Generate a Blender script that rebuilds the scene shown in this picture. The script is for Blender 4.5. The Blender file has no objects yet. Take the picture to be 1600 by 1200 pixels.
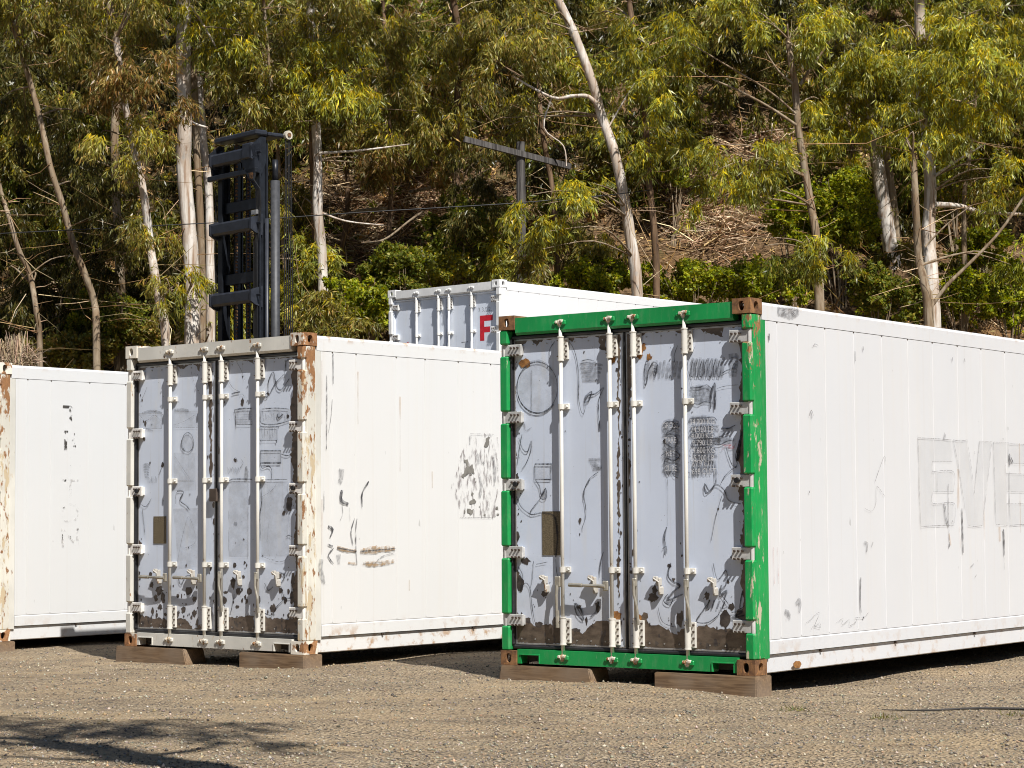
import bpy, bmesh, math, random
import numpy as np
from mathutils import Vector, Matrix
from mathutils.geometry import tessellate_polygon

S = bpy.context.scene
C = S.collection
R = math.radians
random.seed(11)
RNG = np.random.default_rng(7)

# ---------------------------------------------------------------- camera, sky, sun, exposure
CAM_Z, PITCH, ROLL, FPX = 1.374, R(3.4534), R(0.4065), 3369.5
cam_data = bpy.data.cameras.new('camera')
cam = bpy.data.objects.new('camera', cam_data)
C.objects.link(cam)
cam_data.sensor_width = 36.0
cam_data.lens = FPX / 1600.0 * 36.0
cam_data.clip_start = 0.1
cam_data.clip_end = 2000.0
CR = Matrix.Rotation(PITCH, 3, 'X') @ Matrix.Rotation(ROLL, 3, 'Y')
_r, _f, _u = CR.col[0], CR.col[1], CR.col[2]
cam.matrix_world = Matrix(((_r[0], _u[0], -_f[0], 0), (_r[1], _u[1], -_f[1], 0), (_r[2], _u[2], -_f[2], CAM_Z), (0, 0, 0, 1)))
S.camera = cam

SUN_TO = Vector((1.141, -2.283, 3.026)).normalized()
world = bpy.data.worlds.new('World')
S.world = world
world.use_nodes = True
wn = world.node_tree
wn.nodes.clear()
sky = wn.nodes.new('ShaderNodeTexSky')
sky.sky_type = 'NISHITA'
sky.sun_disc = False
sky.sun_elevation = math.asin(SUN_TO.z)
sky.sun_rotation = math.atan2(SUN_TO.x, SUN_TO.y)
sky.air_density = 1.0
sky.ozone_density = 3.0
sky.dust_density = 0.3
bg = wn.nodes.new('ShaderNodeBackground')
bg.inputs['Strength'].default_value = 0.050
wo = wn.nodes.new('ShaderNodeOutputWorld')
wn.links.new(sky.outputs[0], bg.inputs[0])
wn.links.new(bg.outputs[0], wo.inputs[0])

sun_data = bpy.data.lights.new('sun', 'SUN')
sun_data.energy = 5.0
sun_data.angle = R(0.53)
sun_data.color = (1.0, 0.968, 0.915)
sun = bpy.data.objects.new('sun', sun_data)
C.objects.link(sun)
sun.rotation_euler = (-SUN_TO).to_track_quat('-Z', 'Y').to_euler()
sun.location = (20, -40, 53)

S.view_settings.view_transform = 'Standard'
S.view_settings.look = 'None'
S.view_settings.exposure = 0.48
S.view_settings.gamma = 1.0
S.view_settings.use_curve_mapping = False
S.cycles.transparent_max_bounces = 48
S.cycles.max_bounces = 8
S.cycles.filter_width = 1.0
S.cycles.use_denoising = True
S.cycles.denoising_input_passes = 'RGB_ALBEDO_NORMAL'
S.cycles.denoising_prefilter = 'ACCURATE'


def at(px, py, Y):
    """world point on the depth plane y = Y that the photograph shows at pixel (px, py)"""
    d = CR @ Vector(((px - 800) / FPX, 1.0, (600 - py) / FPX))
    return Vector((0, 0, CAM_Z)) + d * (Y / d.y)


# ---------------------------------------------------------------- node helper
class NT:
    def __init__(self, name):
        self.m = bpy.data.materials.new(name)
        self.m.use_nodes = True
        self.t = self.m.node_tree
        self.t.nodes.clear()
        self.out = self.t.nodes.new('ShaderNodeOutputMaterial')
        self.co = None

    def n(self, kind, **kw):
        nd = self.t.nodes.new(kind)
        for k, v in kw.items():
            setattr(nd, k, v)
        return nd

    def put(self, sock, v):
        if v is None:
            return
        if isinstance(v, bpy.types.NodeSocket):
            self.t.links.new(v, sock)
        else:
            if sock.type == 'RGBA' and len(v) == 3:
                v = (*v, 1)
            sock.default_value = v

    def coord(self, which='Object'):
        if self.co is None:
            self.co = self.n('ShaderNodeTexCoord')
        return self.co.outputs[which]

    def sep(self, vec):
        s = self.n('ShaderNodeSeparateXYZ')
        self.put(s.inputs[0], vec)
        return s.outputs

    def mapping(self, scale=(1, 1, 1), loc=(0, 0, 0), which='Object'):
        m = self.n('ShaderNodeMapping')
        self.put(m.inputs['Vector'], self.coord(which))
        m.inputs['Scale'].default_value = scale
        m.inputs['Location'].default_value = loc
        return m.outputs[0]

    def noise(self, scale=5, detail=4, rough=.55, vec=None, dist=0):
        nd = self.n('ShaderNodeTexNoise')
        self.put(nd.inputs['Vector'], vec if vec is not None else self.coord())
        nd.inputs['Scale'].default_value = scale
        nd.inputs['Detail'].default_value = detail
        nd.inputs['Roughness'].default_value = rough
        nd.inputs['Distortion'].default_value = dist
        return nd.outputs['Fac']

    def voro(self, scale=5, vec=None, out='Distance', feature='F1'):
        nd = self.n('ShaderNodeTexVoronoi', feature=feature)
        self.put(nd.inputs['Vector'], vec if vec is not None else self.coord())
        nd.inputs['Scale'].default_value = scale
        return nd.outputs[out]

    def step(self, v, a, b, to0=0.0, to1=1.0):
        nd = self.n('ShaderNodeMapRange', interpolation_type='SMOOTHSTEP')
        self.put(nd.inputs['Value'], v)
        nd.inputs['From Min'].default_value = a
        nd.inputs['From Max'].default_value = b
        nd.inputs['To Min'].default_value = to0
        nd.inputs['To Max'].default_value = to1
        return nd.outputs[0]

    def math(self, op, a, b=None, clamp=False):
        nd = self.n('ShaderNodeMath', operation=op, use_clamp=clamp)
        self.put(nd.inputs[0], a)
        if b is not None:
            self.put(nd.inputs[1], b)
        return nd.outputs[0]

    def mix(self, f, a, b):
        nd = self.n('ShaderNodeMix', data_type='RGBA')
        self.put(nd.inputs[0], f)
        self.put(nd.inputs[6], a)
        self.put(nd.inputs[7], b)
        return nd.outputs[2]

    def bump(self, h, strength=.3, dist=.01):
        nd = self.n('ShaderNodeBump')
        self.put(nd.inputs['Height'], h)
        nd.inputs['Strength'].default_value = strength
        nd.inputs['Distance'].default_value = dist
        return nd.outputs[0]

    def attr(self, name, which='Color'):
        nd = self.n('ShaderNodeAttribute', attribute_name=name)
        return nd.outputs[which]

    def bsdf(self, col, rough=.5, metal=0.0, normal=None, spec=.4, alpha=None):
        b = self.n('ShaderNodeBsdfPrincipled')
        self.put(b.inputs['Base Color'], col)
        self.put(b.inputs['Roughness'], rough)
        self.put(b.inputs['Metallic'], metal)
        self.put(b.inputs['Specular IOR Level'], spec)
        if normal is not None:
            self.put(b.inputs['Normal'], normal)
        if alpha is not None:
            self.put(b.inputs['Alpha'], alpha)
        return b.outputs[0]

    def done(self, shader):
        self.t.links.new(shader, self.out.inputs['Surface'])
        return self.m


def mat_flat(name, col, rough=.5, metal=0.0, spec=.4, var=.12, scale=14):
    t = NT(name)
    n = t.noise(scale, 5)
    dark = tuple(c * (1 - var * 2) for c in col)
    c = t.mix(t.step(n, .3, .7), dark, tuple(min(1, x * (1 + var)) for x in col))
    return t.done(t.bsdf(c, rough, metal, t.bump(n, .15, .004), spec))


def mat_white_side(name, base=(.80, .80, .79), dirt=.5, rustlow=.5):
    """sun-bleached container paint: rain streaks, specks, rust creeping up from the bottom rails"""
    t = NT(name)
    streak = t.noise(1.0, 5, .6, t.mapping((9, 9, .35)))
    cloud = t.noise(.9, 4)
    c = t.mix(t.step(streak, .45, .8, 0, .30 * dirt), base, (.62, .55, .44))
    c = t.mix(t.step(cloud, .35, .7, 0, .22 * dirt), c, (.70, .69, .68))
    oi = t.n('ShaderNodeObjectInfo')
    c = t.mix(t.math('MULTIPLY', oi.outputs['Random'], .10), c, (.52, .51, .50))
    runs = t.noise(1.0, 4, .6, t.mapping((22, 22, .12), (5, 5, 5)))
    c = t.mix(t.step(runs, .58, .75, 0, .22 * dirt), c, (.45, .37, .27))
    fine = t.noise(60, 3)
    c = t.mix(t.step(fine, .70, .78, 0, .28 * dirt), c, (.35, .33, .31))
    speck = t.noise(17, 2, .5, t.mapping((1, 1, .45)))
    c = t.mix(t.step(speck, .76, .80, 0, .7 * dirt), c, (.16, .14, .13))
    z = t.sep(t.coord())[2]
    low = t.step(z, .02, .34, 1, 0)
    rn = t.noise(7, 6, .65)
    high = t.step(z, 2.80, 2.87, 0, .75)
    edge = t.math('MAXIMUM', low, high)
    rust = t.math('MULTIPLY', t.step(rn, .50, .66), t.math('MULTIPLY', edge, rustlow), True)
    c = t.mix(rust, c, (.40, .25, .14))
    hb = t.noise(1.5, 1, .4, t.mapping((1, 1, .7)))
    return t.done(t.bsdf(c, .46, 0, t.bump(hb, .30, .03), .35))


def mat_frame(name, base, chip, rust_amt=.5, chip_amt=.5, top=None):
    """painted steel with flaked paint and rust"""
    t = NT(name)
    v = t.mapping((6, 6, 1.6))
    a = t.noise(3.2, 7, .68, v, .3)
    b = t.noise(9, 6, .6, t.mapping((2.5, 2.5, 1), (3, 1, 7)))
    fade = t.noise(2.0, 3)
    c = t.mix(t.step(fade, .35, .7), tuple(x * .80 for x in base), base)
    dust = t.noise(24, 4, .7, t.mapping((1, 1, .3), (2, 2, 2)))
    c = t.mix(t.step(dust, .45, .8, 0, .16), c, (.36, .36, .30))
    hi = .5 + .28 * (1 - chip_amt)
    m1 = t.step(a, hi, hi + .035)
    c = t.mix(m1, c, chip)
    hr = .5 + .28 * (1 - rust_amt)
    if top:      # rust running down from the corner casting above
        zz = t.sep(t.coord())[2]
        b = t.math('ADD', b, t.step(zz, top - .65, top, 0, .17))
    m2 = t.step(b, hr, hr + .06)
    c = t.mix(m2, c, t.mix(t.noise(30, 4), (.13, .06, .03), (.40, .20, .08)))
    h = t.math('MULTIPLY', t.math('ADD', m1, m2), -1.0)
    rough = t.math('ADD', .38, t.math('MULTIPLY', m2, .4))
    return t.done(t.bsdf(c, rough, 0, t.bump(h, .5, .003), .4))


def mat_rust(name, a=(.10, .052, .030), b=(.28, .145, .065), paint=None, amt=.5):
    t = NT(name)
    n = t.noise(14, 7, .65)
    c = t.mix(t.step(n, .3, .7), a, b)
    c = t.mix(t.step(t.noise(45, 3), .55, .7, 0, .5), c, (.42, .20, .06))
    if paint:
        c = t.mix(t.step(t.noise(5, 5, .6, t.mapping((1, 1, 1), (5, 2, 9))), .62 - .24 * amt, .66 - .24 * amt), c, paint)
    return t.done(t.bsdf(c, .75, 0, t.bump(n, .5, .004), .25))


def mat_door(name, tone=(.575, .635, .755)):
    t = NT(name)
    cloud = t.noise(1.6, 4)
    c = t.mix(t.step(cloud, .3, .75, 0, .35), tone, (.54, .58, .66))
    warm = t.noise(2.4, 4, .55, t.mapping((3, 3, .5), (4, 4, 2)))
    c = t.mix(t.step(warm, .55, .8, 0, .28), c, (.66, .60, .48))
    runs = t.noise(1.0, 4, .6, t.mapping((26, 26, .5), (6, 6, 6)))
    c = t.mix(t.step(runs, .56, .76, 0, .34), c, (.40, .37, .33))
    foot = t.math('MULTIPLY', t.step(t.sep(t.coord())[2], .2, .9, .55, 0), t.noise(5, 5, .65))
    c = t.mix(foot, c, (.36, .31, .25))
    speck = t.noise(34, 2)
    c = t.mix(t.step(speck, .74, .78, 0, .6), c, (.12, .11, .11))
    h = t.math('ADD', t.noise(1.3, 2), t.math('MULTIPLY', t.noise(6, 2), .12))
    return t.done(t.bsdf(c, .34, 0, t.bump(h, .25, .03), .5))


def mat_bare(name, a=(.105, .080, .064), b=(.215, .165, .125)):  # default browns put the mirrored ground into the metal colour
    """bare weathered sheet where the paint has peeled off: dull, slightly mirror-like"""
    t = NT(name)
    n = t.noise(10, 6, .6, t.mapping((1, 1, 2)))
    c = t.mix(t.step(n, .3, .7), a, b)
    return t.done(t.bsdf(c, t.step(n, .2, .8, .30, .5), .55, t.bump(n, .1, .003), .5))


def mat_mark(name, col, lo, hi, scale=(40, 40, 18), thr=(.30, .70), rough=.6):
    """thin worn paint film whose cover is broken up by noise"""
    t = NT(name)
    n = t.noise(1.0, 4, .6, t.mapping(scale))
    return t.done(t.bsdf(col, rough, 0, None, .3, t.step(n, thr[0], thr[1], lo, hi)))


M = {}
M['side_g'] = mat_white_side('paint_side_cool_white', (.580, .588, .605), .55, .5)
M['seam'] = mat_white_side('seam_strip_white', (.645, .65, .665), .3, .3)  # joint strips a paler white than the wall panels
M['side_b'] = mat_white_side('paint_side_warm_white', (.645, .642, .630), .5, 1.0)
M['side_a'] = mat_white_side('paint_side_plain_white', (.60, .605, .605), .35, .35)
M['side_d'] = mat_white_side('paint_side_clean_white', (.66, .665, .675), .2, .1)
M['green'] = mat_frame('green_frame_paint', (.010, .285, .070), (.42, .44, .30), .28, .40)
M['green_worn'] = mat_frame('green_post_paint_flaked', (.006, .30, .07), (.46, .42, .30), .40, .74, 2.72)
M['white_rusty'] = mat_frame('white_frame_paint_rusty', (.68, .65, .57), (.52, .42, .28), .76, .84, 2.80)
M['bar_rusty'] = mat_frame('cam_paint_rusty', (.66, .60, .50), (.45, .32, .18), .85, .75)
M['white_frame'] = mat_frame('white_frame_paint', (.66, .64, .58), (.56, .46, .33), .50, .50)
M['white_clean'] = mat_frame('white_frame_paint_clean', (.80, .80, .79), (.6, .58, .55), .05, .05)
M['cast_rust'] = mat_rust('casting_rust')
M['cast_rust_b'] = mat_rust('casting_bright_rust', (.15, .07, .035), (.38, .19, .085), (.62, .56, .48), .42)
M['cast_mix'] = mat_rust('casting_rust_and_white', (.18, .09, .05), (.42, .22, .10), (.70, .65, .56), .85)
M['cast_white'] = mat_flat('casting_white_paint', (.78, .78, .77), .5)
M['door_g'] = mat_door('door_paint_grey_white')
M['door_b'] = mat_door('door_paint_blotchy_white', (.575, .630, .735))
M['door_d'] = mat_door('door_paint_clean_white', (.66, .71, .80))
M['bar'] = mat_frame('bar_paint_cream', (.68, .655, .60), (.56, .46, .34), .42, .38)
M['bar_d'] = mat_frame('bar_paint_white', (.80, .79, .76), (.6, .55, .5), .15, .12)
M['hinge'] = mat_flat('hinge_galvanised', (.56, .55, .53), .45, .25)
M['hinge_w'] = mat_flat('hinge_white_paint', (.74, .71, .66), .5)
M['bolt'] = mat_flat('bolt_dark_steel', (.10, .075, .06), .5, .4)
M['gasket'] = mat_flat('rubber_gasket', (.018, .018, .020), .38, 0, .5)
M['trim'] = mat_flat('aluminium_trim', (.46, .45, .44), .35, .7)
M['steel'] = mat_flat('handle_steel', (.40, .37, .31), .45, .5)
M['catch'] = mat_frame('catch_paint_worn', (.50, .47, .42), (.36, .28, .20), .55, .6)
M['under'] = mat_flat('underside_dark', (.06, .055, .05), .8)
M['plate'] = None
t = NT('data_plate_weathered_brass')
_rows = t.noise(1.0, 3, .6, t.mapping((60, 60, 150)))
_c = t.mix(t.step(_rows, .42, .58), (.12, .095, .06), (.20, .16, .10))
M['plate'] = t.done(t.bsdf(_c, .5, .3, t.bump(_rows, .2, .002)))
M['bare_g'] = mat_bare('bare_door_sheet_brown')
M['bare_b'] = mat_bare('bare_door_sheet_grey_brown', (.11, .085, .07), (.21, .16, .125))
M['dark'] = mat_bare('bare_sheet_dark', (.06, .05, .05), (.15, .125, .11))
M['line'] = mat_mark('black_marker_paint', (.035, .035, .042), .35, .95)
M['thin'] = mat_mark('grey_scratch', (.13, .125, .13), .05, .85)
M['smear'] = mat_mark('grey_smear', (.10, .10, .11), .06, .50, (38, 38, 30), (.22, .80))
M['smearpatch'] = M['smear']
M['fill'] = mat_mark('faded_patch_grey', (.46, .47, .49), .06, .30, (9, 9, 9))
M['fill_s'] = mat_mark('lettering_ghost_grey', (.44, .44, .44), .05, .14, (1.6, 1.6, 1.6))
M['rustpatch'] = mat_rust('door_rust', (.10, .045, .02), (.40, .19, .06))
M['red'] = mat_mark('faint_red_scribble', (.40, .10, .10), .1, .6)
M['redthin'] = mat_mark('faint_red_scratch', (.5, .18, .16), .1, .55)
M['stain'] = mat_mark('rust_stain', (.55, .36, .20), .0, .38, (12, 12, 3))
M['scuff'] = mat_mark('scuffed_paint', (.26, .23, .23), .0, .62, (26, 26, 9), (.50, .68))
M['greypatch'] = mat_flat('grey_primer', (.20, .19, .17), .6)
M['rust'] = mat_mark('rust_gouge', (.36, .24, .13), .0, .85, (22, 22, 30))
M['ghost_text'] = mat_mark('ghost_lettering', (.66, .66, .68), .35, .95, (30, 30, 30))
M['flake_black'] = mat_mark('flaking_black_lettering', (.06, .055, .05), 0, .95, (15, 15, 15), (.52, .56))
M['flake_faint'] = mat_mark('faint_lettering', (.45, .43, .41), .0, .45, (16, 16, 16), (.48, .66))
M['flake_few'] = mat_mark('last_black_flakes', (.06, .055, .05), 0, .95, (15, 15, 15), (.62, .65))
M['red_paint'] = mat_flat('red_letter_paint', (.55, .015, .03), .5)
_t = NT('weathered_timber')
_g = _t.noise(1.0, 5, .6, _t.mapping((2.2, 30, 30)), 1.2)
_k = _t.noise(2.0, 4)
_cc = _t.mix(_t.step(_g, .30, .70), (.115, .070, .040), (.265, .175, .100))
_cc = _t.mix(_t.step(_k, .40, .70, 0, .65), _cc, (.23, .18, .135))
M['timber'] = _t.done(_t.bsdf(_cc, .8, 0, _t.bump(_g, .4, .004), .2))
_t = NT('grey_pole_wood')
_g = _t.noise(1.0, 5, .6, _t.mapping((22, 22, 1.2)), .6)
_cc = _t.mix(_t.step(_g, .3, .7), (.028, .025, .024), (.125, .115, .108))
M['pole'] = _t.done(_t.bsdf(_cc, .85, 0, _t.bump(_g, .5, .01), .2))
M['mast'] = mat_flat('mast_navy_paint', (.011, .013, .018), .42, 0, .4, .2, 8)
M['mast_beam'] = mat_flat('mast_slate_paint', (.024, .027, .036), .40, 0, .45, .15, 8)
M['mast_tube'] = mat_flat('mast_grey_tube', (.050, .051, .056), .5, .1)
M['chain'] = mat_rust('greasy_chain', (.03, .02, .015), (.16, .08, .035))
M['black'] = mat_flat('black_rubber', (.014, .014, .015), .5)
M['cream'] = mat_flat('cream_roller', (.55, .50, .40), .5)
M['glass'] = mat_flat('cab_glass', (.03, .04, .045), .08, 0, .8)
M['truck'] = mat_flat('truck_slate_paint', (.05, .055, .07), .45)


# ---------------------------------------------------------------- mesh helper
class MB:
    def __init__(self):
        self.v, self.f = [], []

    def add(self, vs, fs):
        o = len(self.v)
        self.v += [tuple(p) for p in vs]
        self.f += [tuple(i + o for i in f) for f in fs]
        return self

    def box(self, x0, x1, y0, y1, z0, z1, b=0.0):
        lo, hi = (x0, y0, z0), (x1, y1, z1)
        if b <= 0:
            vs = [(hi[0] if i & 1 else lo[0], hi[1] if i & 2 else lo[1], hi[2] if i & 4 else lo[2]) for i in range(8)]
            return self.add(vs, [(0, 2, 3, 1), (4, 5, 7, 6), (0, 1, 5, 4), (2, 6, 7, 3), (0, 4, 6, 2), (1, 3, 7, 5)])
        vs, idx = [], {}
        for i in range(8):
            s = [(i >> a) & 1 for a in range(3)]
            for a in range(3):
                p = []
                for k in range(3):
                    e = hi[k] if s[k] else lo[k]
                    p.append(e if k == a else (e - b if s[k] else e + b))
                idx[(i, a)] = len(vs)
                vs.append(p)
        fs = []
        for a in range(3):
            u, w = [k for k in range(3) if k != a]
            for sd in (0, 1):
                q = []
                for (p, r) in ((0, 0), (1, 0), (1, 1), (0, 1)):
                    q.append(idx[((sd << a) | (p << u) | (r << w), a)])
                fs.append(q)
            for (p, r) in ((0, 0), (1, 0), (0, 1), (1, 1)):   # edges running along a
                c0 = (p << u) | (r << w)
                c1 = c0 | (1 << a)
                fs.append([idx[(c0, u)], idx[(c0, w)], idx[(c1, w)], idx[(c1, u)]])
        for i in range(8):
            fs.append([idx[(i, 0)], idx[(i, 1)], idx[(i, 2)]])
        return self.add(vs, fs)

    def tube(self, pts, rad, n=8, cap=True):
        pts = [Vector(p) for p in pts]
        if not hasattr(rad, '__len__'):
            rad = [rad] * len(pts)
        vs, fs = [], []
        up = None
        for i, p in enumerate(pts):
            d = (pts[min(i + 1, len(pts) - 1)] - pts[max(i - 1, 0)]).normalized()
            if up is None:
                up = d.orthogonal().normalized()
            up = (up - d * up.dot(d))
            up = up.normalized() if up.length > 1e-6 else d.orthogonal().normalized()
            w = d.cross(up)
            for k in range(n):
                a = 2 * math.pi * k / n
                vs.append(p + (up * math.cos(a) + w * math.sin(a)) * rad[i])
        for i in range(len(pts) - 1):
            for k in range(n):
                fs.append((i * n + k, i * n + (k + 1) % n, (i + 1) * n + (k + 1) % n, (i + 1) * n + k))
        if cap:
            fs.append(tuple(range(n)))
            fs.append(tuple(reversed(range((len(pts) - 1) * n, len(pts) * n))))
        return self.add(vs, fs)

    def prism(self, poly, fn, a, b):
        """poly: 2-D outline; fn(p, q, t) -> 3-D point; extruded from t = a to t = b"""
        n = len(poly)
        vs = [fn(p, q, a) for p, q in poly] + [fn(p, q, b) for p, q in poly]
        fs = [(i, (i + 1) % n, n + (i + 1) % n, n + i) for i in range(n)]
        tris = tessellate_polygon([[Vector((p, q, 0)) for p, q in poly]])
        for t3 in tris:
            fs.append(tuple(t3))
            fs.append(tuple(n + i for i in reversed(t3)))
        return self.add(vs, fs)

    def build(self, name, mat, parent=None, smooth=False, fix=True):
        me = bpy.data.meshes.new(name)
        me.from_pydata(self.v, [], self.f)
        if fix:
            bm = bmesh.new()
            bm.from_mesh(me)
            bmesh.ops.recalc_face_normals(bm, faces=bm.faces)
            bm.to_mesh(me)
            bm.free()
        if mat is not None:
            me.materials.append(mat)
        if smooth:
            me.shade_smooth()
        o = bpy.data.objects.new(name, me)
        C.objects.link(o)
        if parent is not None:
            o.parent = parent
        return o


def tag(o, label=None, cat=None, group=None, kind=None):
    if label:
        o['label'] = label
    if cat:
        o['category'] = cat
    if group:
        o['group'] = group
    if kind:
        o['kind'] = kind
    return o


def empty(name, loc, rz=0.0):
    o = bpy.data.objects.new(name, None)
    C.objects.link(o)
    o.location = loc
    o.rotation_euler = (0, 0, rz)
    o.empty_display_size = .2
    return o


def share(o, parent, loc=(0, 0, 0), rot=None):
    c = o.copy()
    C.objects.link(c)
    c.parent = parent
    c.location = loc
    if rot:
        c.rotation_euler = rot
    return c


def np_mesh(name, verts, quads, mat, parent=None, tint=None, nside=4):
    me = bpy.data.meshes.new(name)
    nv, nf = len(verts), len(quads)
    me.vertices.add(nv)
    me.vertices.foreach_set('co', np.ascontiguousarray(verts, dtype=np.float32).ravel())
    me.loops.add(nf * nside)
    me.loops.foreach_set('vertex_index', np.ascontiguousarray(quads, dtype=np.int32).ravel())
    me.polygons.add(nf)
    me.polygons.foreach_set('loop_start', np.arange(0, nf * nside, nside, dtype=np.int32))
    if tint is not None:
        at_ = me.attributes.new('tint', 'FLOAT_COLOR', 'FACE')
        at_.data.foreach_set('color', np.ascontiguousarray(np.concatenate([tint, np.ones((nf, 1))], 1), dtype=np.float32).ravel())
    me.update(calc_edges=True)
    if mat:
        me.materials.append(mat)
    o = bpy.data.objects.new(name, me)
    C.objects.link(o)
    if parent is not None:
        o.parent = parent
    return o


# ---------------------------------------------------------------- ground and hillside
TABS = {}


def vnoise(x, y, seed=0):
    if seed not in TABS:
        TABS[seed] = np.random.default_rng(seed).random((64, 64))
    tab = TABS[seed]
    xi, yi = np.floor(x).astype(int), np.floor(y).astype(int)
    fx, fy = x - xi, y - yi
    fx, fy = fx * fx * (3 - 2 * fx), fy * fy * (3 - 2 * fy)
    g = lambda i, j: tab[i % 64, j % 64]
    return (g(xi, yi) * (1 - fx) + g(xi + 1, yi) * fx) * (1 - fy) + (g(xi, yi + 1) * (1 - fx) + g(xi + 1, yi + 1) * fx) * fy - .5


def ground_z(x, y):
    x, y = np.asarray(x, float), np.asarray(y, float)
    return .10 * vnoise(x * .35 + 9, y * .35, 1) + .05 * vnoise(x * 1.1, y * 1.1, 2) + .022 * vnoise(x * 3.3, y * 3.3, 3) - .012


def hill_z(x, y):
    x, y = np.asarray(x, float), np.asarray(y, float)
    yb = 39.5 + 1.2 * vnoise(x * .11 + 3, x * 0 + 2.5, 8)
    tt = np.maximum(0, y - yb)
    far = np.minimum(tt, 60)
    h = .95 * (np.sqrt(far * far + 9) - 3) - .35
    k = np.clip(tt / 3, 0, 1)
    return h + k * (1.6 * vnoise(x * .16, y * .16, 4) + .7 * vnoise(x * .5, y * .5, 5) + .3 * vnoise(x * 1.5, y * 1.5, 6))


def grid_sheet(name, xs, ys, zf, mat):
    X, Y = np.meshgrid(xs, ys)
    Z = zf(X, Y)
    v = np.stack([X, Y, Z], -1).reshape(-1, 3)
    nx, ny = len(xs), len(ys)
    i, j = np.meshgrid(np.arange(nx - 1), np.arange(ny - 1))
    a = (j * nx + i).ravel()
    q = np.stack([a, a + 1, a + 1 + nx, a + nx], 1)
    o = np_mesh(name, v, q, mat)
    o.data.shade_smooth()
    return tag(o, kind='structure')


t = NT('gravel_yard')
big = t.noise(.45, 5, .6)
mid = t.noise(1.7, 5, .65, t.mapping((1, 1.6, 1), (7, 3, 0)))
grain = t.noise(55, 4, .7)
stone = t.voro(42, None, 'Color')
cs_ = t.n('ShaderNodeSeparateColor')
t.put(cs_.inputs[0], stone)
g2 = t.noise(26, 3, .75, t.mapping((1, 1, 1), (3, 8, 1)))
c = t.mix(t.step(grain, .38, .62), (.240, .176, .108), (.64, .51, .345))
c = t.mix(t.step(g2, .60, .72, 0, .50), c, (.12, .095, .070))
c = t.mix(t.step(cs_.outputs[0], .86, .99, 0, .45), c, (.48, .41, .31))
c = t.mix(t.step(t.noise(.9, 5, .6, t.mapping((1, 2.5, 1), (1, 1, 1))), .40, .66, .55, 0), c, (.28, .21, .14))
c = t.mix(t.step(cs_.outputs[1], .78, .95, 0, .80), c, (.085, .08, .075))
dirt = t.math('MULTIPLY', t.step(big, .42, .58), t.step(mid, .36, .58), True)
c = t.mix(t.math('MULTIPLY', dirt, .80), c, t.mix(t.step(grain, .3, .7), (.40, .29, .175), (.54, .41, .26)))
damp = t.math('MULTIPLY', t.step(t.noise(.8, 6, .65, t.mapping((1, 2.2, 1), (2, 9, 4))), .55, .72), .55)
c = t.mix(damp, c, (.15, .11, .075))
P_ = t.sep(t.coord())
wob = t.math('MULTIPLY', t.noise(1.6, 5, .65, t.mapping((1, 1, 1), (11, 3, 2))), 1.5)
for (gx, gy, rx_, ry_) in ((-3.3, 15.1, 1.5, .55), (-2.5, 14.6, 1.1, .35), (-1.2, 13.0, 1.2, .30), (-1.9, 16.4, 1.0, .40), (2.9, 13.2, 1.1, .5)):
    dx_ = t.math('DIVIDE', t.math('SUBTRACT', P_[0], gx), rx_)
    dy_ = t.math('DIVIDE', t.math('SUBTRACT', P_[1], gy), ry_)
    rr_ = t.math('SQRT', t.math('ADD', t.math('MULTIPLY', dx_, dx_), t.math('MULTIPLY', dy_, dy_)))
    mk_ = t.step(t.math('ADD', rr_, wob), .8, 1.9, .70, 0)
    c = t.mix(mk_, c, t.mix(t.step(grain, .3, .7), (.46, .335, .195), (.58, .435, .265)))
rut = t.noise(1.0, 3, .5, t.mapping((.10, .9, 1), (4, 4, 4)), .6)
c = t.mix(t.step(rut, .55, .70, 0, .20), c, (.17, .13, .09))
hh = t.math('ADD', t.math('MULTIPLY', grain, .5), t.voro(42))
M['gravel'] = t.done(t.bsdf(c, .9, 0, t.bump(hh, 1.0, .045), .2))

t = NT('hillside_leaf_litter')
a1 = t.noise(.6, 6, .65)
a2 = t.noise(9, 6, .7, t.mapping((1, 1, 2.5)))
c = t.mix(t.step(a2, .3, .7), (.035, .021, .011), (.26, .165, .090))
c = t.mix(t.step(a1, .52, .72, 0, .7), c, (.26, .145, .060))
c = t.mix(t.step(t.noise(.9, 5, .6, t.mapping((1, 1, 1), (8, 8, 1))), .52, .66, 0, .7), c, (.06, .07, .018))
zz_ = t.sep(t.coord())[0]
c = t.mix(t.step(zz_, -6.5, -3.0, .72, 0), c, (.030, .026, .012))  # litter darkened toward the left, canopy shade put into the colour
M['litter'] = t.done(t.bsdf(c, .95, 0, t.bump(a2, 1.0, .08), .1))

xs = np.concatenate([np.linspace(-400, -30, 12), np.arange(-26, -12, 2), np.arange(-11, 14, .22), np.arange(14, 30, 2), np.linspace(36, 400, 12)])
ys = np.concatenate([np.linspace(-400, -20, 12), np.arange(-16, 9, 1.5), np.arange(9.5, 30, .22), np.arange(30, 48, 1.5), np.linspace(50, 400, 8)])
grid_sheet('ground', xs, ys, ground_z, M['gravel'])
xs = np.concatenate([np.linspace(-160, -26, 20), np.arange(-24, 24, .45), np.linspace(25, 160, 20)])
ys = np.concatenate([np.arange(36.0, 62, .4), np.linspace(63, 150, 16)])
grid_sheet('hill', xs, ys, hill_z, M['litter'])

# unseen wooded ridge, added behind the camera to block low sky light
t = NT('added_ridge_woods')
w1 = t.noise(.35, 6, .7)
M['added_ridge_woods'] = t.done(t.bsdf(t.mix(t.step(w1, .35, .65), (.018, .022, .010), (.070, .075, .028)), .95, 0, None, .1))


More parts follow.
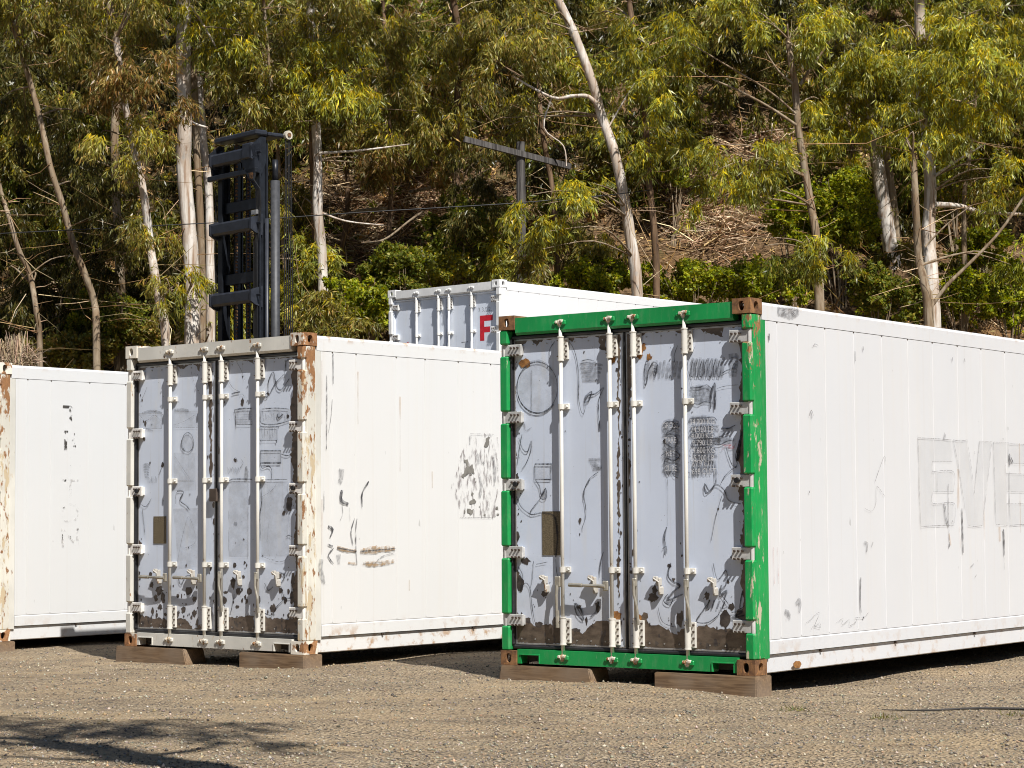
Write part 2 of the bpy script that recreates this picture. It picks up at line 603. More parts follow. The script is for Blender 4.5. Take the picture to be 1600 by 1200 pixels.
def added_ridge_z(x, y):
    tt = np.clip((-45 - np.asarray(y, float)) / 55, 0, 1)
    return -1 + 44 * tt * (1 + .25 * vnoise(x * .03, x * 0 + 1, 51)) + 6 * np.clip(tt * 8, 0, 1) * vnoise(x * .2, y * .2, 52) + 3 * np.clip(tt * 8, 0, 1) * vnoise(x * .6, y * .6, 53)


grid_sheet('hill', np.arange(-260, 260, 2.5), np.arange(-125, -42, 2.5), added_ridge_z, M['added_ridge_woods'])  # added sky-blocking ridge, out of view
MARKS = {
 'Gd': [
  ('line', 0.012, [(0.556, 2.282), (0.547, 2.223), (0.522, 2.17), (0.483, 2.126), (0.433, 2.096), (0.376, 2.081), (0.317, 2.083), (0.26, 2.102), (0.21, 2.136), (0.171, 2.183), (0.147, 2.239), (0.139, 2.299), (0.148, 2.358), (0.173, 2.412), (0.213, 2.456), (0.264, 2.486), (0.321, 2.5), (0.38, 2.498), (0.437, 2.478), (0.486, 2.443), (0.524, 2.396), (0.548, 2.341), (0.556, 2.282)]),
  ('line', 0.02, [(0.513, 2.143), (0.484, 2.117), (0.451, 2.096), (0.414, 2.081), (0.375, 2.074), (0.335, 2.075), (0.296, 2.083), (0.258, 2.098), (0.224, 2.12), (0.194, 2.148), (0.17, 2.181), (0.152, 2.218), (0.142, 2.257)]),
  ('smear', 0.03, [(0.211, 2.465), (0.244, 2.488), (0.281, 2.502), (0.319, 2.509), (0.359, 2.508), (0.397, 2.498), (0.434, 2.481), (0.466, 2.456), (0.494, 2.426)]),
  ('fill', 0, [(0.548, 2.282), (0.54, 2.226), (0.516, 2.175), (0.478, 2.133), (0.43, 2.104), (0.375, 2.09), (0.318, 2.092), (0.263, 2.11), (0.215, 2.143), (0.178, 2.188), (0.154, 2.241), (0.147, 2.299), (0.155, 2.356), (0.18, 2.407), (0.218, 2.449), (0.267, 2.478), (0.322, 2.491), (0.379, 2.489), (0.434, 2.47), (0.481, 2.437), (0.518, 2.392), (0.541, 2.339)]),
  ('line', 0.005, [(0.288, 2.438), (0.29, 2.255), (0.284, 2.071)]),
  ('line', 0.01, [(0.532, 2.663), (0.478, 2.597), (0.478, 2.521)]),
  ('line', 0.011, [(0.671, 2.655), (0.717, 2.6), (0.753, 2.492), (0.77, 2.341), (0.768, 2.175), (0.794, 2.069), (0.811, 2.051), (0.831, 2.098), (0.823, 2.173)]),
  ('smear', 0.035, [(0.775, 2.461), (0.881, 2.462), (1.008, 2.443)]),
  ('smear', 0.035, [(0.782, 2.428), (0.881, 2.429), (0.997, 2.413)]),
  ('smear', 0.035, [(0.789, 2.394), (0.88, 2.396), (0.986, 2.384)]),
  ('smear', 0.035, [(0.796, 2.361), (0.88, 2.363), (0.975, 2.354)]),
  ('smear', 0.035, [(0.803, 2.327), (0.88, 2.33), (0.964, 2.325)]),
  ('line', 0.012, [(0.799, 2.487), (0.863, 2.496), (0.927, 2.481)]),
  ('fill', 0, [(0.786, 2.491), (0.936, 2.483), (0.952, 2.31), (0.797, 2.31)]),
  ('line', 0.02, [(0.823, 2.173), (0.832, 2.195), (0.897, 2.233), (0.863, 2.157), (0.823, 2.151), (0.86, 2.202), (0.933, 2.214), (1.015, 2.263)]),
  ('line', 0.012, [(1.015, 2.256), (0.969, 2.168), (0.964, 2.048), (0.975, 1.929)]),
  ('smear', 0.02, [(0.126, 1.954), (0.203, 1.994), (0.222, 1.936), (0.283, 1.96)]),
  ('line', 0.013, [(0.154, 1.876), (0.192, 1.783), (0.243, 1.759), (0.282, 1.85), (0.277, 1.766), (0.229, 1.668), (0.181, 1.615)]),
  ('line', 0.008, [(0.187, 1.906), (0.163, 1.799), (0.133, 1.647)]),
  ('line', 0.02, [(0.318, 1.656), (0.484, 1.652), (0.482, 1.525), (0.317, 1.528), (0.318, 1.656)]),
  ('fill', 0, [(0.326, 1.649), (0.48, 1.646), (0.479, 1.531), (0.324, 1.534)]),
  ('line', 0.018, [(0.322, 1.522), (0.36, 1.476), (0.384, 1.399), (0.425, 1.452), (0.428, 1.369), (0.372, 1.372), (0.406, 1.429)]),
  ('smear', 0.05, [(0.397, 1.445), (0.402, 1.369)]),
  ('smear', 0.06, [(0.858, 1.681), (0.972, 1.681)]),
  ('smear', 0.05, [(0.872, 1.655), (0.972, 1.616), (0.899, 1.599)]),
  ('fill', 0, [(0.854, 1.693), (0.991, 1.687), (0.98, 1.586), (0.89, 1.588)]),
  ('line', 0.01, [(0.953, 1.579), (0.871, 1.528), (0.824, 1.454), (0.805, 1.35)]),
  ('line', 0.01, [(0.871, 1.516), (0.815, 1.442), (0.809, 1.397), (0.828, 1.278), (0.821, 1.196), (0.793, 1.136), (0.789, 1.091)]),
  ('smear', 0.045, [(1.453, 2.455), (1.438, 2.39), (1.426, 2.307)]),
  ('smear', 0.045, [(1.491, 2.448), (1.477, 2.388), (1.467, 2.307)]),
  ('smear', 0.045, [(1.53, 2.457), (1.515, 2.386), (1.501, 2.301)]),
  ('smear', 0.045, [(1.568, 2.444), (1.554, 2.385), (1.544, 2.309)]),
  ('smear', 0.045, [(1.606, 2.455), (1.592, 2.383), (1.579, 2.316)]),
  ('smear', 0.045, [(1.644, 2.435), (1.63, 2.381), (1.619, 2.305)]),
  ('smear', 0.045, [(1.682, 2.447), (1.668, 2.379), (1.654, 2.303)]),
  ('smear', 0.045, [(1.72, 2.444), (1.706, 2.378), (1.691, 2.316)]),
  ('smear', 0.045, [(1.758, 2.44), (1.743, 2.376), (1.731, 2.298)]),
  ('line', 0.014, [(1.45, 2.453), (1.429, 2.451), (1.414, 2.362), (1.416, 2.258), (1.441, 2.309), (1.456, 2.389), (1.504, 2.447), (1.532, 2.431)]),
  ('line', 0.02, [(1.538, 2.425), (1.524, 2.346), (1.504, 2.393), (1.538, 2.385)]),
  ('smear', 0.042, [(1.869, 2.461), (1.854, 2.376), (1.844, 2.304)]),
  ('smear', 0.042, [(1.905, 2.454), (1.89, 2.375), (1.88, 2.297)]),
  ('smear', 0.042, [(1.941, 2.46), (1.926, 2.373), (1.916, 2.298)]),
  ('smear', 0.042, [(1.976, 2.448), (1.962, 2.371), (1.952, 2.285)]),
  ('smear', 0.042, [(2.012, 2.451), (1.998, 2.37), (1.988, 2.307)]),
  ('smear', 0.042, [(2.048, 2.449), (2.033, 2.368), (2.023, 2.284)]),
  ('smear', 0.042, [(2.083, 2.446), (2.069, 2.366), (2.059, 2.31)]),
  ('smear', 0.042, [(2.119, 2.434), (2.104, 2.365), (2.095, 2.293)]),
  ('smear', 0.042, [(2.154, 2.452), (2.14, 2.363), (2.13, 2.292)]),
  ('line', 0.01, [(1.876, 2.449), (1.856, 2.388), (1.853, 2.314), (1.869, 2.308), (1.882, 2.386), (1.89, 2.448)]),
  ('line', 0.01, [(1.918, 2.447), (1.897, 2.386), (1.894, 2.312), (1.91, 2.306), (1.924, 2.384), (1.931, 2.446)]),
  ('line', 0.01, [(1.959, 2.445), (1.938, 2.384), (1.935, 2.31), (1.952, 2.304), (1.965, 2.382), (1.972, 2.444)]),
  ('line', 0.01, [(2, 2.443), (1.979, 2.382), (1.976, 2.308), (1.993, 2.302), (2.006, 2.381), (2.013, 2.442)]),
  ('line', 0.01, [(2.041, 2.441), (2.02, 2.38), (2.017, 2.307), (2.034, 2.3), (2.047, 2.379), (2.054, 2.44)]),
  ('line', 0.01, [(2.082, 2.439), (2.061, 2.378), (2.058, 2.305), (2.074, 2.299), (2.087, 2.377), (2.095, 2.438)]),
  ('line', 0.01, [(2.123, 2.437), (2.102, 2.376), (2.099, 2.303), (2.115, 2.297), (2.128, 2.375), (2.136, 2.436)]),
  ('smear', 0.06, [(2.197, 2.456), (2.239, 2.46), (2.288, 2.446)]),
  ('smear', 0.06, [(2.203, 2.427), (2.239, 2.432), (2.284, 2.418)]),
  ('smear', 0.06, [(2.196, 2.4), (2.238, 2.404), (2.28, 2.39)]),
  ('smear', 0.06, [(2.202, 2.371), (2.238, 2.376), (2.277, 2.362)]),
  ('smear', 0.06, [(2.195, 2.344), (2.237, 2.348), (2.273, 2.335)]),
  ('smear', 0.06, [(2.201, 2.315), (2.237, 2.32), (2.269, 2.307)]),
  ('line', 0.012, [(2.139, 2.327), (2.179, 2.347), (2.211, 2.354)]),
  ('smear', 0.05, [(1.84, 2.224), (1.94, 2.225), (2.039, 2.21)]),
  ('smear', 0.05, [(1.84, 2.198), (1.939, 2.198), (2.038, 2.184)]),
  ('smear', 0.05, [(1.829, 2.173), (1.939, 2.171), (2.038, 2.158)]),
  ('smear', 0.05, [(1.839, 2.147), (1.939, 2.144), (2.038, 2.132)]),
  ('smear', 0.05, [(1.838, 2.122), (1.938, 2.117), (2.037, 2.106)]),
  ('line', 0.025, [(2.069, 2.257), (2.039, 2.187), (2.027, 2.053)]),
  ('line', 0.028, [(2.069, 2.254), (2.071, 2.152), (2.066, 2.046)]),
  ('line', 0.012, [(1.84, 2.224), (1.94, 2.228), (1.996, 2.243), (2.039, 2.21)]),
  ('line', 0.012, [(1.845, 2.121), (1.911, 2.091), (1.971, 2.111), (2.05, 2.097)]),
  ('line', 0.005, [(2.085, 2.208), (2.157, 2.225), (2.281, 2.231)]),
  ('line', 0.006, [(1.895, 2.556), (1.871, 2.506), (1.83, 2.446), (1.819, 2.384), (1.841, 2.309), (1.857, 2.24)]),
  ('line', 0.008, [(1.73, 2.565), (1.696, 2.481), (1.708, 2.412)]),
  ('smear', 0.035, [(1.831, 1.989), (1.953, 1.994), (2.057, 1.983)]),
  ('smear', 0.035, [(1.824, 1.976), (1.953, 1.983), (2.069, 1.97)]),
  ('smear', 0.035, [(1.825, 1.965), (1.953, 1.972), (2.069, 1.966)]),
  ('smear', 0.035, [(1.824, 1.957), (1.953, 1.962), (2.075, 1.946)]),
  ('smear', 0.035, [(1.846, 1.922), (1.967, 1.923), (2.099, 1.919)]),
  ('smear', 0.035, [(1.839, 1.907), (1.967, 1.912), (2.082, 1.901)]),
  ('smear', 0.035, [(1.843, 1.893), (1.967, 1.901), (2.076, 1.894)]),
  ('smear', 0.035, [(1.833, 1.887), (1.967, 1.891), (2.099, 1.882)]),
  ('smear', 0.035, [(1.836, 1.869), (1.943, 1.874), (2.042, 1.862)]),
  ('smear', 0.035, [(1.827, 1.857), (1.943, 1.863), (2.059, 1.855)]),
  ('smear', 0.035, [(1.826, 1.845), (1.943, 1.852), (2.042, 1.841)]),
  ('smear', 0.035, [(1.822, 1.835), (1.942, 1.842), (2.062, 1.826)]),
  ('smear', 0.035, [(1.848, 1.823), (1.986, 1.828), (2.114, 1.813)]),
  ('smear', 0.035, [(1.858, 1.812), (1.986, 1.817), (2.119, 1.809)]),
  ('smear', 0.035, [(1.864, 1.801), (1.986, 1.806), (2.113, 1.796)]),
  ('smear', 0.035, [(1.847, 1.794), (1.986, 1.796), (2.11, 1.782)]),
  ('smear', 0.035, [(1.842, 1.787), (1.948, 1.794), (2.025, 1.782)]),
  ('smear', 0.035, [(1.859, 1.775), (1.947, 1.783), (2.052, 1.776)]),
  ('smear', 0.035, [(1.846, 1.764), (1.947, 1.772), (2.047, 1.758)]),
  ('smear', 0.035, [(1.852, 1.753), (1.947, 1.762), (2.03, 1.75)]),
  ('smear', 0.035, [(1.88, 1.749), (1.971, 1.753), (2.065, 1.742)]),
  ('smear', 0.035, [(1.868, 1.733), (1.97, 1.742), (2.065, 1.738)]),
  ('smear', 0.035, [(1.869, 1.723), (1.97, 1.731), (2.053, 1.715)]),
  ('smear', 0.035, [(1.867, 1.714), (1.97, 1.721), (2.054, 1.72)]),
  ('smear', 0.035, [(1.858, 1.71), (1.97, 1.713), (2.07, 1.709)]),
  ('smear', 0.035, [(1.858, 1.694), (1.97, 1.702), (2.076, 1.691)]),
  ('smear', 0.035, [(1.853, 1.682), (1.97, 1.691), (2.079, 1.683)]),
  ('smear', 0.035, [(1.869, 1.675), (1.969, 1.681), (2.082, 1.679)]),
  ('smear', 0.035, [(1.864, 1.68), (1.958, 1.683), (2.024, 1.68)]),
  ('smear', 0.035, [(1.874, 1.667), (1.958, 1.672), (2.029, 1.671)]),
  ('smear', 0.035, [(1.873, 1.651), (1.957, 1.661), (2.029, 1.657)]),
  ('smear', 0.035, [(1.869, 1.648), (1.957, 1.651), (2.047, 1.637)]),
  ('smear', 0.036, [(1.863, 1.656), (1.86, 1.601), (1.856, 1.518)]),
  ('line', 0.01, [(1.869, 1.651), (1.862, 1.586), (1.863, 1.526)]),
  ('smear', 0.036, [(1.888, 1.656), (1.885, 1.601), (1.881, 1.526)]),
  ('line', 0.01, [(1.894, 1.651), (1.887, 1.586), (1.888, 1.532)]),
  ('smear', 0.036, [(1.913, 1.655), (1.909, 1.6), (1.906, 1.529)]),
  ('line', 0.01, [(1.918, 1.65), (1.912, 1.585), (1.913, 1.537)]),
  ('smear', 0.036, [(1.937, 1.655), (1.934, 1.6), (1.931, 1.53)]),
  ('line', 0.01, [(1.943, 1.65), (1.936, 1.585), (1.938, 1.543)]),
  ('smear', 0.036, [(1.962, 1.654), (1.959, 1.599), (1.956, 1.541)]),
  ('line', 0.01, [(1.968, 1.649), (1.961, 1.584), (1.963, 1.548)]),
  ('smear', 0.036, [(1.987, 1.654), (1.984, 1.599), (1.98, 1.542)]),
  ('line', 0.01, [(1.992, 1.649), (1.986, 1.584), (1.988, 1.554)]),
  ('smear', 0.036, [(2.011, 1.653), (2.008, 1.598), (2.005, 1.551)]),
  ('line', 0.01, [(2.017, 1.648), (2.01, 1.583), (2.012, 1.559)]),
  ('smear', 0.036, [(2.036, 1.653), (2.033, 1.598), (2.03, 1.555)]),
  ('line', 0.01, [(2.042, 1.648), (2.035, 1.583), (2.037, 1.565)]),
  ('line', 0.01, [(1.82, 1.949), (1.844, 1.984), (1.953, 1.985), (2.062, 1.987), (2.085, 1.961)]),
  ('line', 0.01, [(1.83, 1.878), (1.855, 1.913), (1.967, 1.914), (2.078, 1.916), (2.101, 1.89)]),
  ('line', 0.01, [(1.818, 1.828), (1.842, 1.863), (1.943, 1.865), (2.043, 1.867), (2.066, 1.842)]),
  ('line', 0.01, [(1.847, 1.782), (1.871, 1.817), (1.986, 1.819), (2.1, 1.821), (2.123, 1.795)]),
  ('line', 0.01, [(1.84, 1.747), (1.865, 1.782), (1.947, 1.785), (2.03, 1.788), (2.053, 1.762)]),
  ('line', 0.01, [(1.864, 1.707), (1.888, 1.741), (1.97, 1.744), (2.052, 1.747), (2.075, 1.722)]),
  ('smear', 0.05, [(1.588, 1.961), (1.655, 1.972), (1.728, 1.954)]),
  ('smear', 0.05, [(1.571, 1.939), (1.655, 1.949), (1.744, 1.931)]),
  ('smear', 0.05, [(1.587, 1.916), (1.655, 1.926), (1.728, 1.909)]),
  ('smear', 0.05, [(1.57, 1.893), (1.654, 1.904), (1.744, 1.886)]),
  ('smear', 0.05, [(1.587, 1.87), (1.654, 1.881), (1.727, 1.864)]),
  ('smear', 0.05, [(1.57, 1.848), (1.654, 1.858), (1.743, 1.84)]),
  ('smear', 0.05, [(1.586, 1.824), (1.654, 1.835), (1.727, 1.818)]),
  ('smear', 0.05, [(1.569, 1.802), (1.653, 1.812), (1.742, 1.795)]),
  ('smear', 0.05, [(1.585, 1.779), (1.653, 1.79), (1.726, 1.773)]),
  ('smear', 0.05, [(1.569, 1.756), (1.653, 1.767), (1.742, 1.75)]),
  ('smear', 0.05, [(1.585, 1.733), (1.652, 1.744), (1.725, 1.727)]),
  ('smear', 0.05, [(1.568, 1.711), (1.652, 1.721), (1.741, 1.704)]),
  ('smear', 0.05, [(1.584, 1.688), (1.652, 1.699), (1.725, 1.682)]),
  ('smear', 0.05, [(1.567, 1.665), (1.651, 1.676), (1.74, 1.659)]),
  ('smear', 0.05, [(1.583, 1.642), (1.651, 1.653), (1.724, 1.637)]),
  ('smear', 0.05, [(1.567, 1.619), (1.651, 1.63), (1.74, 1.614)]),
  ('smear', 0.05, [(1.583, 1.596), (1.65, 1.608), (1.723, 1.591)]),
  ('smear', 0.05, [(1.566, 1.574), (1.65, 1.585), (1.739, 1.568)]),
  ('smear', 0.05, [(1.582, 1.551), (1.65, 1.562), (1.723, 1.546)]),
  ('line', 0.014, [(1.597, 1.91), (1.592, 1.951), (1.622, 1.965), (1.688, 1.958), (1.663, 1.898), (1.609, 1.869), (1.681, 1.862), (1.716, 1.821), (1.692, 1.756), (1.614, 1.788), (1.602, 1.824)]),
  ('line', 0.014, [(1.564, 1.698), (1.601, 1.718), (1.679, 1.736), (1.739, 1.694), (1.678, 1.655), (1.606, 1.677), (1.599, 1.606), (1.628, 1.54), (1.653, 1.575), (1.682, 1.534), (1.718, 1.518)]),
  ('line', 0.012, [(1.691, 1.938), (1.73, 1.927), (1.681, 1.898)]),
  ('line', 0.006, [(1.605, 1.555), (1.619, 1.505), (1.618, 1.454)]),
  ('smear', 0.03, [(2.057, 1.657), (2.067, 1.572), (2.069, 1.463)]),
  ('line', 0.006, [(2.048, 1.658), (2.059, 1.573), (2.06, 1.463)]),
  ('line', 0.01, [(2.122, 1.9), (2.194, 1.898), (2.252, 1.921)]),
  ('smear', 0.06, [(2.095, 1.841), (2.148, 1.874), (2.223, 1.887)]),
  ('line', 0.008, [(2.083, 1.826), (2.141, 1.845), (2.223, 1.872)]),
  ('smear', 0.06, [(2.042, 1.807), (2.106, 1.816), (2.233, 1.802)]),
  ('line', 0.012, [(1.953, 1.755), (2.035, 1.78), (2.105, 1.771), (2.181, 1.799), (2.239, 1.805)]),
  ('red', 0.014, [(2.123, 1.775), (2.152, 1.765), (2.215, 1.771), (2.18, 1.749), (2.227, 1.743), (2.256, 1.782)]),
  ('red', 0.01, [(2.122, 1.726), (2.152, 1.755), (2.204, 1.763), (2.25, 1.742)]),
  ('line', 0.01, [(2.163, 1.754), (2.185, 1.684), (2.219, 1.609), (2.253, 1.589), (2.265, 1.623), (2.249, 1.673), (2.267, 1.742), (2.297, 1.82)]),
  ('line', 0.02, [(2.309, 1.875), (2.279, 1.762), (2.26, 1.643)]),
  ('line', 0.02, [(2.302, 1.845), (2.278, 1.742), (2.26, 1.643)]),
  ('line', 0.02, [(2.295, 1.816), (2.278, 1.722), (2.26, 1.643)]),
  ('line', 0.02, [(2.287, 1.786), (2.278, 1.702), (2.26, 1.643)]),
  ('line', 0.02, [(2.28, 1.757), (2.278, 1.682), (2.26, 1.643)]),
  ('line', 0.008, [(2.259, 1.604), (2.189, 1.56), (2.142, 1.517), (2.118, 1.477)]),
  ('line', 0.016, [(2.068, 1.498), (2.059, 1.462), (1.974, 1.392), (1.967, 1.471), (2.008, 1.413), (2.068, 1.462), (2.142, 1.418), (2.183, 1.339), (2.29, 1.31)]),
  ('line', 0.005, [(1.617, 1.505), (1.615, 1.142)]),
  ('line', 0.022, [(1.608, 1.134), (1.585, 1.055), (1.592, 0.968), (1.583, 0.912)]),
  ('line', 0.014, [(1.566, 0.96), (1.601, 0.982), (1.605, 0.924)]),
  ('line', 0.007, [(2.125, 1.383), (2.064, 1.212), (2.019, 1.026)]),
  ('line', 0.012, [(0.121, 1.39), (0.178, 1.297), (0.282, 1.236), (0.32, 1.254)]),
  ('line', 0.011, [(0.372, 1.372), (0.263, 1.259), (0.301, 1.239), (0.386, 1.253), (0.498, 1.235), (0.525, 1.159), (0.537, 1.039)]),
  ('line', 0.02, [(0.526, 1.219), (0.543, 1.069), (0.523, 0.888)]),
  ('line', 0.012, [(0.325, 0.83), (0.438, 0.849)]),
  ('line', 0.007, [(0.297, 0.857), (0.276, 0.675), (0.257, 0.629)]),
  ('line', 0.012, [(0.152, 0.612), (0.21, 0.674), (0.257, 0.629), (0.275, 0.493), (0.302, 0.358)]),
  ('line', 0.014, [(0.135, 0.81), (0.182, 0.734), (0.162, 0.612)]),
  ('line', 0.008, [(0.523, 0.873), (0.531, 0.768), (0.558, 0.678)]),
  ('line', 0.012, [(1, 0.936), (0.972, 0.862), (0.956, 0.728)]),
  ('line', 0.022, [(1.642, 0.852), (1.615, 0.758), (1.649, 0.708), (1.726, 0.673), (1.665, 0.628), (1.604, 0.555), (1.751, 0.608)]),
  ('line', 0.012, [(1.613, 0.606), (1.569, 0.555), (1.629, 0.52), (1.673, 0.593)]),
  ('line', 0.012, [(2.033, 0.855), (2.073, 0.727), (2.149, 0.799), (2.156, 0.7), (2.097, 0.628), (2.17, 0.53), (2.112, 0.501)]),
  ('line', 0.025, [(2.106, 0.685), (2.088, 0.6), (2.155, 0.643), (2.129, 0.572)]),
  ('line', 0.03, [(1.996, 0.57), (1.969, 0.498)]),
  ('line', 0.03, [(2.042, 0.566), (2.016, 0.499)]),
  ('line', 0.03, [(2.089, 0.563), (2.063, 0.5)]),
  ('line', 0.03, [(2.136, 0.559), (2.11, 0.501)]),
  ('line', 0.012, [(1.995, 0.555), (1.91, 0.454), (1.875, 0.396), (1.976, 0.391), (2.078, 0.457), (2.095, 0.515)]),
  ('line', 0.02, [(2.194, 0.474), (2.293, 0.483), (2.193, 0.432), (2.309, 0.456)]),
  ('line', 0.02, [(0.704, 0.516), (0.73, 0.427), (0.794, 0.384), (0.768, 0.473), (0.713, 0.516), (0.803, 0.385)]),
  ('line', 0.02, [(0.95, 0.536), (0.913, 0.446), (0.858, 0.408)]),
  ('line', 0.008, [(1.517, 0.503), (1.558, 0.388), (1.67, 0.348)]),
  ('line', 0.015, [(2.296, 0.646), (2.269, 0.504), (2.31, 0.533)]),
  ('dark', 0, [(0.436, 0.586), (0.428, 0.573), (0.424, 0.563), (0.405, 0.56), (0.391, 0.559), (0.373, 0.557), (0.364, 0.573), (0.362, 0.585), (0.366, 0.596), (0.373, 0.616), (0.389, 0.622), (0.408, 0.609), (0.421, 0.61), (0.442, 0.601)]),
  ('dark', 0, [(1.537, 0.576), (1.512, 0.558), (1.509, 0.546), (1.477, 0.54), (1.45, 0.527), (1.432, 0.543), (1.413, 0.552), (1.414, 0.574), (1.422, 0.591), (1.427, 0.611), (1.455, 0.622), (1.481, 0.619), (1.501, 0.607), (1.515, 0.592)]),
  ('dark', 0, [(1.522, 0.633), (1.508, 0.614), (1.501, 0.603), (1.491, 0.595), (1.477, 0.602), (1.458, 0.606), (1.452, 0.611), (1.449, 0.632), (1.447, 0.65), (1.468, 0.668), (1.478, 0.674), (1.49, 0.679), (1.499, 0.658), (1.519, 0.655)]),
  ('dark', 0, [(1.994, 0.598), (1.988, 0.576), (1.986, 0.571), (1.977, 0.56), (1.964, 0.55), (1.955, 0.573), (1.942, 0.577), (1.947, 0.597), (1.949, 0.617), (1.956, 0.631), (1.964, 0.64), (1.978, 0.637), (1.984, 0.631), (1.992, 0.613)]),
  ('dark', 0, [(2.193, 0.418), (2.191, 0.387), (2.173, 0.371), (2.137, 0.331), (2.115, 0.353), (2.083, 0.348), (2.071, 0.379), (2.07, 0.415), (2.081, 0.444), (2.083, 0.462), (2.118, 0.511), (2.142, 0.512), (2.171, 0.482), (2.194, 0.453)]),
  ('dark', 0, [(2.225, 0.517), (2.221, 0.504), (2.215, 0.484), (2.201, 0.485), (2.187, 0.481), (2.173, 0.493), (2.16, 0.504), (2.158, 0.516), (2.161, 0.527), (2.174, 0.548), (2.189, 0.547), (2.201, 0.556), (2.216, 0.544), (2.227, 0.529)]),
  ('dark', 0, [(0.772, 0.488), (0.767, 0.48), (0.768, 0.469), (0.756, 0.47), (0.742, 0.46), (0.737, 0.47), (0.723, 0.478), (0.721, 0.487), (0.723, 0.498), (0.731, 0.502), (0.744, 0.506), (0.755, 0.512), (0.765, 0.506), (0.771, 0.499)]),
  ('dark', 0, [(1.645, 0.83), (1.641, 0.823), (1.637, 0.819), (1.63, 0.815), (1.62, 0.811), (1.613, 0.818), (1.611, 0.823), (1.606, 0.83), (1.606, 0.837), (1.611, 0.846), (1.62, 0.846), (1.63, 0.846), (1.638, 0.84), (1.647, 0.836)]),
  ('dark', 0, [(1.68, 0.722), (1.68, 0.715), (1.677, 0.708), (1.67, 0.71), (1.663, 0.704), (1.658, 0.706), (1.655, 0.716), (1.647, 0.722), (1.651, 0.73), (1.658, 0.733), (1.663, 0.735), (1.671, 0.735), (1.676, 0.732), (1.684, 0.728)]),
  ('dark', 0, [(0.39, 0.337), (0.382, 0.323), (0.37, 0.316), (0.353, 0.305), (0.327, 0.308), (0.307, 0.315), (0.302, 0.318), (0.292, 0.335), (0.296, 0.351), (0.313, 0.355), (0.327, 0.358), (0.35, 0.359), (0.38, 0.362), (0.397, 0.351)]),
  ('dark', 0, [(0.769, 0.302), (0.762, 0.292), (0.74, 0.288), (0.722, 0.285), (0.699, 0.277), (0.68, 0.281), (0.655, 0.291), (0.652, 0.299), (0.671, 0.308), (0.673, 0.316), (0.697, 0.319), (0.725, 0.323), (0.736, 0.314), (0.753, 0.308)]),
  ('dark', 0, [(1.758, 0.407), (1.742, 0.372), (1.74, 0.328), (1.719, 0.346), (1.704, 0.312), (1.688, 0.357), (1.678, 0.373), (1.676, 0.405), (1.685, 0.441), (1.688, 0.481), (1.705, 0.468), (1.721, 0.477), (1.742, 0.484), (1.754, 0.434)]),
  ('dark', 0, [(2.312, 0.463), (2.296, 0.436), (2.286, 0.41), (2.271, 0.406), (2.249, 0.418), (2.23, 0.429), (2.217, 0.437), (2.211, 0.46), (2.224, 0.486), (2.234, 0.497), (2.25, 0.512), (2.274, 0.509), (2.296, 0.514), (2.312, 0.485)]),
  ('dark', 0, [(0.198, 0.674), (0.184, 0.644), (0.176, 0.602), (0.162, 0.582), (0.143, 0.597), (0.122, 0.595), (0.114, 0.631), (0.104, 0.672), (0.123, 0.713), (0.125, 0.746), (0.147, 0.76), (0.161, 0.739), (0.178, 0.727), (0.195, 0.707)]),
  ('dark', 0, [(0.276, 0.856), (0.251, 0.841), (0.248, 0.825), (0.226, 0.821), (0.198, 0.82), (0.174, 0.834), (0.16, 0.841), (0.151, 0.855), (0.154, 0.873), (0.184, 0.884), (0.203, 0.88), (0.222, 0.894), (0.253, 0.883), (0.255, 0.873)]),
  ('dark', 0, [(0.965, 0.492), (0.964, 0.464), (0.949, 0.445), (0.938, 0.442), (0.924, 0.439), (0.916, 0.437), (0.908, 0.468), (0.904, 0.491), (0.899, 0.52), (0.911, 0.532), (0.925, 0.535), (0.938, 0.56), (0.948, 0.536), (0.953, 0.511)]),
  ('dark', 0, [(0.262, 0.372), (0.258, 0.358), (0.256, 0.341), (0.236, 0.335), (0.219, 0.332), (0.2, 0.347), (0.2, 0.355), (0.188, 0.37), (0.183, 0.385), (0.205, 0.393), (0.217, 0.394), (0.233, 0.396), (0.253, 0.391), (0.268, 0.384)]),
  ('rustpatch', 0, [(0.267, 2.493), (0.27, 2.476), (0.246, 2.461), (0.23, 2.463), (0.204, 2.462), (0.179, 2.465), (0.171, 2.478), (0.15, 2.499), (0.164, 2.516), (0.186, 2.53), (0.203, 2.526), (0.228, 2.536), (0.258, 2.525), (0.275, 2.506)]),
  ('rustpatch', 0, [(1.138, 2.5), (1.129, 2.482), (1.122, 2.462), (1.114, 2.464), (1.101, 2.456), (1.095, 2.463), (1.088, 2.488), (1.079, 2.503), (1.079, 2.52), (1.091, 2.541), (1.103, 2.549), (1.114, 2.535), (1.13, 2.526), (1.131, 2.52)]),
  ('rustpatch', 0, [(1.404, 2.542), (1.387, 2.513), (1.385, 2.486), (1.365, 2.492), (1.349, 2.493), (1.339, 2.49), (1.321, 2.525), (1.33, 2.546), (1.318, 2.574), (1.336, 2.583), (1.351, 2.601), (1.367, 2.596), (1.385, 2.581), (1.385, 2.565)]),
  ('rustpatch', 0, [(1.433, 2.57), (1.43, 2.559), (1.418, 2.549), (1.407, 2.545), (1.398, 2.545), (1.388, 2.558), (1.387, 2.563), (1.378, 2.573), (1.382, 2.586), (1.392, 2.59), (1.399, 2.602), (1.409, 2.602), (1.422, 2.591), (1.42, 2.582)]),
  ('rustpatch', 0, [(1.489, 2.486), (1.48, 2.476), (1.473, 2.467), (1.462, 2.469), (1.45, 2.461), (1.435, 2.469), (1.431, 2.479), (1.432, 2.489), (1.436, 2.496), (1.441, 2.509), (1.449, 2.506), (1.461, 2.515), (1.471, 2.505), (1.474, 2.499)]),
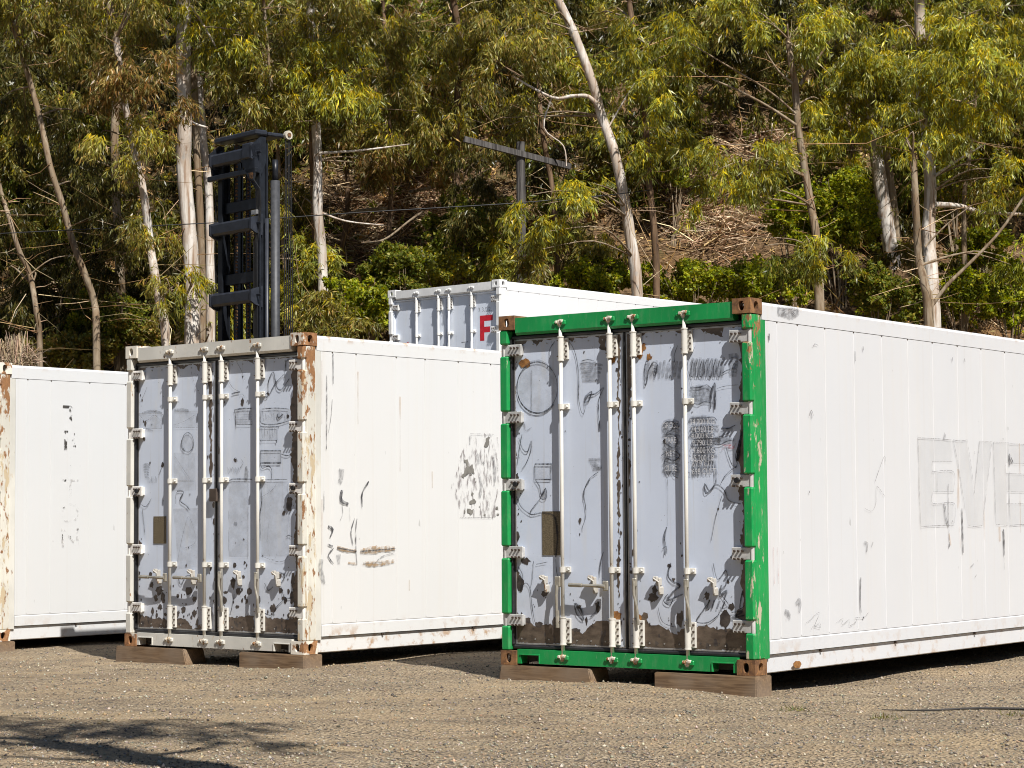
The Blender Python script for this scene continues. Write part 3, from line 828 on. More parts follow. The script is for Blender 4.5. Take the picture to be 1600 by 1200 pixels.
  ('rustpatch', 0, [(1.398, 2.505), (1.386, 2.491), (1.382, 2.482), (1.372, 2.477), (1.36, 2.481), (1.351, 2.487), (1.35, 2.497), (1.343, 2.508), (1.349, 2.521), (1.356, 2.526), (1.363, 2.534), (1.374, 2.528), (1.382, 2.523), (1.389, 2.516)]),
  ('rustpatch', 0, [(1.154, 0.422), (1.154, 0.408), (1.138, 0.39), (1.127, 0.375), (1.112, 0.389), (1.1, 0.389), (1.088, 0.399), (1.084, 0.421), (1.089, 0.442), (1.092, 0.458), (1.11, 0.459), (1.128, 0.463), (1.138, 0.454), (1.162, 0.439)]),
  ('rustpatch', 0, [(1.359, 0.398), (1.354, 0.38), (1.343, 0.364), (1.332, 0.351), (1.311, 0.352), (1.295, 0.359), (1.29, 0.378), (1.272, 0.396), (1.285, 0.416), (1.297, 0.436), (1.312, 0.436), (1.332, 0.446), (1.353, 0.425), (1.357, 0.412)]),
  ('bare', 0, [(0.085, 2.726), (0.514, 2.74), (0.532, 2.663), (0.419, 2.654), (0.343, 2.635), (0.267, 2.669), (0.19, 2.643), (0.084, 2.641)]),
  ('bare', 0, [(0.644, 2.737), (1.039, 2.75), (1.037, 2.553), (0.992, 2.571), (0.957, 2.677), (0.865, 2.667), (0.746, 2.689), (0.699, 2.646), (0.644, 2.695)]),
  ('bare', 0, [(1.353, 2.74), (1.772, 2.737), (1.771, 2.647), (1.667, 2.66), (1.546, 2.689), (1.423, 2.674), (1.351, 2.611)]),
  ('bare', 0, [(1.823, 2.728), (2.337, 2.732), (2.336, 2.658), (2.278, 2.69), (2.153, 2.669), (2.144, 2.612), (2.06, 2.638), (1.908, 2.697), (1.823, 2.717)]),
  ('bare', 0, [(0.078, 0.474), (0.15, 0.399), (0.245, 0.356), (0.301, 0.32), (0.414, 0.345), (0.582, 0.327), (0.581, 0.207), (0.076, 0.223)]),
  ('bare', 0, [(0.628, 0.291), (0.711, 0.301), (0.784, 0.273), (0.839, 0.326), (0.912, 0.372), (0.984, 0.382), (1.056, 0.376), (1.054, 0.207), (0.627, 0.204)]),
  ('bare', 0, [(1.341, 0.426), (1.394, 0.457), (1.428, 0.363), (1.515, 0.358), (1.566, 0.345), (1.661, 0.297), (1.772, 0.343), (1.77, 0.207), (1.338, 0.201)]),
  ('bare', 0, [(1.849, 0.374), (1.942, 0.362), (2.043, 0.35), (2.192, 0.34), (2.324, 0.364), (2.321, 0.199), (1.847, 0.202)]),
  ('bare', 0, [(0.084, 2.648), (0.097, 2.54), (0.121, 2.461), (0.107, 2.354), (0.119, 2.231), (0.093, 2.139), (0.111, 2.016), (0.102, 1.862), (0.124, 1.708), (0.094, 1.586), (0.118, 1.494), (0.086, 1.357), (0.069, 1.357), (0.08, 2.649)]),
  ('bare', 0, [(0.074, 1.528), (0.098, 1.375), (0.085, 1.176), (0.128, 1.069), (0.136, 0.977), (0.107, 0.84), (0.144, 0.718), (0.113, 0.551), (0.078, 0.474), (0.065, 0.474)]),
  ('bare', 0, [(1.142, 2.727), (1.174, 2.725), (1.157, 1.347), (1.139, 1.347), (1.134, 1.628), (1.154, 1.923), (1.143, 2.221), (1.157, 2.488), (1.133, 2.548)]),
  ('bare', 0, [(1.159, 1.512), (1.148, 0.569), (1.137, 0.569), (1.125, 0.774), (1.143, 1.069), (1.135, 1.29), (1.145, 1.512)]),
  ('bare', 0, [(2.284, 2.561), (2.342, 2.558), (2.326, 1.336), (2.265, 1.336), (2.286, 1.606), (2.246, 1.663), (2.299, 1.89), (2.295, 2.175), (2.315, 2.388)]),
  ('bare', 0, [(2.291, 1.409), (2.337, 1.409), (2.332, 0.365), (2.275, 0.377), (2.303, 0.589), (2.272, 0.702), (2.313, 0.928), (2.277, 1.041), (2.313, 1.239)]),
  ('bare', 0, [(1.219, 2.737), (1.272, 2.719), (1.271, 2.615), (1.294, 2.274), (1.265, 2.157), (1.243, 1.773), (1.268, 1.625), (1.238, 1.346), (1.207, 1.346)]),
 ],
 'Bd': [
  ('fill', 0, [(0.113, 2.246), (0.45, 2.234), (0.45, 2.084), (0.114, 2.094)]),
  ('thin', 0.01, [(0.113, 2.246), (0.45, 2.234), (0.45, 2.084), (0.114, 2.094), (0.113, 2.246)]),
  ('fill', 0, [(0.615, 2.248), (0.961, 2.236), (0.961, 2.081), (0.616, 2.092)]),
  ('thin', 0.01, [(0.615, 2.248), (0.961, 2.236), (0.961, 2.081), (0.616, 2.092), (0.615, 2.248)]),
  ('smear', 0.03, [(0.163, 2.247), (0.322, 2.261), (0.45, 2.238)]),
  ('smear', 0.045, [(0.625, 2.258), (0.751, 2.253), (0.837, 2.243)]),
  ('smear', 0.03, [(0.224, 2.091), (0.323, 2.068)]),
  ('thin', 0.008, [(0.113, 2.24), (0.223, 2.17), (0.342, 2.218), (0.44, 2.163)]),
  ('thin', 0.008, [(0.635, 2.117), (0.789, 2.151), (0.942, 2.21)]),
  ('line', 0.012, [(0.905, 1.941), (0.901, 1.915), (0.892, 1.891), (0.877, 1.872), (0.858, 1.858), (0.836, 1.851), (0.813, 1.852), (0.791, 1.86), (0.772, 1.874), (0.757, 1.895), (0.747, 1.919), (0.744, 1.945), (0.747, 1.972), (0.757, 1.995), (0.771, 2.015), (0.791, 2.029), (0.813, 2.036), (0.836, 2.035), (0.857, 2.027), (0.877, 2.012), (0.892, 1.992), (0.901, 1.967), (0.905, 1.941)]),
  ('fill', 0, [(0.901, 1.941), (0.898, 1.916), (0.889, 1.893), (0.875, 1.874), (0.856, 1.86), (0.836, 1.854), (0.814, 1.854), (0.793, 1.862), (0.774, 1.876), (0.76, 1.896), (0.751, 1.92), (0.748, 1.945), (0.751, 1.971), (0.76, 1.994), (0.774, 2.013), (0.792, 2.026), (0.813, 2.033), (0.835, 2.032), (0.856, 2.025), (0.874, 2.01), (0.888, 1.99), (0.898, 1.967)]),
  ('line', 0.02, [(0.742, 1.971), (0.732, 1.907), (0.781, 1.857)]),
  ('line', 0.016, [(0.905, 1.941), (0.901, 1.883)]),
  ('fill', 0, [(0.617, 1.851), (0.924, 1.844), (0.924, 1.568), (0.618, 1.572)]),
  ('thin', 0.01, [(0.636, 1.818), (0.752, 1.7), (0.867, 1.582)]),
  ('fill', 0, [(0.61, 1.59), (0.935, 1.585), (0.935, 1.489), (0.611, 1.485)]),
  ('fill', 0, [(0.611, 1.318), (0.961, 1.324), (0.962, 0.771), (0.692, 0.742)]),
  ('thin', 0.01, [(0.692, 0.751), (0.691, 0.855), (0.781, 1.134), (0.845, 1.238), (0.936, 1.013), (0.782, 0.943)]),
  ('line', 0.016, [(0.676, 1.484), (0.767, 1.474), (0.715, 1.396), (0.806, 1.343), (0.858, 1.299)]),
  ('thin', 0.012, [(0.65, 1.362), (0.663, 1.467), (0.728, 1.483)]),
  ('smear', 0.03, [(0.176, 1.743), (0.235, 1.749), (0.281, 1.735)]),
  ('smear', 0.03, [(0.182, 1.72), (0.235, 1.724), (0.277, 1.711)]),
  ('smear', 0.03, [(0.188, 1.696), (0.235, 1.699), (0.273, 1.688)]),
  ('smear', 0.03, [(0.194, 1.672), (0.236, 1.674), (0.269, 1.664)]),
  ('smear', 0.03, [(0.2, 1.648), (0.236, 1.649), (0.265, 1.641)]),
  ('smear', 0.03, [(0.206, 1.625), (0.236, 1.624), (0.262, 1.617)]),
  ('smear', 0.018, [(0.256, 1.63), (0.252, 1.565)]),
  ('smear', 0.018, [(0.273, 1.618), (0.27, 1.564)]),
  ('smear', 0.018, [(0.291, 1.606), (0.287, 1.564)]),
  ('smear', 0.018, [(0.309, 1.629), (0.305, 1.564)]),
  ('smear', 0.018, [(0.327, 1.617), (0.323, 1.564)]),
  ('smear', 0.018, [(0.344, 1.605), (0.341, 1.563)]),
  ('smear', 0.018, [(0.362, 1.628), (0.358, 1.563)]),
  ('smear', 0.018, [(0.38, 1.616), (0.376, 1.563)]),
  ('dark', 0, [(0.488, 1.737), (0.49, 1.721), (0.478, 1.713), (0.466, 1.709), (0.456, 1.709), (0.444, 1.711), (0.433, 1.722), (0.442, 1.738), (0.439, 1.752), (0.444, 1.766), (0.456, 1.772), (0.467, 1.769), (0.478, 1.756), (0.479, 1.748)]),
  ('line', 0.02, [(0.452, 1.705), (0.413, 1.641)]),
  ('fill', 0, [(1.474, 2.236), (1.702, 2.228), (1.702, 2.083), (1.474, 2.09)]),
  ('line', 0.014, [(1.465, 2.23), (1.484, 2.153), (1.487, 2.046)]),
  ('line', 0.016, [(1.465, 2.228), (1.575, 2.236), (1.706, 2.234)]),
  ('line', 0.012, [(1.502, 2.09), (1.702, 2.083)]),
  ('thin', 0.007, [(1.484, 2.204), (1.702, 2.201)]),
  ('thin', 0.007, [(1.484, 2.181), (1.702, 2.179)]),
  ('thin', 0.007, [(1.484, 2.159), (1.702, 2.156)]),
  ('thin', 0.007, [(1.484, 2.136), (1.702, 2.133)]),
  ('thin', 0.007, [(1.484, 2.113), (1.702, 2.111)]),
  ('thin', 0.006, [(1.511, 2.228), (1.511, 2.092)]),
  ('thin', 0.006, [(1.544, 2.227), (1.544, 2.091)]),
  ('thin', 0.006, [(1.577, 2.226), (1.577, 2.09)]),
  ('thin', 0.006, [(1.61, 2.225), (1.61, 2.089)]),
  ('thin', 0.006, [(1.642, 2.224), (1.643, 2.088)]),
  ('thin', 0.006, [(1.675, 2.222), (1.675, 2.087)]),
  ('fill', 0, [(1.802, 2.224), (2.193, 2.21), (2.192, 2.074), (1.802, 2.086)]),
  ('line', 0.013, [(1.796, 2.243), (1.811, 2.167), (1.82, 2.098), (1.918, 2.076), (2.043, 2.079), (2.192, 2.105)]),
  ('line', 0.013, [(1.838, 2.223), (2.007, 2.225), (2.184, 2.21)]),
  ('smear', 0.02, [(1.838, 2.204), (1.856, 2.116)]),
  ('smear', 0.02, [(1.873, 2.184), (1.891, 2.127)]),
  ('smear', 0.02, [(1.909, 2.164), (1.927, 2.138)]),
  ('smear', 0.02, [(1.945, 2.2), (1.963, 2.15)]),
  ('smear', 0.02, [(1.981, 2.18), (1.998, 2.111)]),
  ('smear', 0.02, [(2.016, 2.16), (2.034, 2.122)]),
  ('smear', 0.02, [(2.052, 2.196), (2.069, 2.134)]),
  ('smear', 0.02, [(2.087, 2.176), (2.105, 2.145)]),
  ('smear', 0.02, [(2.122, 2.157), (2.14, 2.106)]),
  ('smear', 0.02, [(2.157, 2.193), (2.175, 2.118)]),
  ('dark', 0, [(2.184, 2.142), (2.183, 2.133), (2.177, 2.123), (2.171, 2.127), (2.163, 2.12), (2.155, 2.127), (2.148, 2.134), (2.15, 2.143), (2.145, 2.153), (2.156, 2.164), (2.162, 2.162), (2.17, 2.162), (2.176, 2.161), (2.188, 2.152)]),
  ('line', 0.02, [(2.034, 2.172), (2.052, 2.134), (2.113, 2.169)]),
  ('fill', 0, [(1.807, 2.061), (2.034, 2.054), (2.034, 1.93), (1.807, 1.936)]),
  ('line', 0.012, [(1.807, 2.061), (2.034, 2.054), (2.034, 1.93), (1.807, 1.936), (1.807, 2.061)]),
  ('line', 0.02, [(1.82, 1.932), (1.825, 1.917)]),
  ('line', 0.022, [(2.021, 1.93), (2.025, 1.908)]),
  ('smear', 0.018, [(1.829, 2.048), (1.838, 1.954)]),
  ('smear', 0.018, [(1.863, 2.047), (1.872, 1.972)]),
  ('smear', 0.018, [(1.897, 2.046), (1.906, 1.989)]),
  ('smear', 0.018, [(1.931, 2.045), (1.939, 1.951)]),
  ('smear', 0.018, [(1.964, 2.044), (1.973, 1.969)]),
  ('smear', 0.018, [(1.998, 2.043), (2.007, 1.986)]),
  ('fill', 0, [(1.814, 1.839), (2.081, 1.833), (2.081, 1.721), (1.814, 1.727)]),
  ('line', 0.02, [(1.814, 1.839), (2.081, 1.833), (2.081, 1.721), (1.814, 1.727), (1.814, 1.839)]),
  ('line', 0.014, [(2.087, 1.804), (2.148, 1.788), (2.201, 1.795), (2.224, 1.838)]),
  ('line', 0.014, [(1.814, 1.723), (1.838, 1.679), (1.918, 1.696), (1.962, 1.664), (1.962, 1.577)]),
  ('line', 0.018, [(2.131, 2.529), (2.123, 2.492)]),
  ('line', 0.017, [(1.882, 2.321), (1.868, 2.347), (1.897, 2.365), (1.922, 2.351), (1.882, 2.318)]),
  ('line', 0.016, [(1.918, 2.364), (1.922, 2.476), (1.981, 2.558), (2.007, 2.485), (2.034, 2.409), (2.075, 2.387), (2.122, 2.417), (2.193, 2.489)]),
  ('line', 0.012, [(1.933, 2.353), (2.007, 2.447), (2.123, 2.529)]),
  ('dark', 0, [(1.932, 2.361), (1.927, 2.354), (1.927, 2.343), (1.917, 2.34), (1.912, 2.341), (1.907, 2.345), (1.902, 2.352), (1.897, 2.362), (1.904, 2.368), (1.903, 2.376), (1.911, 2.38), (1.918, 2.382), (1.923, 2.372), (1.929, 2.369)]),
  ('line', 0.016, [(2.14, 2.553), (2.146, 2.64), (2.193, 2.662), (2.263, 2.646), (2.272, 2.596)]),
  ('thin', 0.008, [(1.891, 2.29), (1.856, 2.228)]),
  ('thin', 0.01, [(1.354, 2.654), (1.4, 2.601), (1.373, 2.526), (1.447, 2.434), (1.548, 2.392)]),
  ('thin', 0.01, [(1.492, 2.679), (1.557, 2.594), (1.602, 2.503)]),
  ('line', 0.02, [(1.428, 2.377), (1.483, 2.388), (1.542, 2.392)]),
  ('dark', 0, [(1.6, 2.295), (1.59, 2.272), (1.583, 2.255), (1.571, 2.252), (1.561, 2.25), (1.55, 2.259), (1.537, 2.276), (1.544, 2.297), (1.545, 2.32), (1.552, 2.335), (1.559, 2.33), (1.571, 2.345), (1.584, 2.321), (1.594, 2.317)]),
  ('thin', 0.01, [(1.533, 2.335), (1.535, 2.35), (1.543, 2.362), (1.553, 2.369), (1.566, 2.372), (1.578, 2.368), (1.589, 2.36), (1.596, 2.347), (1.599, 2.333)]),
  ('thin', 0.01, [(0.864, 2.64), (0.893, 2.548), (0.941, 2.455), (1.017, 2.375)]),
  ('thin', 0.009, [(0.238, 2.499), (0.192, 2.421), (0.093, 2.306)]),
  ('smear', 0.018, [(1.364, 1.701), (1.383, 1.631)]),
  ('smear', 0.018, [(1.383, 1.685), (1.401, 1.64)]),
  ('smear', 0.018, [(1.401, 1.7), (1.42, 1.65)]),
  ('smear', 0.018, [(1.42, 1.684), (1.438, 1.63)]),
  ('smear', 0.018, [(1.438, 1.699), (1.457, 1.639)]),
  ('smear', 0.018, [(1.456, 1.684), (1.475, 1.649)]),
  ('smear', 0.018, [(1.475, 1.698), (1.493, 1.629)]),
  ('smear', 0.018, [(1.493, 1.683), (1.512, 1.638)]),
  ('smear', 0.018, [(1.511, 1.698), (1.53, 1.648)]),
  ('dark', 0, [(1.492, 1.761), (1.497, 1.751), (1.485, 1.747), (1.479, 1.738), (1.471, 1.743), (1.461, 1.745), (1.457, 1.755), (1.454, 1.762), (1.452, 1.772), (1.459, 1.783), (1.469, 1.787), (1.48, 1.78), (1.492, 1.775), (1.498, 1.773)]),
  ('thin', 0.016, [(1.447, 1.762), (1.484, 1.787), (1.511, 1.742)]),
  ('thin', 0.016, [(1.539, 1.685), (1.584, 1.734), (1.548, 1.773)]),
  ('smearpatch', 0, [(1.647, 1.632), (1.655, 1.606), (1.641, 1.573), (1.628, 1.571), (1.613, 1.573), (1.597, 1.569), (1.589, 1.611), (1.59, 1.633), (1.598, 1.665), (1.604, 1.683), (1.612, 1.7), (1.628, 1.703), (1.64, 1.677), (1.653, 1.655)]),
  ('line', 0.016, [(1.392, 1.561), (1.429, 1.583), (1.594, 1.583), (1.703, 1.579)]),
  ('line', 0.014, [(1.82, 1.573), (2.165, 1.571)]),
  ('fill', 0, [(1.39, 1.569), (1.65, 1.565), (1.65, 0.871), (1.391, 0.869)]),
  ('thin', 0.01, [(1.39, 1.569), (1.65, 1.565), (1.65, 0.871), (1.391, 0.869), (1.39, 1.569)]),
  ('fill', 0, [(1.821, 1.563), (2.169, 1.557), (2.168, 0.874), (1.821, 0.872)]),
  ('line', 0.014, [(1.808, 1.571), (1.833, 1.385), (1.808, 1.234), (1.821, 1.015)]),
  ('thin', 0.01, [(1.821, 0.872), (2.168, 0.874), (2.169, 1.532)]),
  ('thin', 0.01, [(1.929, 1.2), (1.905, 1.015), (1.941, 0.864), (2.001, 0.848), (2.025, 0.898)]),
  ('thin', 0.01, [(1.833, 1.419), (1.953, 1.468), (2.026, 1.535)]),
  ('smearpatch', 0, [(1.499, 1.167), (1.497, 1.155), (1.494, 1.15), (1.481, 1.148), (1.473, 1.145), (1.465, 1.148), (1.457, 1.158), (1.456, 1.167), (1.455, 1.178), (1.462, 1.188), (1.472, 1.192), (1.484, 1.19), (1.491, 1.187), (1.504, 1.175)]),
  ('dark', 0, [(1.604, 1.028), (1.603, 1.024), (1.598, 1.022), (1.592, 1.022), (1.585, 1.022), (1.579, 1.022), (1.576, 1.024), (1.568, 1.028), (1.575, 1.031), (1.577, 1.033), (1.585, 1.037), (1.593, 1.034), (1.599, 1.035), (1.604, 1.032)]),
  ('dark', 0, [(1.497, 0.785), (1.487, 0.77), (1.482, 0.765), (1.471, 0.751), (1.458, 0.762), (1.444, 0.756), (1.436, 0.773), (1.438, 0.784), (1.436, 0.794), (1.449, 0.807), (1.458, 0.819), (1.471, 0.819), (1.486, 0.804), (1.488, 0.796)]),
  ('dark', 0, [(1.618, 0.811), (1.619, 0.804), (1.61, 0.801), (1.605, 0.795), (1.598, 0.793), (1.588, 0.799), (1.587, 0.803), (1.584, 0.811), (1.585, 0.818), (1.593, 0.826), (1.597, 0.828), (1.604, 0.828), (1.612, 0.825), (1.616, 0.817)]),
  ('dark', 0, [(1.611, 0.684), (1.603, 0.671), (1.594, 0.664), (1.587, 0.665), (1.576, 0.659), (1.567, 0.66), (1.564, 0.674), (1.56, 0.684), (1.563, 0.697), (1.564, 0.702), (1.577, 0.705), (1.587, 0.705), (1.595, 0.702), (1.6, 0.693)]),
  ('dark', 0, [(1.485, 0.623), (1.47, 0.595), (1.466, 0.57), (1.447, 0.544), (1.435, 0.566), (1.419, 0.565), (1.413, 0.593), (1.412, 0.622), (1.403, 0.654), (1.422, 0.673), (1.434, 0.699), (1.45, 0.686), (1.467, 0.665), (1.479, 0.649)]),
  ('dark', 0, [(1.565, 0.548), (1.56, 0.527), (1.541, 0.513), (1.526, 0.503), (1.507, 0.516), (1.486, 0.51), (1.483, 0.531), (1.472, 0.547), (1.469, 0.566), (1.487, 0.575), (1.506, 0.58), (1.524, 0.584), (1.545, 0.583), (1.545, 0.563)]),
  ('dark', 0, [(1.383, 0.537), (1.365, 0.53), (1.366, 0.523), (1.349, 0.52), (1.333, 0.522), (1.326, 0.52), (1.31, 0.527), (1.314, 0.535), (1.305, 0.541), (1.317, 0.547), (1.335, 0.551), (1.35, 0.549), (1.36, 0.547), (1.367, 0.544)]),
  ('dark', 0, [(1.694, 0.55), (1.694, 0.534), (1.681, 0.527), (1.67, 0.52), (1.656, 0.509), (1.638, 0.514), (1.626, 0.532), (1.624, 0.549), (1.632, 0.567), (1.637, 0.585), (1.655, 0.58), (1.669, 0.592), (1.68, 0.583), (1.702, 0.569)]),
  ('dark', 0, [(1.535, 0.404), (1.527, 0.397), (1.524, 0.389), (1.509, 0.39), (1.496, 0.386), (1.482, 0.39), (1.479, 0.394), (1.467, 0.402), (1.471, 0.41), (1.48, 0.418), (1.496, 0.415), (1.512, 0.42), (1.529, 0.418), (1.527, 0.409)]),
  ('dark', 0, [(2.017, 0.406), (2.015, 0.391), (2.014, 0.367), (1.99, 0.353), (1.964, 0.363), (1.938, 0.363), (1.931, 0.381), (1.914, 0.404), (1.934, 0.423), (1.942, 0.439), (1.965, 0.443), (1.989, 0.46), (2.004, 0.446), (2.015, 0.426)]),
  ('dark', 0, [(0.495, 0.539), (0.465, 0.515), (0.452, 0.499), (0.435, 0.483), (0.402, 0.479), (0.382, 0.481), (0.372, 0.51), (0.353, 0.536), (0.357, 0.555), (0.373, 0.575), (0.4, 0.582), (0.435, 0.584), (0.451, 0.592), (0.464, 0.566)]),
  ('dark', 0, [(0.396, 0.467), (0.402, 0.453), (0.391, 0.435), (0.372, 0.424), (0.357, 0.418), (0.348, 0.436), (0.337, 0.445), (0.333, 0.465), (0.325, 0.481), (0.338, 0.49), (0.358, 0.503), (0.373, 0.501), (0.383, 0.502), (0.402, 0.485)]),
  ('dark', 0, [(0.899, 0.545), (0.889, 0.519), (0.874, 0.507), (0.846, 0.496), (0.821, 0.49), (0.803, 0.495), (0.791, 0.52), (0.781, 0.543), (0.788, 0.566), (0.794, 0.585), (0.82, 0.58), (0.849, 0.581), (0.868, 0.58), (0.892, 0.568)]),
  ('dark', 0, [(0.949, 0.469), (0.947, 0.452), (0.94, 0.444), (0.919, 0.441), (0.903, 0.432), (0.893, 0.445), (0.878, 0.453), (0.881, 0.467), (0.884, 0.482), (0.882, 0.492), (0.902, 0.494), (0.922, 0.499), (0.938, 0.489), (0.95, 0.48)]),
  ('dark', 0, [(0.95, 0.331), (0.935, 0.313), (0.931, 0.301), (0.92, 0.285), (0.904, 0.294), (0.887, 0.298), (0.878, 0.308), (0.882, 0.329), (0.874, 0.347), (0.895, 0.365), (0.903, 0.365), (0.921, 0.377), (0.936, 0.362), (0.95, 0.352)]),
  ('dark', 0, [(0.798, 0.362), (0.792, 0.343), (0.781, 0.325), (0.766, 0.326), (0.749, 0.317), (0.727, 0.335), (0.728, 0.347), (0.724, 0.36), (0.727, 0.38), (0.73, 0.384), (0.749, 0.402), (0.764, 0.406), (0.785, 0.392), (0.796, 0.381)]),
  ('dark', 0, [(0.34, 0.589), (0.337, 0.572), (0.332, 0.567), (0.318, 0.549), (0.303, 0.559), (0.291, 0.558), (0.277, 0.572), (0.275, 0.588), (0.277, 0.604), (0.29, 0.609), (0.304, 0.616), (0.317, 0.622), (0.335, 0.621), (0.335, 0.603)]),
  ('dark', 0, [(0.496, 0.469), (0.508, 0.44), (0.495, 0.406), (0.479, 0.399), (0.461, 0.407), (0.451, 0.426), (0.431, 0.446), (0.437, 0.467), (0.433, 0.502), (0.447, 0.515), (0.464, 0.533), (0.476, 0.526), (0.492, 0.519), (0.509, 0.497)]),
  ('dark', 0, [(0.465, 0.38), (0.473, 0.369), (0.457, 0.36), (0.44, 0.346), (0.424, 0.354), (0.4, 0.354), (0.392, 0.363), (0.382, 0.379), (0.4, 0.389), (0.412, 0.401), (0.422, 0.402), (0.438, 0.411), (0.451, 0.399), (0.464, 0.392)]),
  ('dark', 0, [(2.1, 0.566), (2.101, 0.556), (2.092, 0.542), (2.079, 0.542), (2.066, 0.533), (2.055, 0.541), (2.034, 0.555), (2.044, 0.565), (2.036, 0.575), (2.05, 0.592), (2.064, 0.595), (2.081, 0.6), (2.091, 0.582), (2.11, 0.576)]),
  ('dark', 0, [(2.147, 0.5), (2.138, 0.492), (2.125, 0.485), (2.113, 0.487), (2.1, 0.481), (2.085, 0.485), (2.075, 0.494), (2.082, 0.499), (2.084, 0.504), (2.084, 0.508), (2.1, 0.516), (2.114, 0.514), (2.127, 0.513), (2.136, 0.508)]),
  ('dark', 0, [(1.579, 0.464), (1.584, 0.456), (1.577, 0.447), (1.568, 0.443), (1.56, 0.439), (1.555, 0.446), (1.55, 0.456), (1.544, 0.463), (1.55, 0.473), (1.553, 0.477), (1.559, 0.484), (1.57, 0.486), (1.577, 0.484), (1.582, 0.473)]),
  ('dark', 0, [(1.646, 0.457), (1.641, 0.443), (1.642, 0.438), (1.63, 0.432), (1.62, 0.433), (1.613, 0.431), (1.606, 0.446), (1.607, 0.456), (1.609, 0.466), (1.609, 0.473), (1.62, 0.48), (1.632, 0.479), (1.638, 0.478), (1.643, 0.472)]),
  ('dark', 0, [(0.711, 0.334), (0.715, 0.324), (0.702, 0.315), (0.698, 0.319), (0.688, 0.314), (0.679, 0.314), (0.675, 0.323), (0.671, 0.333), (0.676, 0.34), (0.678, 0.347), (0.688, 0.352), (0.697, 0.352), (0.705, 0.345), (0.71, 0.342)]),
  ('dark', 0, [(1.362, 0.46), (1.354, 0.434), (1.346, 0.428), (1.338, 0.424), (1.32, 0.403), (1.306, 0.428), (1.296, 0.434), (1.299, 0.458), (1.302, 0.476), (1.31, 0.505), (1.321, 0.505), (1.335, 0.499), (1.348, 0.491), (1.366, 0.484)]),
  ('dark', 0, [(2.246, 0.502), (2.242, 0.474), (2.235, 0.46), (2.22, 0.438), (2.208, 0.433), (2.196, 0.448), (2.193, 0.469), (2.181, 0.501), (2.194, 0.534), (2.199, 0.554), (2.209, 0.577), (2.221, 0.571), (2.227, 0.562), (2.241, 0.527)]),
  ('dark', 0, [(2.253, 0.668), (2.247, 0.617), (2.241, 0.601), (2.232, 0.595), (2.222, 0.56), (2.211, 0.589), (2.211, 0.62), (2.2, 0.667), (2.21, 0.713), (2.214, 0.729), (2.221, 0.738), (2.232, 0.743), (2.244, 0.752), (2.249, 0.71)]),
  ('dark', 0, [(2.097, 0.699), (2.095, 0.688), (2.08, 0.669), (2.062, 0.675), (2.036, 0.666), (2.021, 0.678), (2.005, 0.685), (2.006, 0.698), (1.998, 0.708), (2.022, 0.729), (2.037, 0.732), (2.058, 0.726), (2.076, 0.718), (2.096, 0.711)]),
  ('dark', 0, [(2.239, 1.348), (2.218, 1.312), (2.211, 1.273), (2.192, 1.268), (2.167, 1.269), (2.141, 1.287), (2.14, 1.309), (2.132, 1.349), (2.144, 1.381), (2.145, 1.411), (2.17, 1.424), (2.193, 1.427), (2.204, 1.42), (2.235, 1.379)]),
  ('line', 0.018, [(0.692, 0.664), (0.731, 0.595), (0.795, 0.674), (0.873, 0.683)]),
  ('line', 0.016, [(1.869, 0.629), (1.917, 0.563), (1.977, 0.597)]),
  ('line', 0.018, [(2.084, 0.582), (2.132, 0.5), (2.215, 0.501)]),
  ('line', 0.015, [(1.466, 0.521), (1.441, 0.419), (1.416, 0.342)]),
  ('line', 0.02, [(2.049, 0.732), (2.132, 0.699), (2.084, 0.632)]),
  ('line', 0.014, [(0.174, 1.313), (0.201, 1.17), (0.215, 1.064)]),
  ('line', 0.012, [(0.146, 1.366), (0.227, 1.339), (0.307, 1.418)]),
  ('line', 0.012, [(2.144, 1.049), (2.18, 1.066), (2.227, 1.049)]),
  ('line', 0.012, [(1.833, 0.368), (1.953, 0.338), (2.025, 0.415), (2.144, 0.5)]),
  ('bare', 0, [(0.061, 2.719), (0.438, 2.723), (0.438, 2.674), (0.34, 2.668), (0.221, 2.671), (0.161, 2.641), (0.061, 2.672)]),
  ('bare', 0, [(0.633, 2.723), (0.988, 2.724), (0.988, 2.608), (0.96, 2.622), (0.922, 2.676), (0.826, 2.661), (0.749, 2.643), (0.633, 2.664)]),
  ('bare', 0, [(1.317, 2.743), (1.711, 2.744), (1.711, 2.649), (1.611, 2.664), (1.483, 2.673), (1.391, 2.659), (1.317, 2.669)]),
  ('bare', 0, [(1.802, 2.743), (2.298, 2.737), (2.298, 2.645), (2.149, 2.671), (2.043, 2.67), (1.9, 2.659), (1.802, 2.657)]),
  ('bare', 0, [(2.237, 2.648), (2.307, 2.644), (2.309, 1.541), (2.227, 1.548), (2.244, 1.659), (2.204, 1.734), (2.218, 1.857), (2.236, 2.004), (2.201, 2.154), (2.215, 2.277), (2.237, 2.4), (2.21, 2.5)]),
  ('bare', 0, [(2.251, 1.565), (2.31, 1.564), (2.308, 0.272), (2.25, 0.271), (2.226, 0.568), (2.274, 0.767), (2.239, 1.016), (2.275, 1.265)]),
  ('bare', 0, [(0.051, 2.719), (0.065, 2.718), (0.098, 2.558), (0.075, 2.36), (0.094, 2.148), (0.075, 1.963), (0.09, 1.765), (0.075, 1.581), (0.057, 1.581)]),
  ('bare', 0, [(0.037, 1.599), (0.07, 1.491), (0.053, 1.242), (0.089, 1.046), (0.17, 0.976), (0.095, 0.851), (0.118, 0.603), (0.07, 0.46), (0.093, 0.284), (0.044, 0.283)]),
  ('bare', 0, [(1.111, 2.666), (1.152, 2.664), (1.158, 1.564), (1.132, 1.565), (1.113, 1.68), (1.131, 1.935), (1.105, 2.115), (1.123, 2.319), (1.096, 2.513)]),
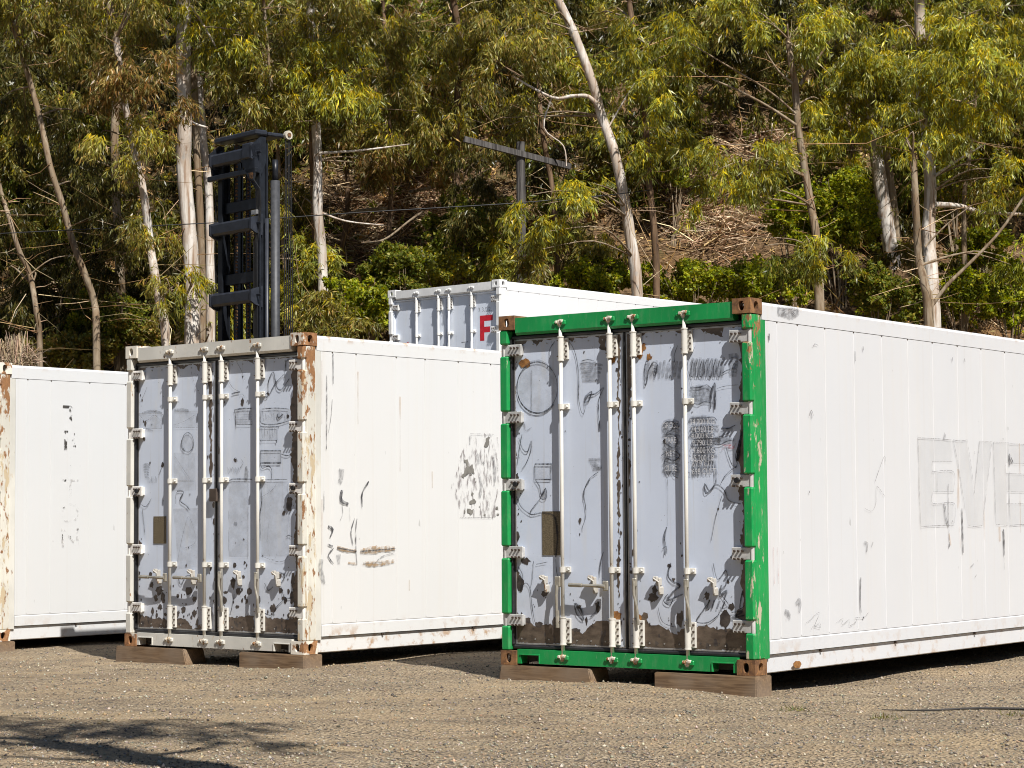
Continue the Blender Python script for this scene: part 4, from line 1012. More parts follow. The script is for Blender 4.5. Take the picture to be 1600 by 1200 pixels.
  ('bare', 0, [(0.058, 0.292), (0.179, 0.295), (0.312, 0.272), (0.537, 0.265), (0.537, 0.204), (0.058, 0.212)]),
  ('bare', 0, [(0.633, 0.288), (0.784, 0.275), (0.912, 0.226), (1.027, 0.247), (1.027, 0.204), (0.634, 0.201)]),
  ('bare', 0, [(1.354, 0.306), (1.466, 0.301), (1.565, 0.323), (1.723, 0.324), (1.723, 0.215), (1.354, 0.213)]),
  ('bare', 0, [(1.82, 0.346), (1.953, 0.304), (2.072, 0.312), (2.167, 0.302), (2.308, 0.33), (2.308, 0.219), (1.82, 0.217)]),
 ],
 'Gs': [
  ('fill', 0, [(2.793, 1.887), (3.464, 1.881), (3.461, 1.686), (3.065, 1.68), (3.061, 1.59), (3.481, 1.594), (3.474, 1.416), (3.066, 1.414), (3.061, 1.312), (3.484, 1.312), (3.48, 1.115), (2.823, 1.112)]),
  ('fill', 0, [(3.484, 1.882), (3.779, 1.889), (3.903, 1.401), (4.036, 1.883), (4.299, 1.884), (4.06, 1.11), (3.769, 1.113)]),
  ('fill', 0, [(4.334, 1.879), (5.482, 1.883), (5.472, 1.693), (4.613, 1.69), (4.608, 1.592), (5.466, 1.59), (5.457, 1.42), (4.613, 1.42), (4.608, 1.312), (5.451, 1.305), (5.44, 1.101), (4.35, 1.119)]),
  ('thin', 0.012, [(2.794, 1.909), (2.803, 1.674), (2.803, 1.376), (2.821, 1.068)]),
  ('thin', 0.012, [(2.793, 1.882), (3.17, 1.882), (3.464, 1.879)]),
  ('thin', 0.012, [(3.464, 1.879), (3.461, 1.686)]),
  ('thin', 0.012, [(3.065, 1.682), (3.461, 1.686)]),
  ('thin', 0.012, [(3.065, 1.682), (3.061, 1.59)]),
  ('thin', 0.012, [(3.061, 1.59), (3.481, 1.594), (3.474, 1.416)]),
  ('thin', 0.012, [(3.066, 1.414), (3.474, 1.416)]),
  ('thin', 0.012, [(3.066, 1.414), (3.061, 1.312), (3.484, 1.312), (3.481, 1.137)]),
  ('thin', 0.012, [(2.827, 1.11), (3.065, 1.116), (3.48, 1.117)]),
  ('thin', 0.012, [(3.157, 1.577), (3.15, 1.42)]),
  ('thin', 0.012, [(3.489, 1.88), (3.579, 1.664), (3.667, 1.378), (3.7, 1.257)]),
  ('thin', 0.012, [(3.489, 1.88), (3.639, 1.874), (3.779, 1.887)]),
  ('thin', 0.012, [(3.779, 1.887), (3.845, 1.656), (3.903, 1.401)]),
  ('thin', 0.012, [(3.903, 1.401), (3.974, 1.658), (4.036, 1.881)]),
  ('thin', 0.012, [(4.036, 1.881), (4.299, 1.884)]),
  ('thin', 0.012, [(4.299, 1.884), (4.189, 1.514), (4.06, 1.11)]),
  ('thin', 0.012, [(3.769, 1.11), (3.909, 1.103), (4.06, 1.11)]),
  ('thin', 0.012, [(4.339, 1.879), (4.663, 1.883)]),
  ('thin', 0.012, [(4.334, 1.879), (4.342, 1.493), (4.35, 1.119)]),
  ('thin', 0.012, [(4.35, 1.119), (4.652, 1.107), (5.012, 1.114), (5.44, 1.103)]),
  ('thin', 0.012, [(4.663, 1.883), (4.659, 1.691)]),
  ('thin', 0.012, [(4.589, 1.592), (5.466, 1.59)]),
  ('thin', 0.012, [(4.613, 1.42), (5.457, 1.42)]),
  ('thin', 0.012, [(4.594, 1.312), (5.451, 1.305)]),
  ('thin', 0.012, [(4.69, 1.87), (5.482, 1.878)]),
  ('thin', 0.012, [(4.686, 1.685), (5.472, 1.691)]),
  ('thin', 0.012, [(4.585, 1.672), (4.589, 1.592)]),
  ('line', 0.03, [(3.637, 1.268), (3.643, 1.07), (3.644, 0.866)]),
  ('line', 0.03, [(4.514, 1.072), (4.52, 0.958), (4.516, 0.827)]),
  ('thin', 0.012, [(4.519, 0.827), (4.518, 0.697)]),
  ('line', 0.07, [(4.68, 1.777), (4.68, 1.668)]),
  ('line', 0.035, [(4.711, 1.743), (4.758, 1.692)]),
  ('thin', 0.02, [(4.666, 1.61), (4.66, 1.266), (4.668, 1.162)]),
  ('thin', 0.02, [(3.373, 1.486), (3.365, 1.203), (3.373, 0.931)]),
  ('smear', 0.12, [(3.305, 1.91), (3.341, 1.895)]),
  ('thin', 0.03, [(3.303, 1.29), (3.323, 1.182), (3.368, 1.094)]),
  ('smear', 0.06, [(3.279, 1.312), (3.308, 1.127)]),
  ('line', 0.03, [(3.442, 1.159), (3.447, 1.146)]),
  ('line', 0.02, [(3.369, 0.948), (3.373, 0.922)]),
  ('thin', 0.02, [(3.928, 1.786), (3.932, 1.758)]),
  ('line', 0.02, [(4.657, 2.03), (4.658, 2.001)]),
  ('line', 0.02, [(4.54, 1.92), (4.545, 1.907)]),
  ('stain', 0.1, [(3.59, 1.62), (3.587, 1.268)]),
  ('stain', 0.08, [(3.605, 1.103), (3.609, 0.916)]),
  ('stain', 0.05, [(4.115, 1.334), (4.111, 0.975)]),
  ('stain', 0.04, [(4.926, 1.88), (4.925, 1.59)]),
  ('stain', 0.04, [(4.916, 1.416), (4.91, 1.034)]),
  ('stain', 0.09, [(4.435, 1.096), (4.442, 0.959)]),
  ('line', 0.025, [(1.669, 2.572), (1.672, 2.489)]),
  ('line', 0.03, [(1.812, 2.622), (1.817, 2.588)]),
  ('line', 0.03, [(0.27, 2.632), (0.273, 2.579)]),
  ('line', 0.02, [(3.502, 2.622), (3.508, 2.584)]),
  ('line', 0.02, [(3.754, 2.623), (3.76, 2.593)]),
  ('thin', 0.025, [(0.962, 2.573), (0.996, 2.593), (1.051, 2.585)]),
  ('thin', 0.02, [(0.885, 2.01), (0.919, 2.058), (0.959, 2.012)]),
  ('smear', 0.05, [(0.918, 2.038), (0.931, 1.991)]),
  ('thin', 0.012, [(1.986, 1.495), (2.16, 1.71), (2.178, 1.639)]),
  ('thin', 0.012, [(2.162, 1.369), (2.014, 1.453), (1.994, 1.312), (1.917, 1.249), (1.799, 1.271)]),
  ('line', 0.022, [(1.706, 0.703), (1.69, 0.51), (1.699, 0.413)]),
  ('line', 0.04, [(1.738, 0.377), (1.746, 0.363)]),
  ('line', 0.02, [(0.866, 1.413), (0.871, 1.396)]),
  ('thin', 0.02, [(0.446, 0.94), (0.451, 0.92)]),
  ('smear', 0.06, [(0.459, 0.476), (0.536, 0.434), (0.522, 0.409)]),
  ('smear', 0.06, [(0.63, 0.522), (0.697, 0.546), (0.681, 0.454)]),
  ('thin', 0.01, [(0.786, 0.371), (0.867, 0.394), (0.908, 0.419), (1.005, 0.441), (0.919, 0.338), (1.002, 0.361), (1.014, 0.321), (0.892, 0.339), (0.865, 0.314)]),
  ('thin', 0.01, [(1.279, 0.349), (1.392, 0.378), (1.362, 0.325), (1.506, 0.366), (1.49, 0.312), (1.621, 0.348), (1.593, 0.376), (1.738, 0.37), (1.827, 0.408)]),
  ('smear', 0.05, [(1.774, 0.986), (1.833, 0.971), (1.816, 0.908)]),
  ('smear', 0.04, [(1.937, 0.99), (1.906, 0.949)]),
  ('smear', 0.03, [(3.798, 0.736), (3.869, 0.765)]),
  ('thin', 0.02, [(3.881, 0.643), (3.917, 0.665)]),
  ('stain', 0.06, [(3.383, 1.044), (3.412, 0.939)]),
  ('line', 0.02, [(3.369, 0.969), (3.374, 0.925)]),
  ('redthin', 0.012, [(0.292, 0.975), (0.299, 0.69)]),
  ('redthin', 0.012, [(0.356, 0.974), (0.364, 0.688)]),
  ('redthin', 0.012, [(0.413, 0.244), (0.428, 0.224)]),
  ('redthin', 0.012, [(0.556, 0.237), (0.571, 0.217)]),
  ('rustpatch', 0, [(0.706, 0.048), (0.703, 0.04), (0.696, 0.033), (0.684, 0.027), (0.668, 0.024), (0.651, 0.023), (0.633, 0.024), (0.616, 0.027), (0.601, 0.032), (0.589, 0.039), (0.582, 0.047), (0.58, 0.055), (0.582, 0.063), (0.59, 0.07), (0.602, 0.076), (0.617, 0.079), (0.635, 0.081), (0.653, 0.08), (0.67, 0.076), (0.685, 0.071), (0.697, 0.064), (0.704, 0.056)]),
  ('smear', 0.12, [(0.409, 2.819), (0.593, 2.818), (0.754, 2.836)]),
  ('thin', 0.015, [(0.41, 2.839), (0.541, 2.835), (0.461, 2.789), (0.646, 2.829), (0.698, 2.786), (0.594, 2.852), (0.754, 2.85)]),
 ],
 'Bs': [
  ('scuff', 0, [(2.292, 2.032), (2.652, 2.036), (2.743, 2.011), (2.734, 1.244), (2.643, 1.208), (2.136, 1.216), (2.111, 1.361), (1.965, 1.466), (2.066, 1.572), (2.155, 1.821)]),
  ('greypatch', 0, [(2.209, 1.777), (2.256, 1.787), (2.283, 1.698), (2.324, 1.739), (2.351, 1.681), (2.364, 1.641), (2.309, 1.65), (2.248, 1.649), (2.2, 1.591), (2.167, 1.617), (2.214, 1.671), (2.242, 1.716)]),
  ('greypatch', 0, [(2.245, 1.295), (2.354, 1.299), (2.34, 1.263), (2.292, 1.237), (2.252, 1.264)]),
  ('greypatch', 0, [(2.28, 1.37), (2.314, 1.379), (2.389, 1.374), (2.354, 1.348), (2.286, 1.343)]),
  ('greypatch', 0, [(2.561, 2.002), (2.602, 2.003), (2.567, 1.913), (2.511, 1.912), (2.518, 1.939)]),
  ('greypatch', 0, [(2.378, 1.588), (2.373, 1.585), (2.369, 1.581), (2.366, 1.58), (2.36, 1.576), (2.354, 1.579), (2.353, 1.583), (2.348, 1.588), (2.353, 1.593), (2.357, 1.594), (2.361, 1.599), (2.367, 1.597), (2.372, 1.595), (2.373, 1.592)]),
  ('greypatch', 0, [(2.391, 1.561), (2.387, 1.559), (2.385, 1.555), (2.379, 1.555), (2.374, 1.555), (2.37, 1.556), (2.364, 1.559), (2.361, 1.561), (2.366, 1.564), (2.369, 1.565), (2.374, 1.569), (2.38, 1.569), (2.386, 1.567), (2.39, 1.565)]),
  ('greypatch', 0, [(2.347, 1.441), (2.34, 1.435), (2.335, 1.431), (2.331, 1.423), (2.325, 1.424), (2.32, 1.432), (2.315, 1.433), (2.316, 1.441), (2.313, 1.448), (2.317, 1.454), (2.325, 1.458), (2.331, 1.459), (2.339, 1.455), (2.344, 1.446)]),
  ('greypatch', 0, [(2.363, 1.388), (2.363, 1.384), (2.36, 1.381), (2.352, 1.378), (2.345, 1.376), (2.335, 1.382), (2.33, 1.383), (2.328, 1.388), (2.336, 1.392), (2.338, 1.397), (2.344, 1.396), (2.352, 1.397), (2.356, 1.395), (2.36, 1.391)]),
  ('greypatch', 0, [(2.222, 1.268), (2.221, 1.261), (2.22, 1.258), (2.213, 1.255), (2.209, 1.254), (2.202, 1.258), (2.2, 1.261), (2.197, 1.268), (2.202, 1.276), (2.202, 1.284), (2.208, 1.287), (2.214, 1.286), (2.218, 1.279), (2.224, 1.276)]),
  ('greypatch', 0, [(2.319, 1.637), (2.324, 1.633), (2.313, 1.628), (2.308, 1.625), (2.298, 1.625), (2.289, 1.628), (2.282, 1.631), (2.287, 1.636), (2.281, 1.64), (2.292, 1.644), (2.297, 1.644), (2.307, 1.646), (2.318, 1.643), (2.325, 1.642)]),
  ('greypatch', 0, [(2.715, 1.303), (2.718, 1.294), (2.708, 1.29), (2.703, 1.289), (2.696, 1.289), (2.689, 1.29), (2.682, 1.293), (2.686, 1.303), (2.686, 1.312), (2.691, 1.317), (2.696, 1.317), (2.703, 1.323), (2.71, 1.317), (2.714, 1.312)]),
  ('greypatch', 0, [(2.734, 1.239), (2.729, 1.235), (2.724, 1.232), (2.718, 1.231), (2.71, 1.23), (2.702, 1.233), (2.695, 1.236), (2.693, 1.24), (2.693, 1.244), (2.702, 1.248), (2.708, 1.251), (2.718, 1.248), (2.727, 1.248), (2.732, 1.245)]),
  ('greypatch', 0, [(2.526, 1.236), (2.524, 1.232), (2.525, 1.228), (2.515, 1.229), (2.508, 1.227), (2.502, 1.228), (2.497, 1.233), (2.495, 1.236), (2.499, 1.24), (2.498, 1.244), (2.507, 1.243), (2.515, 1.245), (2.522, 1.242), (2.525, 1.24)]),
  ('greypatch', 0, [(2.449, 1.321), (2.444, 1.318), (2.444, 1.315), (2.438, 1.314), (2.435, 1.316), (2.428, 1.315), (2.429, 1.318), (2.427, 1.321), (2.425, 1.324), (2.432, 1.325), (2.434, 1.329), (2.439, 1.328), (2.443, 1.328), (2.443, 1.324)]),
  ('smear', 0.06, [(2.439, 1.611), (2.459, 1.522), (2.437, 1.406)]),
  ('smear', 0.06, [(2.649, 1.811), (2.669, 1.658), (2.66, 1.523)]),
  ('smear', 0.05, [(2.292, 2.01), (2.289, 1.921)]),
  ('smear', 0.08, [(2.4, 1.834), (2.427, 1.736)]),
  ('smear', 0.05, [(2.482, 1.754), (2.509, 1.737)]),
  ('thin', 0.02, [(2.292, 2.032), (2.652, 2.036)]),
  ('thin', 0.02, [(2.136, 1.216), (2.643, 1.208)]),
  ('rust', 0.05, [(0.429, 0.953), (0.537, 0.926), (0.683, 0.915)]),
  ('rust', 0.08, [(0.732, 0.906), (0.905, 0.92), (1.207, 0.932)]),
  ('line', 0.03, [(0.429, 0.948), (0.683, 0.91)]),
  ('line', 0.025, [(0.732, 0.909), (1.206, 0.928)]),
  ('rust', 0.05, [(0.573, 0.808), (0.683, 0.797)]),
  ('rust', 0.06, [(0.768, 0.795), (0.954, 0.791), (1.219, 0.814)]),
  ('thin', 0.025, [(0.768, 0.8), (1.029, 0.798)]),
  ('thin', 0.02, [(0.929, 0.8), (1.029, 0.858), (1.194, 0.889)]),
  ('thin', 0.03, [(0.66, 1.219), (0.611, 1.093), (0.634, 0.975)]),
  ('thin', 0.03, [(0.689, 1.211), (0.671, 1.059), (0.687, 0.788)]),
  ('line', 0.03, [(0.31, 1.146), (0.37, 1.112), (0.334, 1.046)]),
  ('line', 0.02, [(0.381, 0.945), (0.31, 0.88), (0.381, 0.803)]),
  ('smear', 0.1, [(0.446, 0.886), (0.453, 0.802)]),
  ('line', 0.035, [(0.303, 0.98), (0.369, 0.962)]),
  ('smear', 0.1, [(0.479, 1.565), (0.455, 1.531)]),
  ('line', 0.05, [(0.491, 1.472), (0.479, 1.38), (0.575, 1.346)]),
  ('thin', 0.02, [(0.466, 1.195), (0.502, 1.262), (0.49, 1.346)]),
  ('line', 0.025, [(0.846, 1.554), (0.759, 1.448), (0.758, 1.321)]),
  ('smear', 0.08, [(0.227, 0.848), (0.215, 0.749), (0.262, 0.624)]),
  ('thin', 0.015, [(0.587, 1.312), (0.599, 1.194)]),
  ('smear', 0.16, [(0.489, 1.668), (0.482, 1.566)]),
  ('thin', 0.03, [(0.297, 2.524), (0.296, 2.145), (0.291, 1.842)]),
  ('line', 0.02, [(0.377, 2.719), (0.379, 2.439)]),
  ('thin', 0.015, [(0.317, 1.994), (0.353, 2.147), (0.368, 2.299)]),
  ('thin', 0.03, [(0.258, 1.464), (0.258, 1.288)]),
  ('stain', 0.03, [(0.24, 2.648), (0.238, 2.068)]),
  ('stain', 0.03, [(0.237, 1.389), (0.235, 0.888)]),
  ('stain', 0.03, [(1.288, 2.359), (1.284, 1.651)]),
  ('stain', 0.03, [(0.713, 2.569), (0.711, 2.081)]),
  ('stain', 0.03, [(1.406, 0.63), (1.405, 0.526)]),
  ('stain', 0.03, [(1.74, 1.656), (1.739, 1.496)]),
 ],
}

# ---------------------------------------------------------------- containers
W, DY = 2.438, 0.075
CX = W / 2
BARS = (CX - .60, CX - .115, CX + .115, CX + .60)
KIND_NAME = {'line': 'scribble', 'thin': 'scratch', 'smear': 'smear', 'smearpatch': 'smudge', 'fill': 'faded_patch', 'bare': 'peeled_patch',
             'dark': 'peeled_spot', 'rustpatch': 'rust_spot', 'red': 'red_scribble', 'redthin': 'red_scratch', 'stain': 'rust_streak',
             'scuff': 'scuffed_area', 'greypatch': 'grey_chip', 'rust': 'rust_gouge'}
KIND_OFF = {'fill': .0008, 'scuff': .0010, 'stain': .0009, 'bare': .0014, 'rustpatch': .0030, 'dark': .0018, 'smearpatch': .0036, 'smear': .0042,
            'greypatch': .0018, 'rust': .0050, 'thin': .0066, 'redthin': .0070, 'red': .0072, 'line': .0080}


def smooth_path(pts, step=.02, closed=False):
    if len(pts) < 3:
        return pts
    out = []
    P = [pts[0]] + list(pts) + [pts[-1]]
    for i in range(1, len(P) - 2):
        p0, p1, p2, p3 = [Vector(q) for q in P[i - 1:i + 3]]
        n = max(1, min(12, int((p2 - p1).length / step)))
        for k in range(n):
            s = k / n
            out.append(tuple(.5 * ((2 * p1) + (p2 - p0) * s + (2 * p0 - 5 * p1 + 4 * p2 - p3) * s * s + (3 * p1 - p0 - 3 * p2 + p3) * s ** 3)))
    out.append(tuple(pts[-1]))
    return out


def ragged(pts, seg=.022, amp=.008):
    out = []
    n = len(pts)
    for i in range(n):
        a, b = Vector(pts[i]), Vector(pts[(i + 1) % n])
        k = max(1, int((b - a).length / seg))
        k = min(k, 40)
        for j in range(k):
            p = a.lerp(b, j / k)
            m = amp if j else amp * .4
            out.append((p.x + random.gauss(0, m), p.y + random.gauss(0, m)))
    return out


def marks(items, place, parent_of, mats):
    """thin paint and rust marks lying on a panel, one object each; place(u, v, off) gives the 3-D point"""
    for num, (kind, w, pts) in enumerate(items):
        par = parent_of(sum(p[0] for p in pts) / len(pts))
        mb = MB()
        off = KIND_OFF[kind] + (num % 24) * .00003
        if w == 0:
            if kind == 'bare':
                pts = [(u, .180 if v < .240 else (2.688 if v > 2.650 else v)) for u, v in pts]
            if kind == 'dark':
                mu, mv = sum(p[0] for p in pts) / len(pts), sum(p[1] for p in pts) / len(pts)
                pts = [(mu + (u - mu) * .8, mv + (v - mv) * .8) for u, v in pts]
            if kind in ('bare', 'dark', 'rustpatch', 'greypatch', 'smearpatch', 'scuff'):
                pts = ragged(pts, .018, .007 if kind != 'dark' else .009)
            vs = [place(u, v, off) for u, v in pts]
            tr = tessellate_polygon([[Vector((u, v, 0)) for u, v in pts]])
            mb.add(vs, [tuple(t3) for t3 in tr])
        else:
            straight = len(pts) <= 5 and kind in ('line', 'thin') and pts[0] == pts[-1]
            path = pts if straight else smooth_path(pts)
            n = len(path)
            vs = []
            for i, p in enumerate(path):
                a = Vector(path[max(i - 1, 0)])
                b = Vector(path[min(i + 1, n - 1)])
                d = (b - a)
                d = d.normalized() if d.length > 1e-7 else Vector((1, 0))
                nn = Vector((-d.y, d.x))
                s = i / max(1, n - 1)
                ww = w * (.42 if kind != 'thin' else .26) * (.50 + .50 * math.sin(math.pi * min(1, max(0, s * .9 + .08)))) * random.uniform(.7, 1.2)
                o2 = off + i * .000012
                vs.append(place(p[0] + nn.x * ww, p[1] + nn.y * ww, o2))
                vs.append(place(p[0] - nn.x * ww, p[1] - nn.y * ww, o2))
            mb.add(vs, [(2 * i, 2 * i + 1, 2 * i + 3, 2 * i + 2) for i in range(n - 1)])
        mb.build(KIND_NAME[kind], mats.get(kind, M.get(kind)), par, fix=False)


def paint_chips(door, x0, x1, n, mat):
    """little flakes of missing paint thickest near the door's foot and edges"""
    mb = MB()
    for k in range(n):
        z = .19 + random.expovariate(1 / .16) if random.random() < .85 else random.uniform(.3, 2.6)
        if z > 2.66:
            continue
        x = random.uniform(x0 + .03, x1 - .03)
        if random.random() < .35:
            x = random.choice((x0 + random.expovariate(1 / .03) + .015, x1 - random.expovariate(1 / .03) - .015))
            z = random.uniform(.2, 2.66)
        if not x0 + .012 < x < x1 - .012:
            continue
        r = min(.022, random.expovariate(1 / .006) + .003)
        m = random.randint(5, 8)
        ph = random.uniform(0, 6.28)
        el = random.uniform(.8, 2.2)
        vs = [(x + r * math.cos(ph + 6.283 * i / m) * random.uniform(.5, 1.3), DY - .0024 - k * .000004, z + el * r * math.sin(ph + 6.283 * i / m) * random.uniform(.5, 1.3)) for i in range(m)]
        mb.add(vs, [tuple(range(m))])
    tag(mb.build('paint_chips', mat, door, fix=False), kind='stuff')


def text_on(name, body, place, mat, parent, u, v, size, sx=1.0, off=.0045, space=1.0):
    cu = bpy.data.curves.new(name, 'FONT')
    cu.body = body
    cu.size = size
    cu.align_x = 'CENTER'
    cu.align_y = 'CENTER'
    cu.space_character = space
    cu.resolution_u = 3
    tmp = bpy.data.objects.new(name, cu)
    C.objects.link(tmp)
    bpy.context.view_layer.update()
    me = bpy.data.meshes.new_from_object(tmp.evaluated_get(bpy.context.evaluated_depsgraph_get()))
    bpy.data.objects.remove(tmp)
    for vert in me.vertices:
        vert.co = place(u + vert.co.x * sx, v + vert.co.y, off)
    me.materials.clear()
    me.materials.append(mat)
    me.name = name
    o = bpy.data.objects.new(name, me)
    C.objects.link(o)
    o.parent = parent
    return o


def casting_mesh(sx, sy, sz, mat):
    """corner casting .162 x .178 x .118, holes in the end, side and top faces; outward directions sx, sy, sz"""
    a, b, c = .162, .178, .118
    mb = MB()
    N = 16

    def face(wu, wv, fn, hole, ru, rv):
        ring = []
        for k in range(N):
            an = 2 * math.pi * (k + .5) / N
            cu_, sv = math.cos(an), math.sin(an)
            m = max(abs(cu_), abs(sv))
            ring.append((cu_ / m * wu / 2, sv / m * wv / 2))
        ring[1:1] = []
        if not hole:
            mb.add([fn(-wu / 2, -wv / 2, 0), fn(wu / 2, -wv / 2, 0), fn(wu / 2, wv / 2, 0), fn(-wu / 2, wv / 2, 0)], [(0, 1, 2, 3)])
            return
        rect = []
        for k in range(N):
            an = 2 * math.pi * k / N
            cu_, sv = math.cos(an), math.sin(an)
            m = max(abs(cu_), abs(sv))
            rect.append((cu_ / m * wu / 2, sv / m * wv / 2))
        ov = []
        for k in range(N):
            an = 2 * math.pi * k / N
            e = .75
            cu_, sv = math.cos(an), math.sin(an)
            ov.append((math.copysign(abs(cu_) ** e, cu_) * ru, math.copysign(abs(sv) ** e, sv) * rv))
        vs = [fn(p, q, 0) for p, q in rect] + [fn(p, q, 0) for p, q in ov] + [fn(p, q, -.03) for p, q in ov]
        fs = []
        for k in range(N):
            j = (k + 1) % N
            fs.append((k, j, N + j, N + k))
            fs.append((N + k, N + j, 2 * N + j, 2 * N + k))
        mb.add(vs, fs)
    # local frame: outer corner at the origin, body extends inwards
    fx = lambda p, q, d: (sx * d, -sy * (b / 2) + p, -sz * (c / 2) + q)
    face(b, c, fx, True, .030, .036)
    face(b, c, lambda p, q, d: (-sx * a - sx * d, -sy * (b / 2) + p, -sz * (c / 2) + q), False, 0, 0)
    fy = lambda p, q, d: (-sx * (a / 2) + p, sy * d, -sz * (c / 2) + q)
    face(a, c, fy, True, .026, .038)
    face(a, c, lambda p, q, d: (-sx * (a / 2) + p, -sy * b - sy * d, -sz * (c / 2) + q), False, 0, 0)
    fz = lambda p, q, d: (-sx * (a / 2) + p, -sy * (b / 2) + q, sz * d)
    face(a, b, fz, True, .030, .05)
    face(a, b, lambda p, q, d: (-sx * (a / 2) + p, -sy * (b / 2) + q, -sz * c - sz * d), False, 0, 0)
    return mb


def container(name, loc, yaw, L, H, st, label, full=True):
    rt = empty(name, loc, yaw)
    tag(rt, label, 'container', 'reefer containers in the yard')
    fr, frw, sd = st['frame'], st['post'], st['side']
    # castings
    k = 0
    for z, sz in ((0, -1), (H, 1)):
        for x, sx in ((0, -1), (W, 1)):
            for y, sy in ((0, -1), (L, 1)):
                o = casting_mesh(sx, sy, sz, None).build('corner_casting', st['cast'][k % len(st['cast'])] if y == 0 else st['cast'][0], rt)
                o.location = (x, y, z)
                k += y == 0
    # posts
    e = .003
    for x0, x1, pm, s in ((e, .088, st.get('postl', fr), -1), (W - .088, W - e, frw, 1)):
        pst = MB().box(x0, x1, .052, .165, .119, H - .119, .010)
        cuts = sorted(H - .29 - i * (H - .66) / 4 for i in range(5))
        zz = [.119] + [q for c_ in cuts for q in (c_ - .0495, c_ + .0495)] + [H - .119]
        for za, zc in zip(zz[0::2], zz[1::2]):
            pst.box(x0, x1, e, .060, za, zc, .012)
        pst.build('corner_post', pm, rt)
        xa, xb = (.005, .03) if s < 0 else (W - .03, W - .005)
        MB().box(xa, xb, .160, .232, .119, H - .16, .003).build('post_flange', fr, rt)
        MB().box(x0, x1, L - .165, L - e, .119, H - .119, .01).build('corner_post', fr, rt)
    ztop = H - .165
    # header, sill
    MB().prism([(.012, H - .022), (.10, H - .022), (.10, ztop + .0), (.030, ztop + .0), (.012, ztop + .02)], lambda p, q, t_: (t_, p, q), .164, W - .164).build('header', fr, rt)
    pts = [(.164, .015), (.200, .015), (.200, .085), (.385, .085), (.385, .018), (W - .385, .018), (W - .385, .085), (W - .200, .085), (W - .200, .015), (W - .164, .015), (W - .164, .132), (.164, .132)]
    MB().prism(pts, lambda p, q, t_: (p, t_, q), .012, .10).build('sill', fr, rt)
    for x0 in (.19, W - .19 - .205):
        rim = MB()
        rim.box(x0, x0 + .205, .004, .013, .085, .095, .002)
        rim.box(x0 + (.195 if x0 < 1 else 0), x0 + (.205 if x0 < 1 else .01), .004, .013, .018, .085, .002)
        rim.build('fork_pocket_rim', fr, rt)
    # gaskets round the doors
    zb, zt = .165, ztop - .03
    g = MB()
    g.box(.088, W - .088, .045, .12, .132, zb, .010)
    g.box(.088, W - .088, .045, .12, zt, ztop, .010)
    g.box(.088, .103, .035, .12, zb, zt, .004)
    g.box(W - .103, W - .088, .035, .12, zb, zt, .004)
    g.box(CX - .010, CX + .010, .060, .12, zb, zt, .004)
    g.build('door_gasket', st.get('gasket', M['gasket']), rt)
    # doors
    doors = []
    for d, (x0, x1) in enumerate(((.104, CX - .012), (CX + .012, W - .104))):
        dr = MB().box(x0, x1, DY, .15, zb + .001, zt - .001, .004).build('door', st['door'], rt)
        doors.append(dr)
        if st.get('trim'):
            tm = MB()
            w = .014
            tm.box(x0, x1, DY - .004, DY + .002, zb + .002, zb + .002 + w, .0015)
            tm.box(x0, x1, DY - .004, DY + .002, zt - .002 - w, zt - .002, .0015)
            tm.box(x0 + .001, x0 + w, DY - .004, DY + .002, zb + w + .002, zt - w - .002, .0015)
            tm.box(x1 - w, x1 - .001, DY - .004, DY + .002, zb + w + .002, zt - w - .002, .0015)
            for q in range(8):
                xx = x0 + .06 + q * (x1 - x0 - .12) / 7
                tm.tube([(xx, DY - .006, zb + .05), (xx, DY, zb + .05)], .007, 6)
                tm.tube([(xx, DY - .006, zt - .05), (xx, DY, zt - .05)], .007, 6)
            tm.build('door_trim', M['trim'], dr)
    # hinges
    hz = [H - .29 - i * (H - .66) / 4 for i in range(5)]
    for z in hz:
        for d in (0, 1):
            mb, bo = MB(), MB()
            sg = (lambda x: x) if d == 0 else (lambda x: W - x)
            xa, xb = sorted((sg(.006 if d == 0 else .030), sg(.212)))
            mb.box(xa, xb, .026, .044, z - .048, z + .048, .004)
            ka, kb = sorted((sg(.010), sg(.052)))
            mb.tube([((ka + kb) / 2, .036, z - .050), ((ka + kb) / 2, .036, z + .050)], .017, 10)
            mb.box(*sorted((sg(.112), sg(.206))), .044, DY - .001, z - .040, z + .040, .003)
            mb.build('hinge', st['hinge'], doors[d])
            for bx_ in (.112, .147, .182):
                for bz in (-.040, .020):
                    xx = sg(bx_)
                    bo.tube([(xx, .010, z + bz), (xx, .027, z + bz)], .009, 6)
            tag(bo.build('hinge_bolts', M['bolt'], doors[d]), kind='stuff')
            if z == hz[2]:
                MB().tube([(sg(.15), .004, z + .004), (sg(.15), .03, z + .004)], .021, 10).build('hinge_knob', M['black'], doors[d])
    # locking bars
    for i, bx in enumerate(BARS):
        dr = doors[0 if i < 2 else 1]
        by = .027
        MB().tube([(bx, by, .095), (bx, by, zt + .095)], .0158, 12).build('locking_bar', st['bar'], dr, True)
        for (za, zc) in ((zb + .02, zb + .235), (zt - .20, zt - .01)):
            sv = MB()
            sv.tube([(bx, by, za), (bx, by, zc)], .0255, 14)
            sv.tube([(bx, by, za - .006), (bx, by, za + .004)], .029, 14)
            sv.tube([(bx, by, zc - .004), (bx, by, zc + .006)], .029, 14)
            sv.box(bx - .024, bx + .054, .050, DY - .001, za + .006, zc - .006, .003)
            sv.build('bar_sleeve', st['bar'], dr)
            bo = MB()
            for q in range(4):
                zz = za + .03 + q * (zc - za - .06) / 3
                bo.tube([(bx + .041, .036, zz), (bx + .041, .050, zz)], .0085, 6)
                if q in (0, 3):
                    bo.tube([(bx - .012, -.006, zz), (bx - .012, .0, zz)], .006, 6)
            tag(bo.build('sleeve_bolts', M['bolt'], dr), kind='stuff')
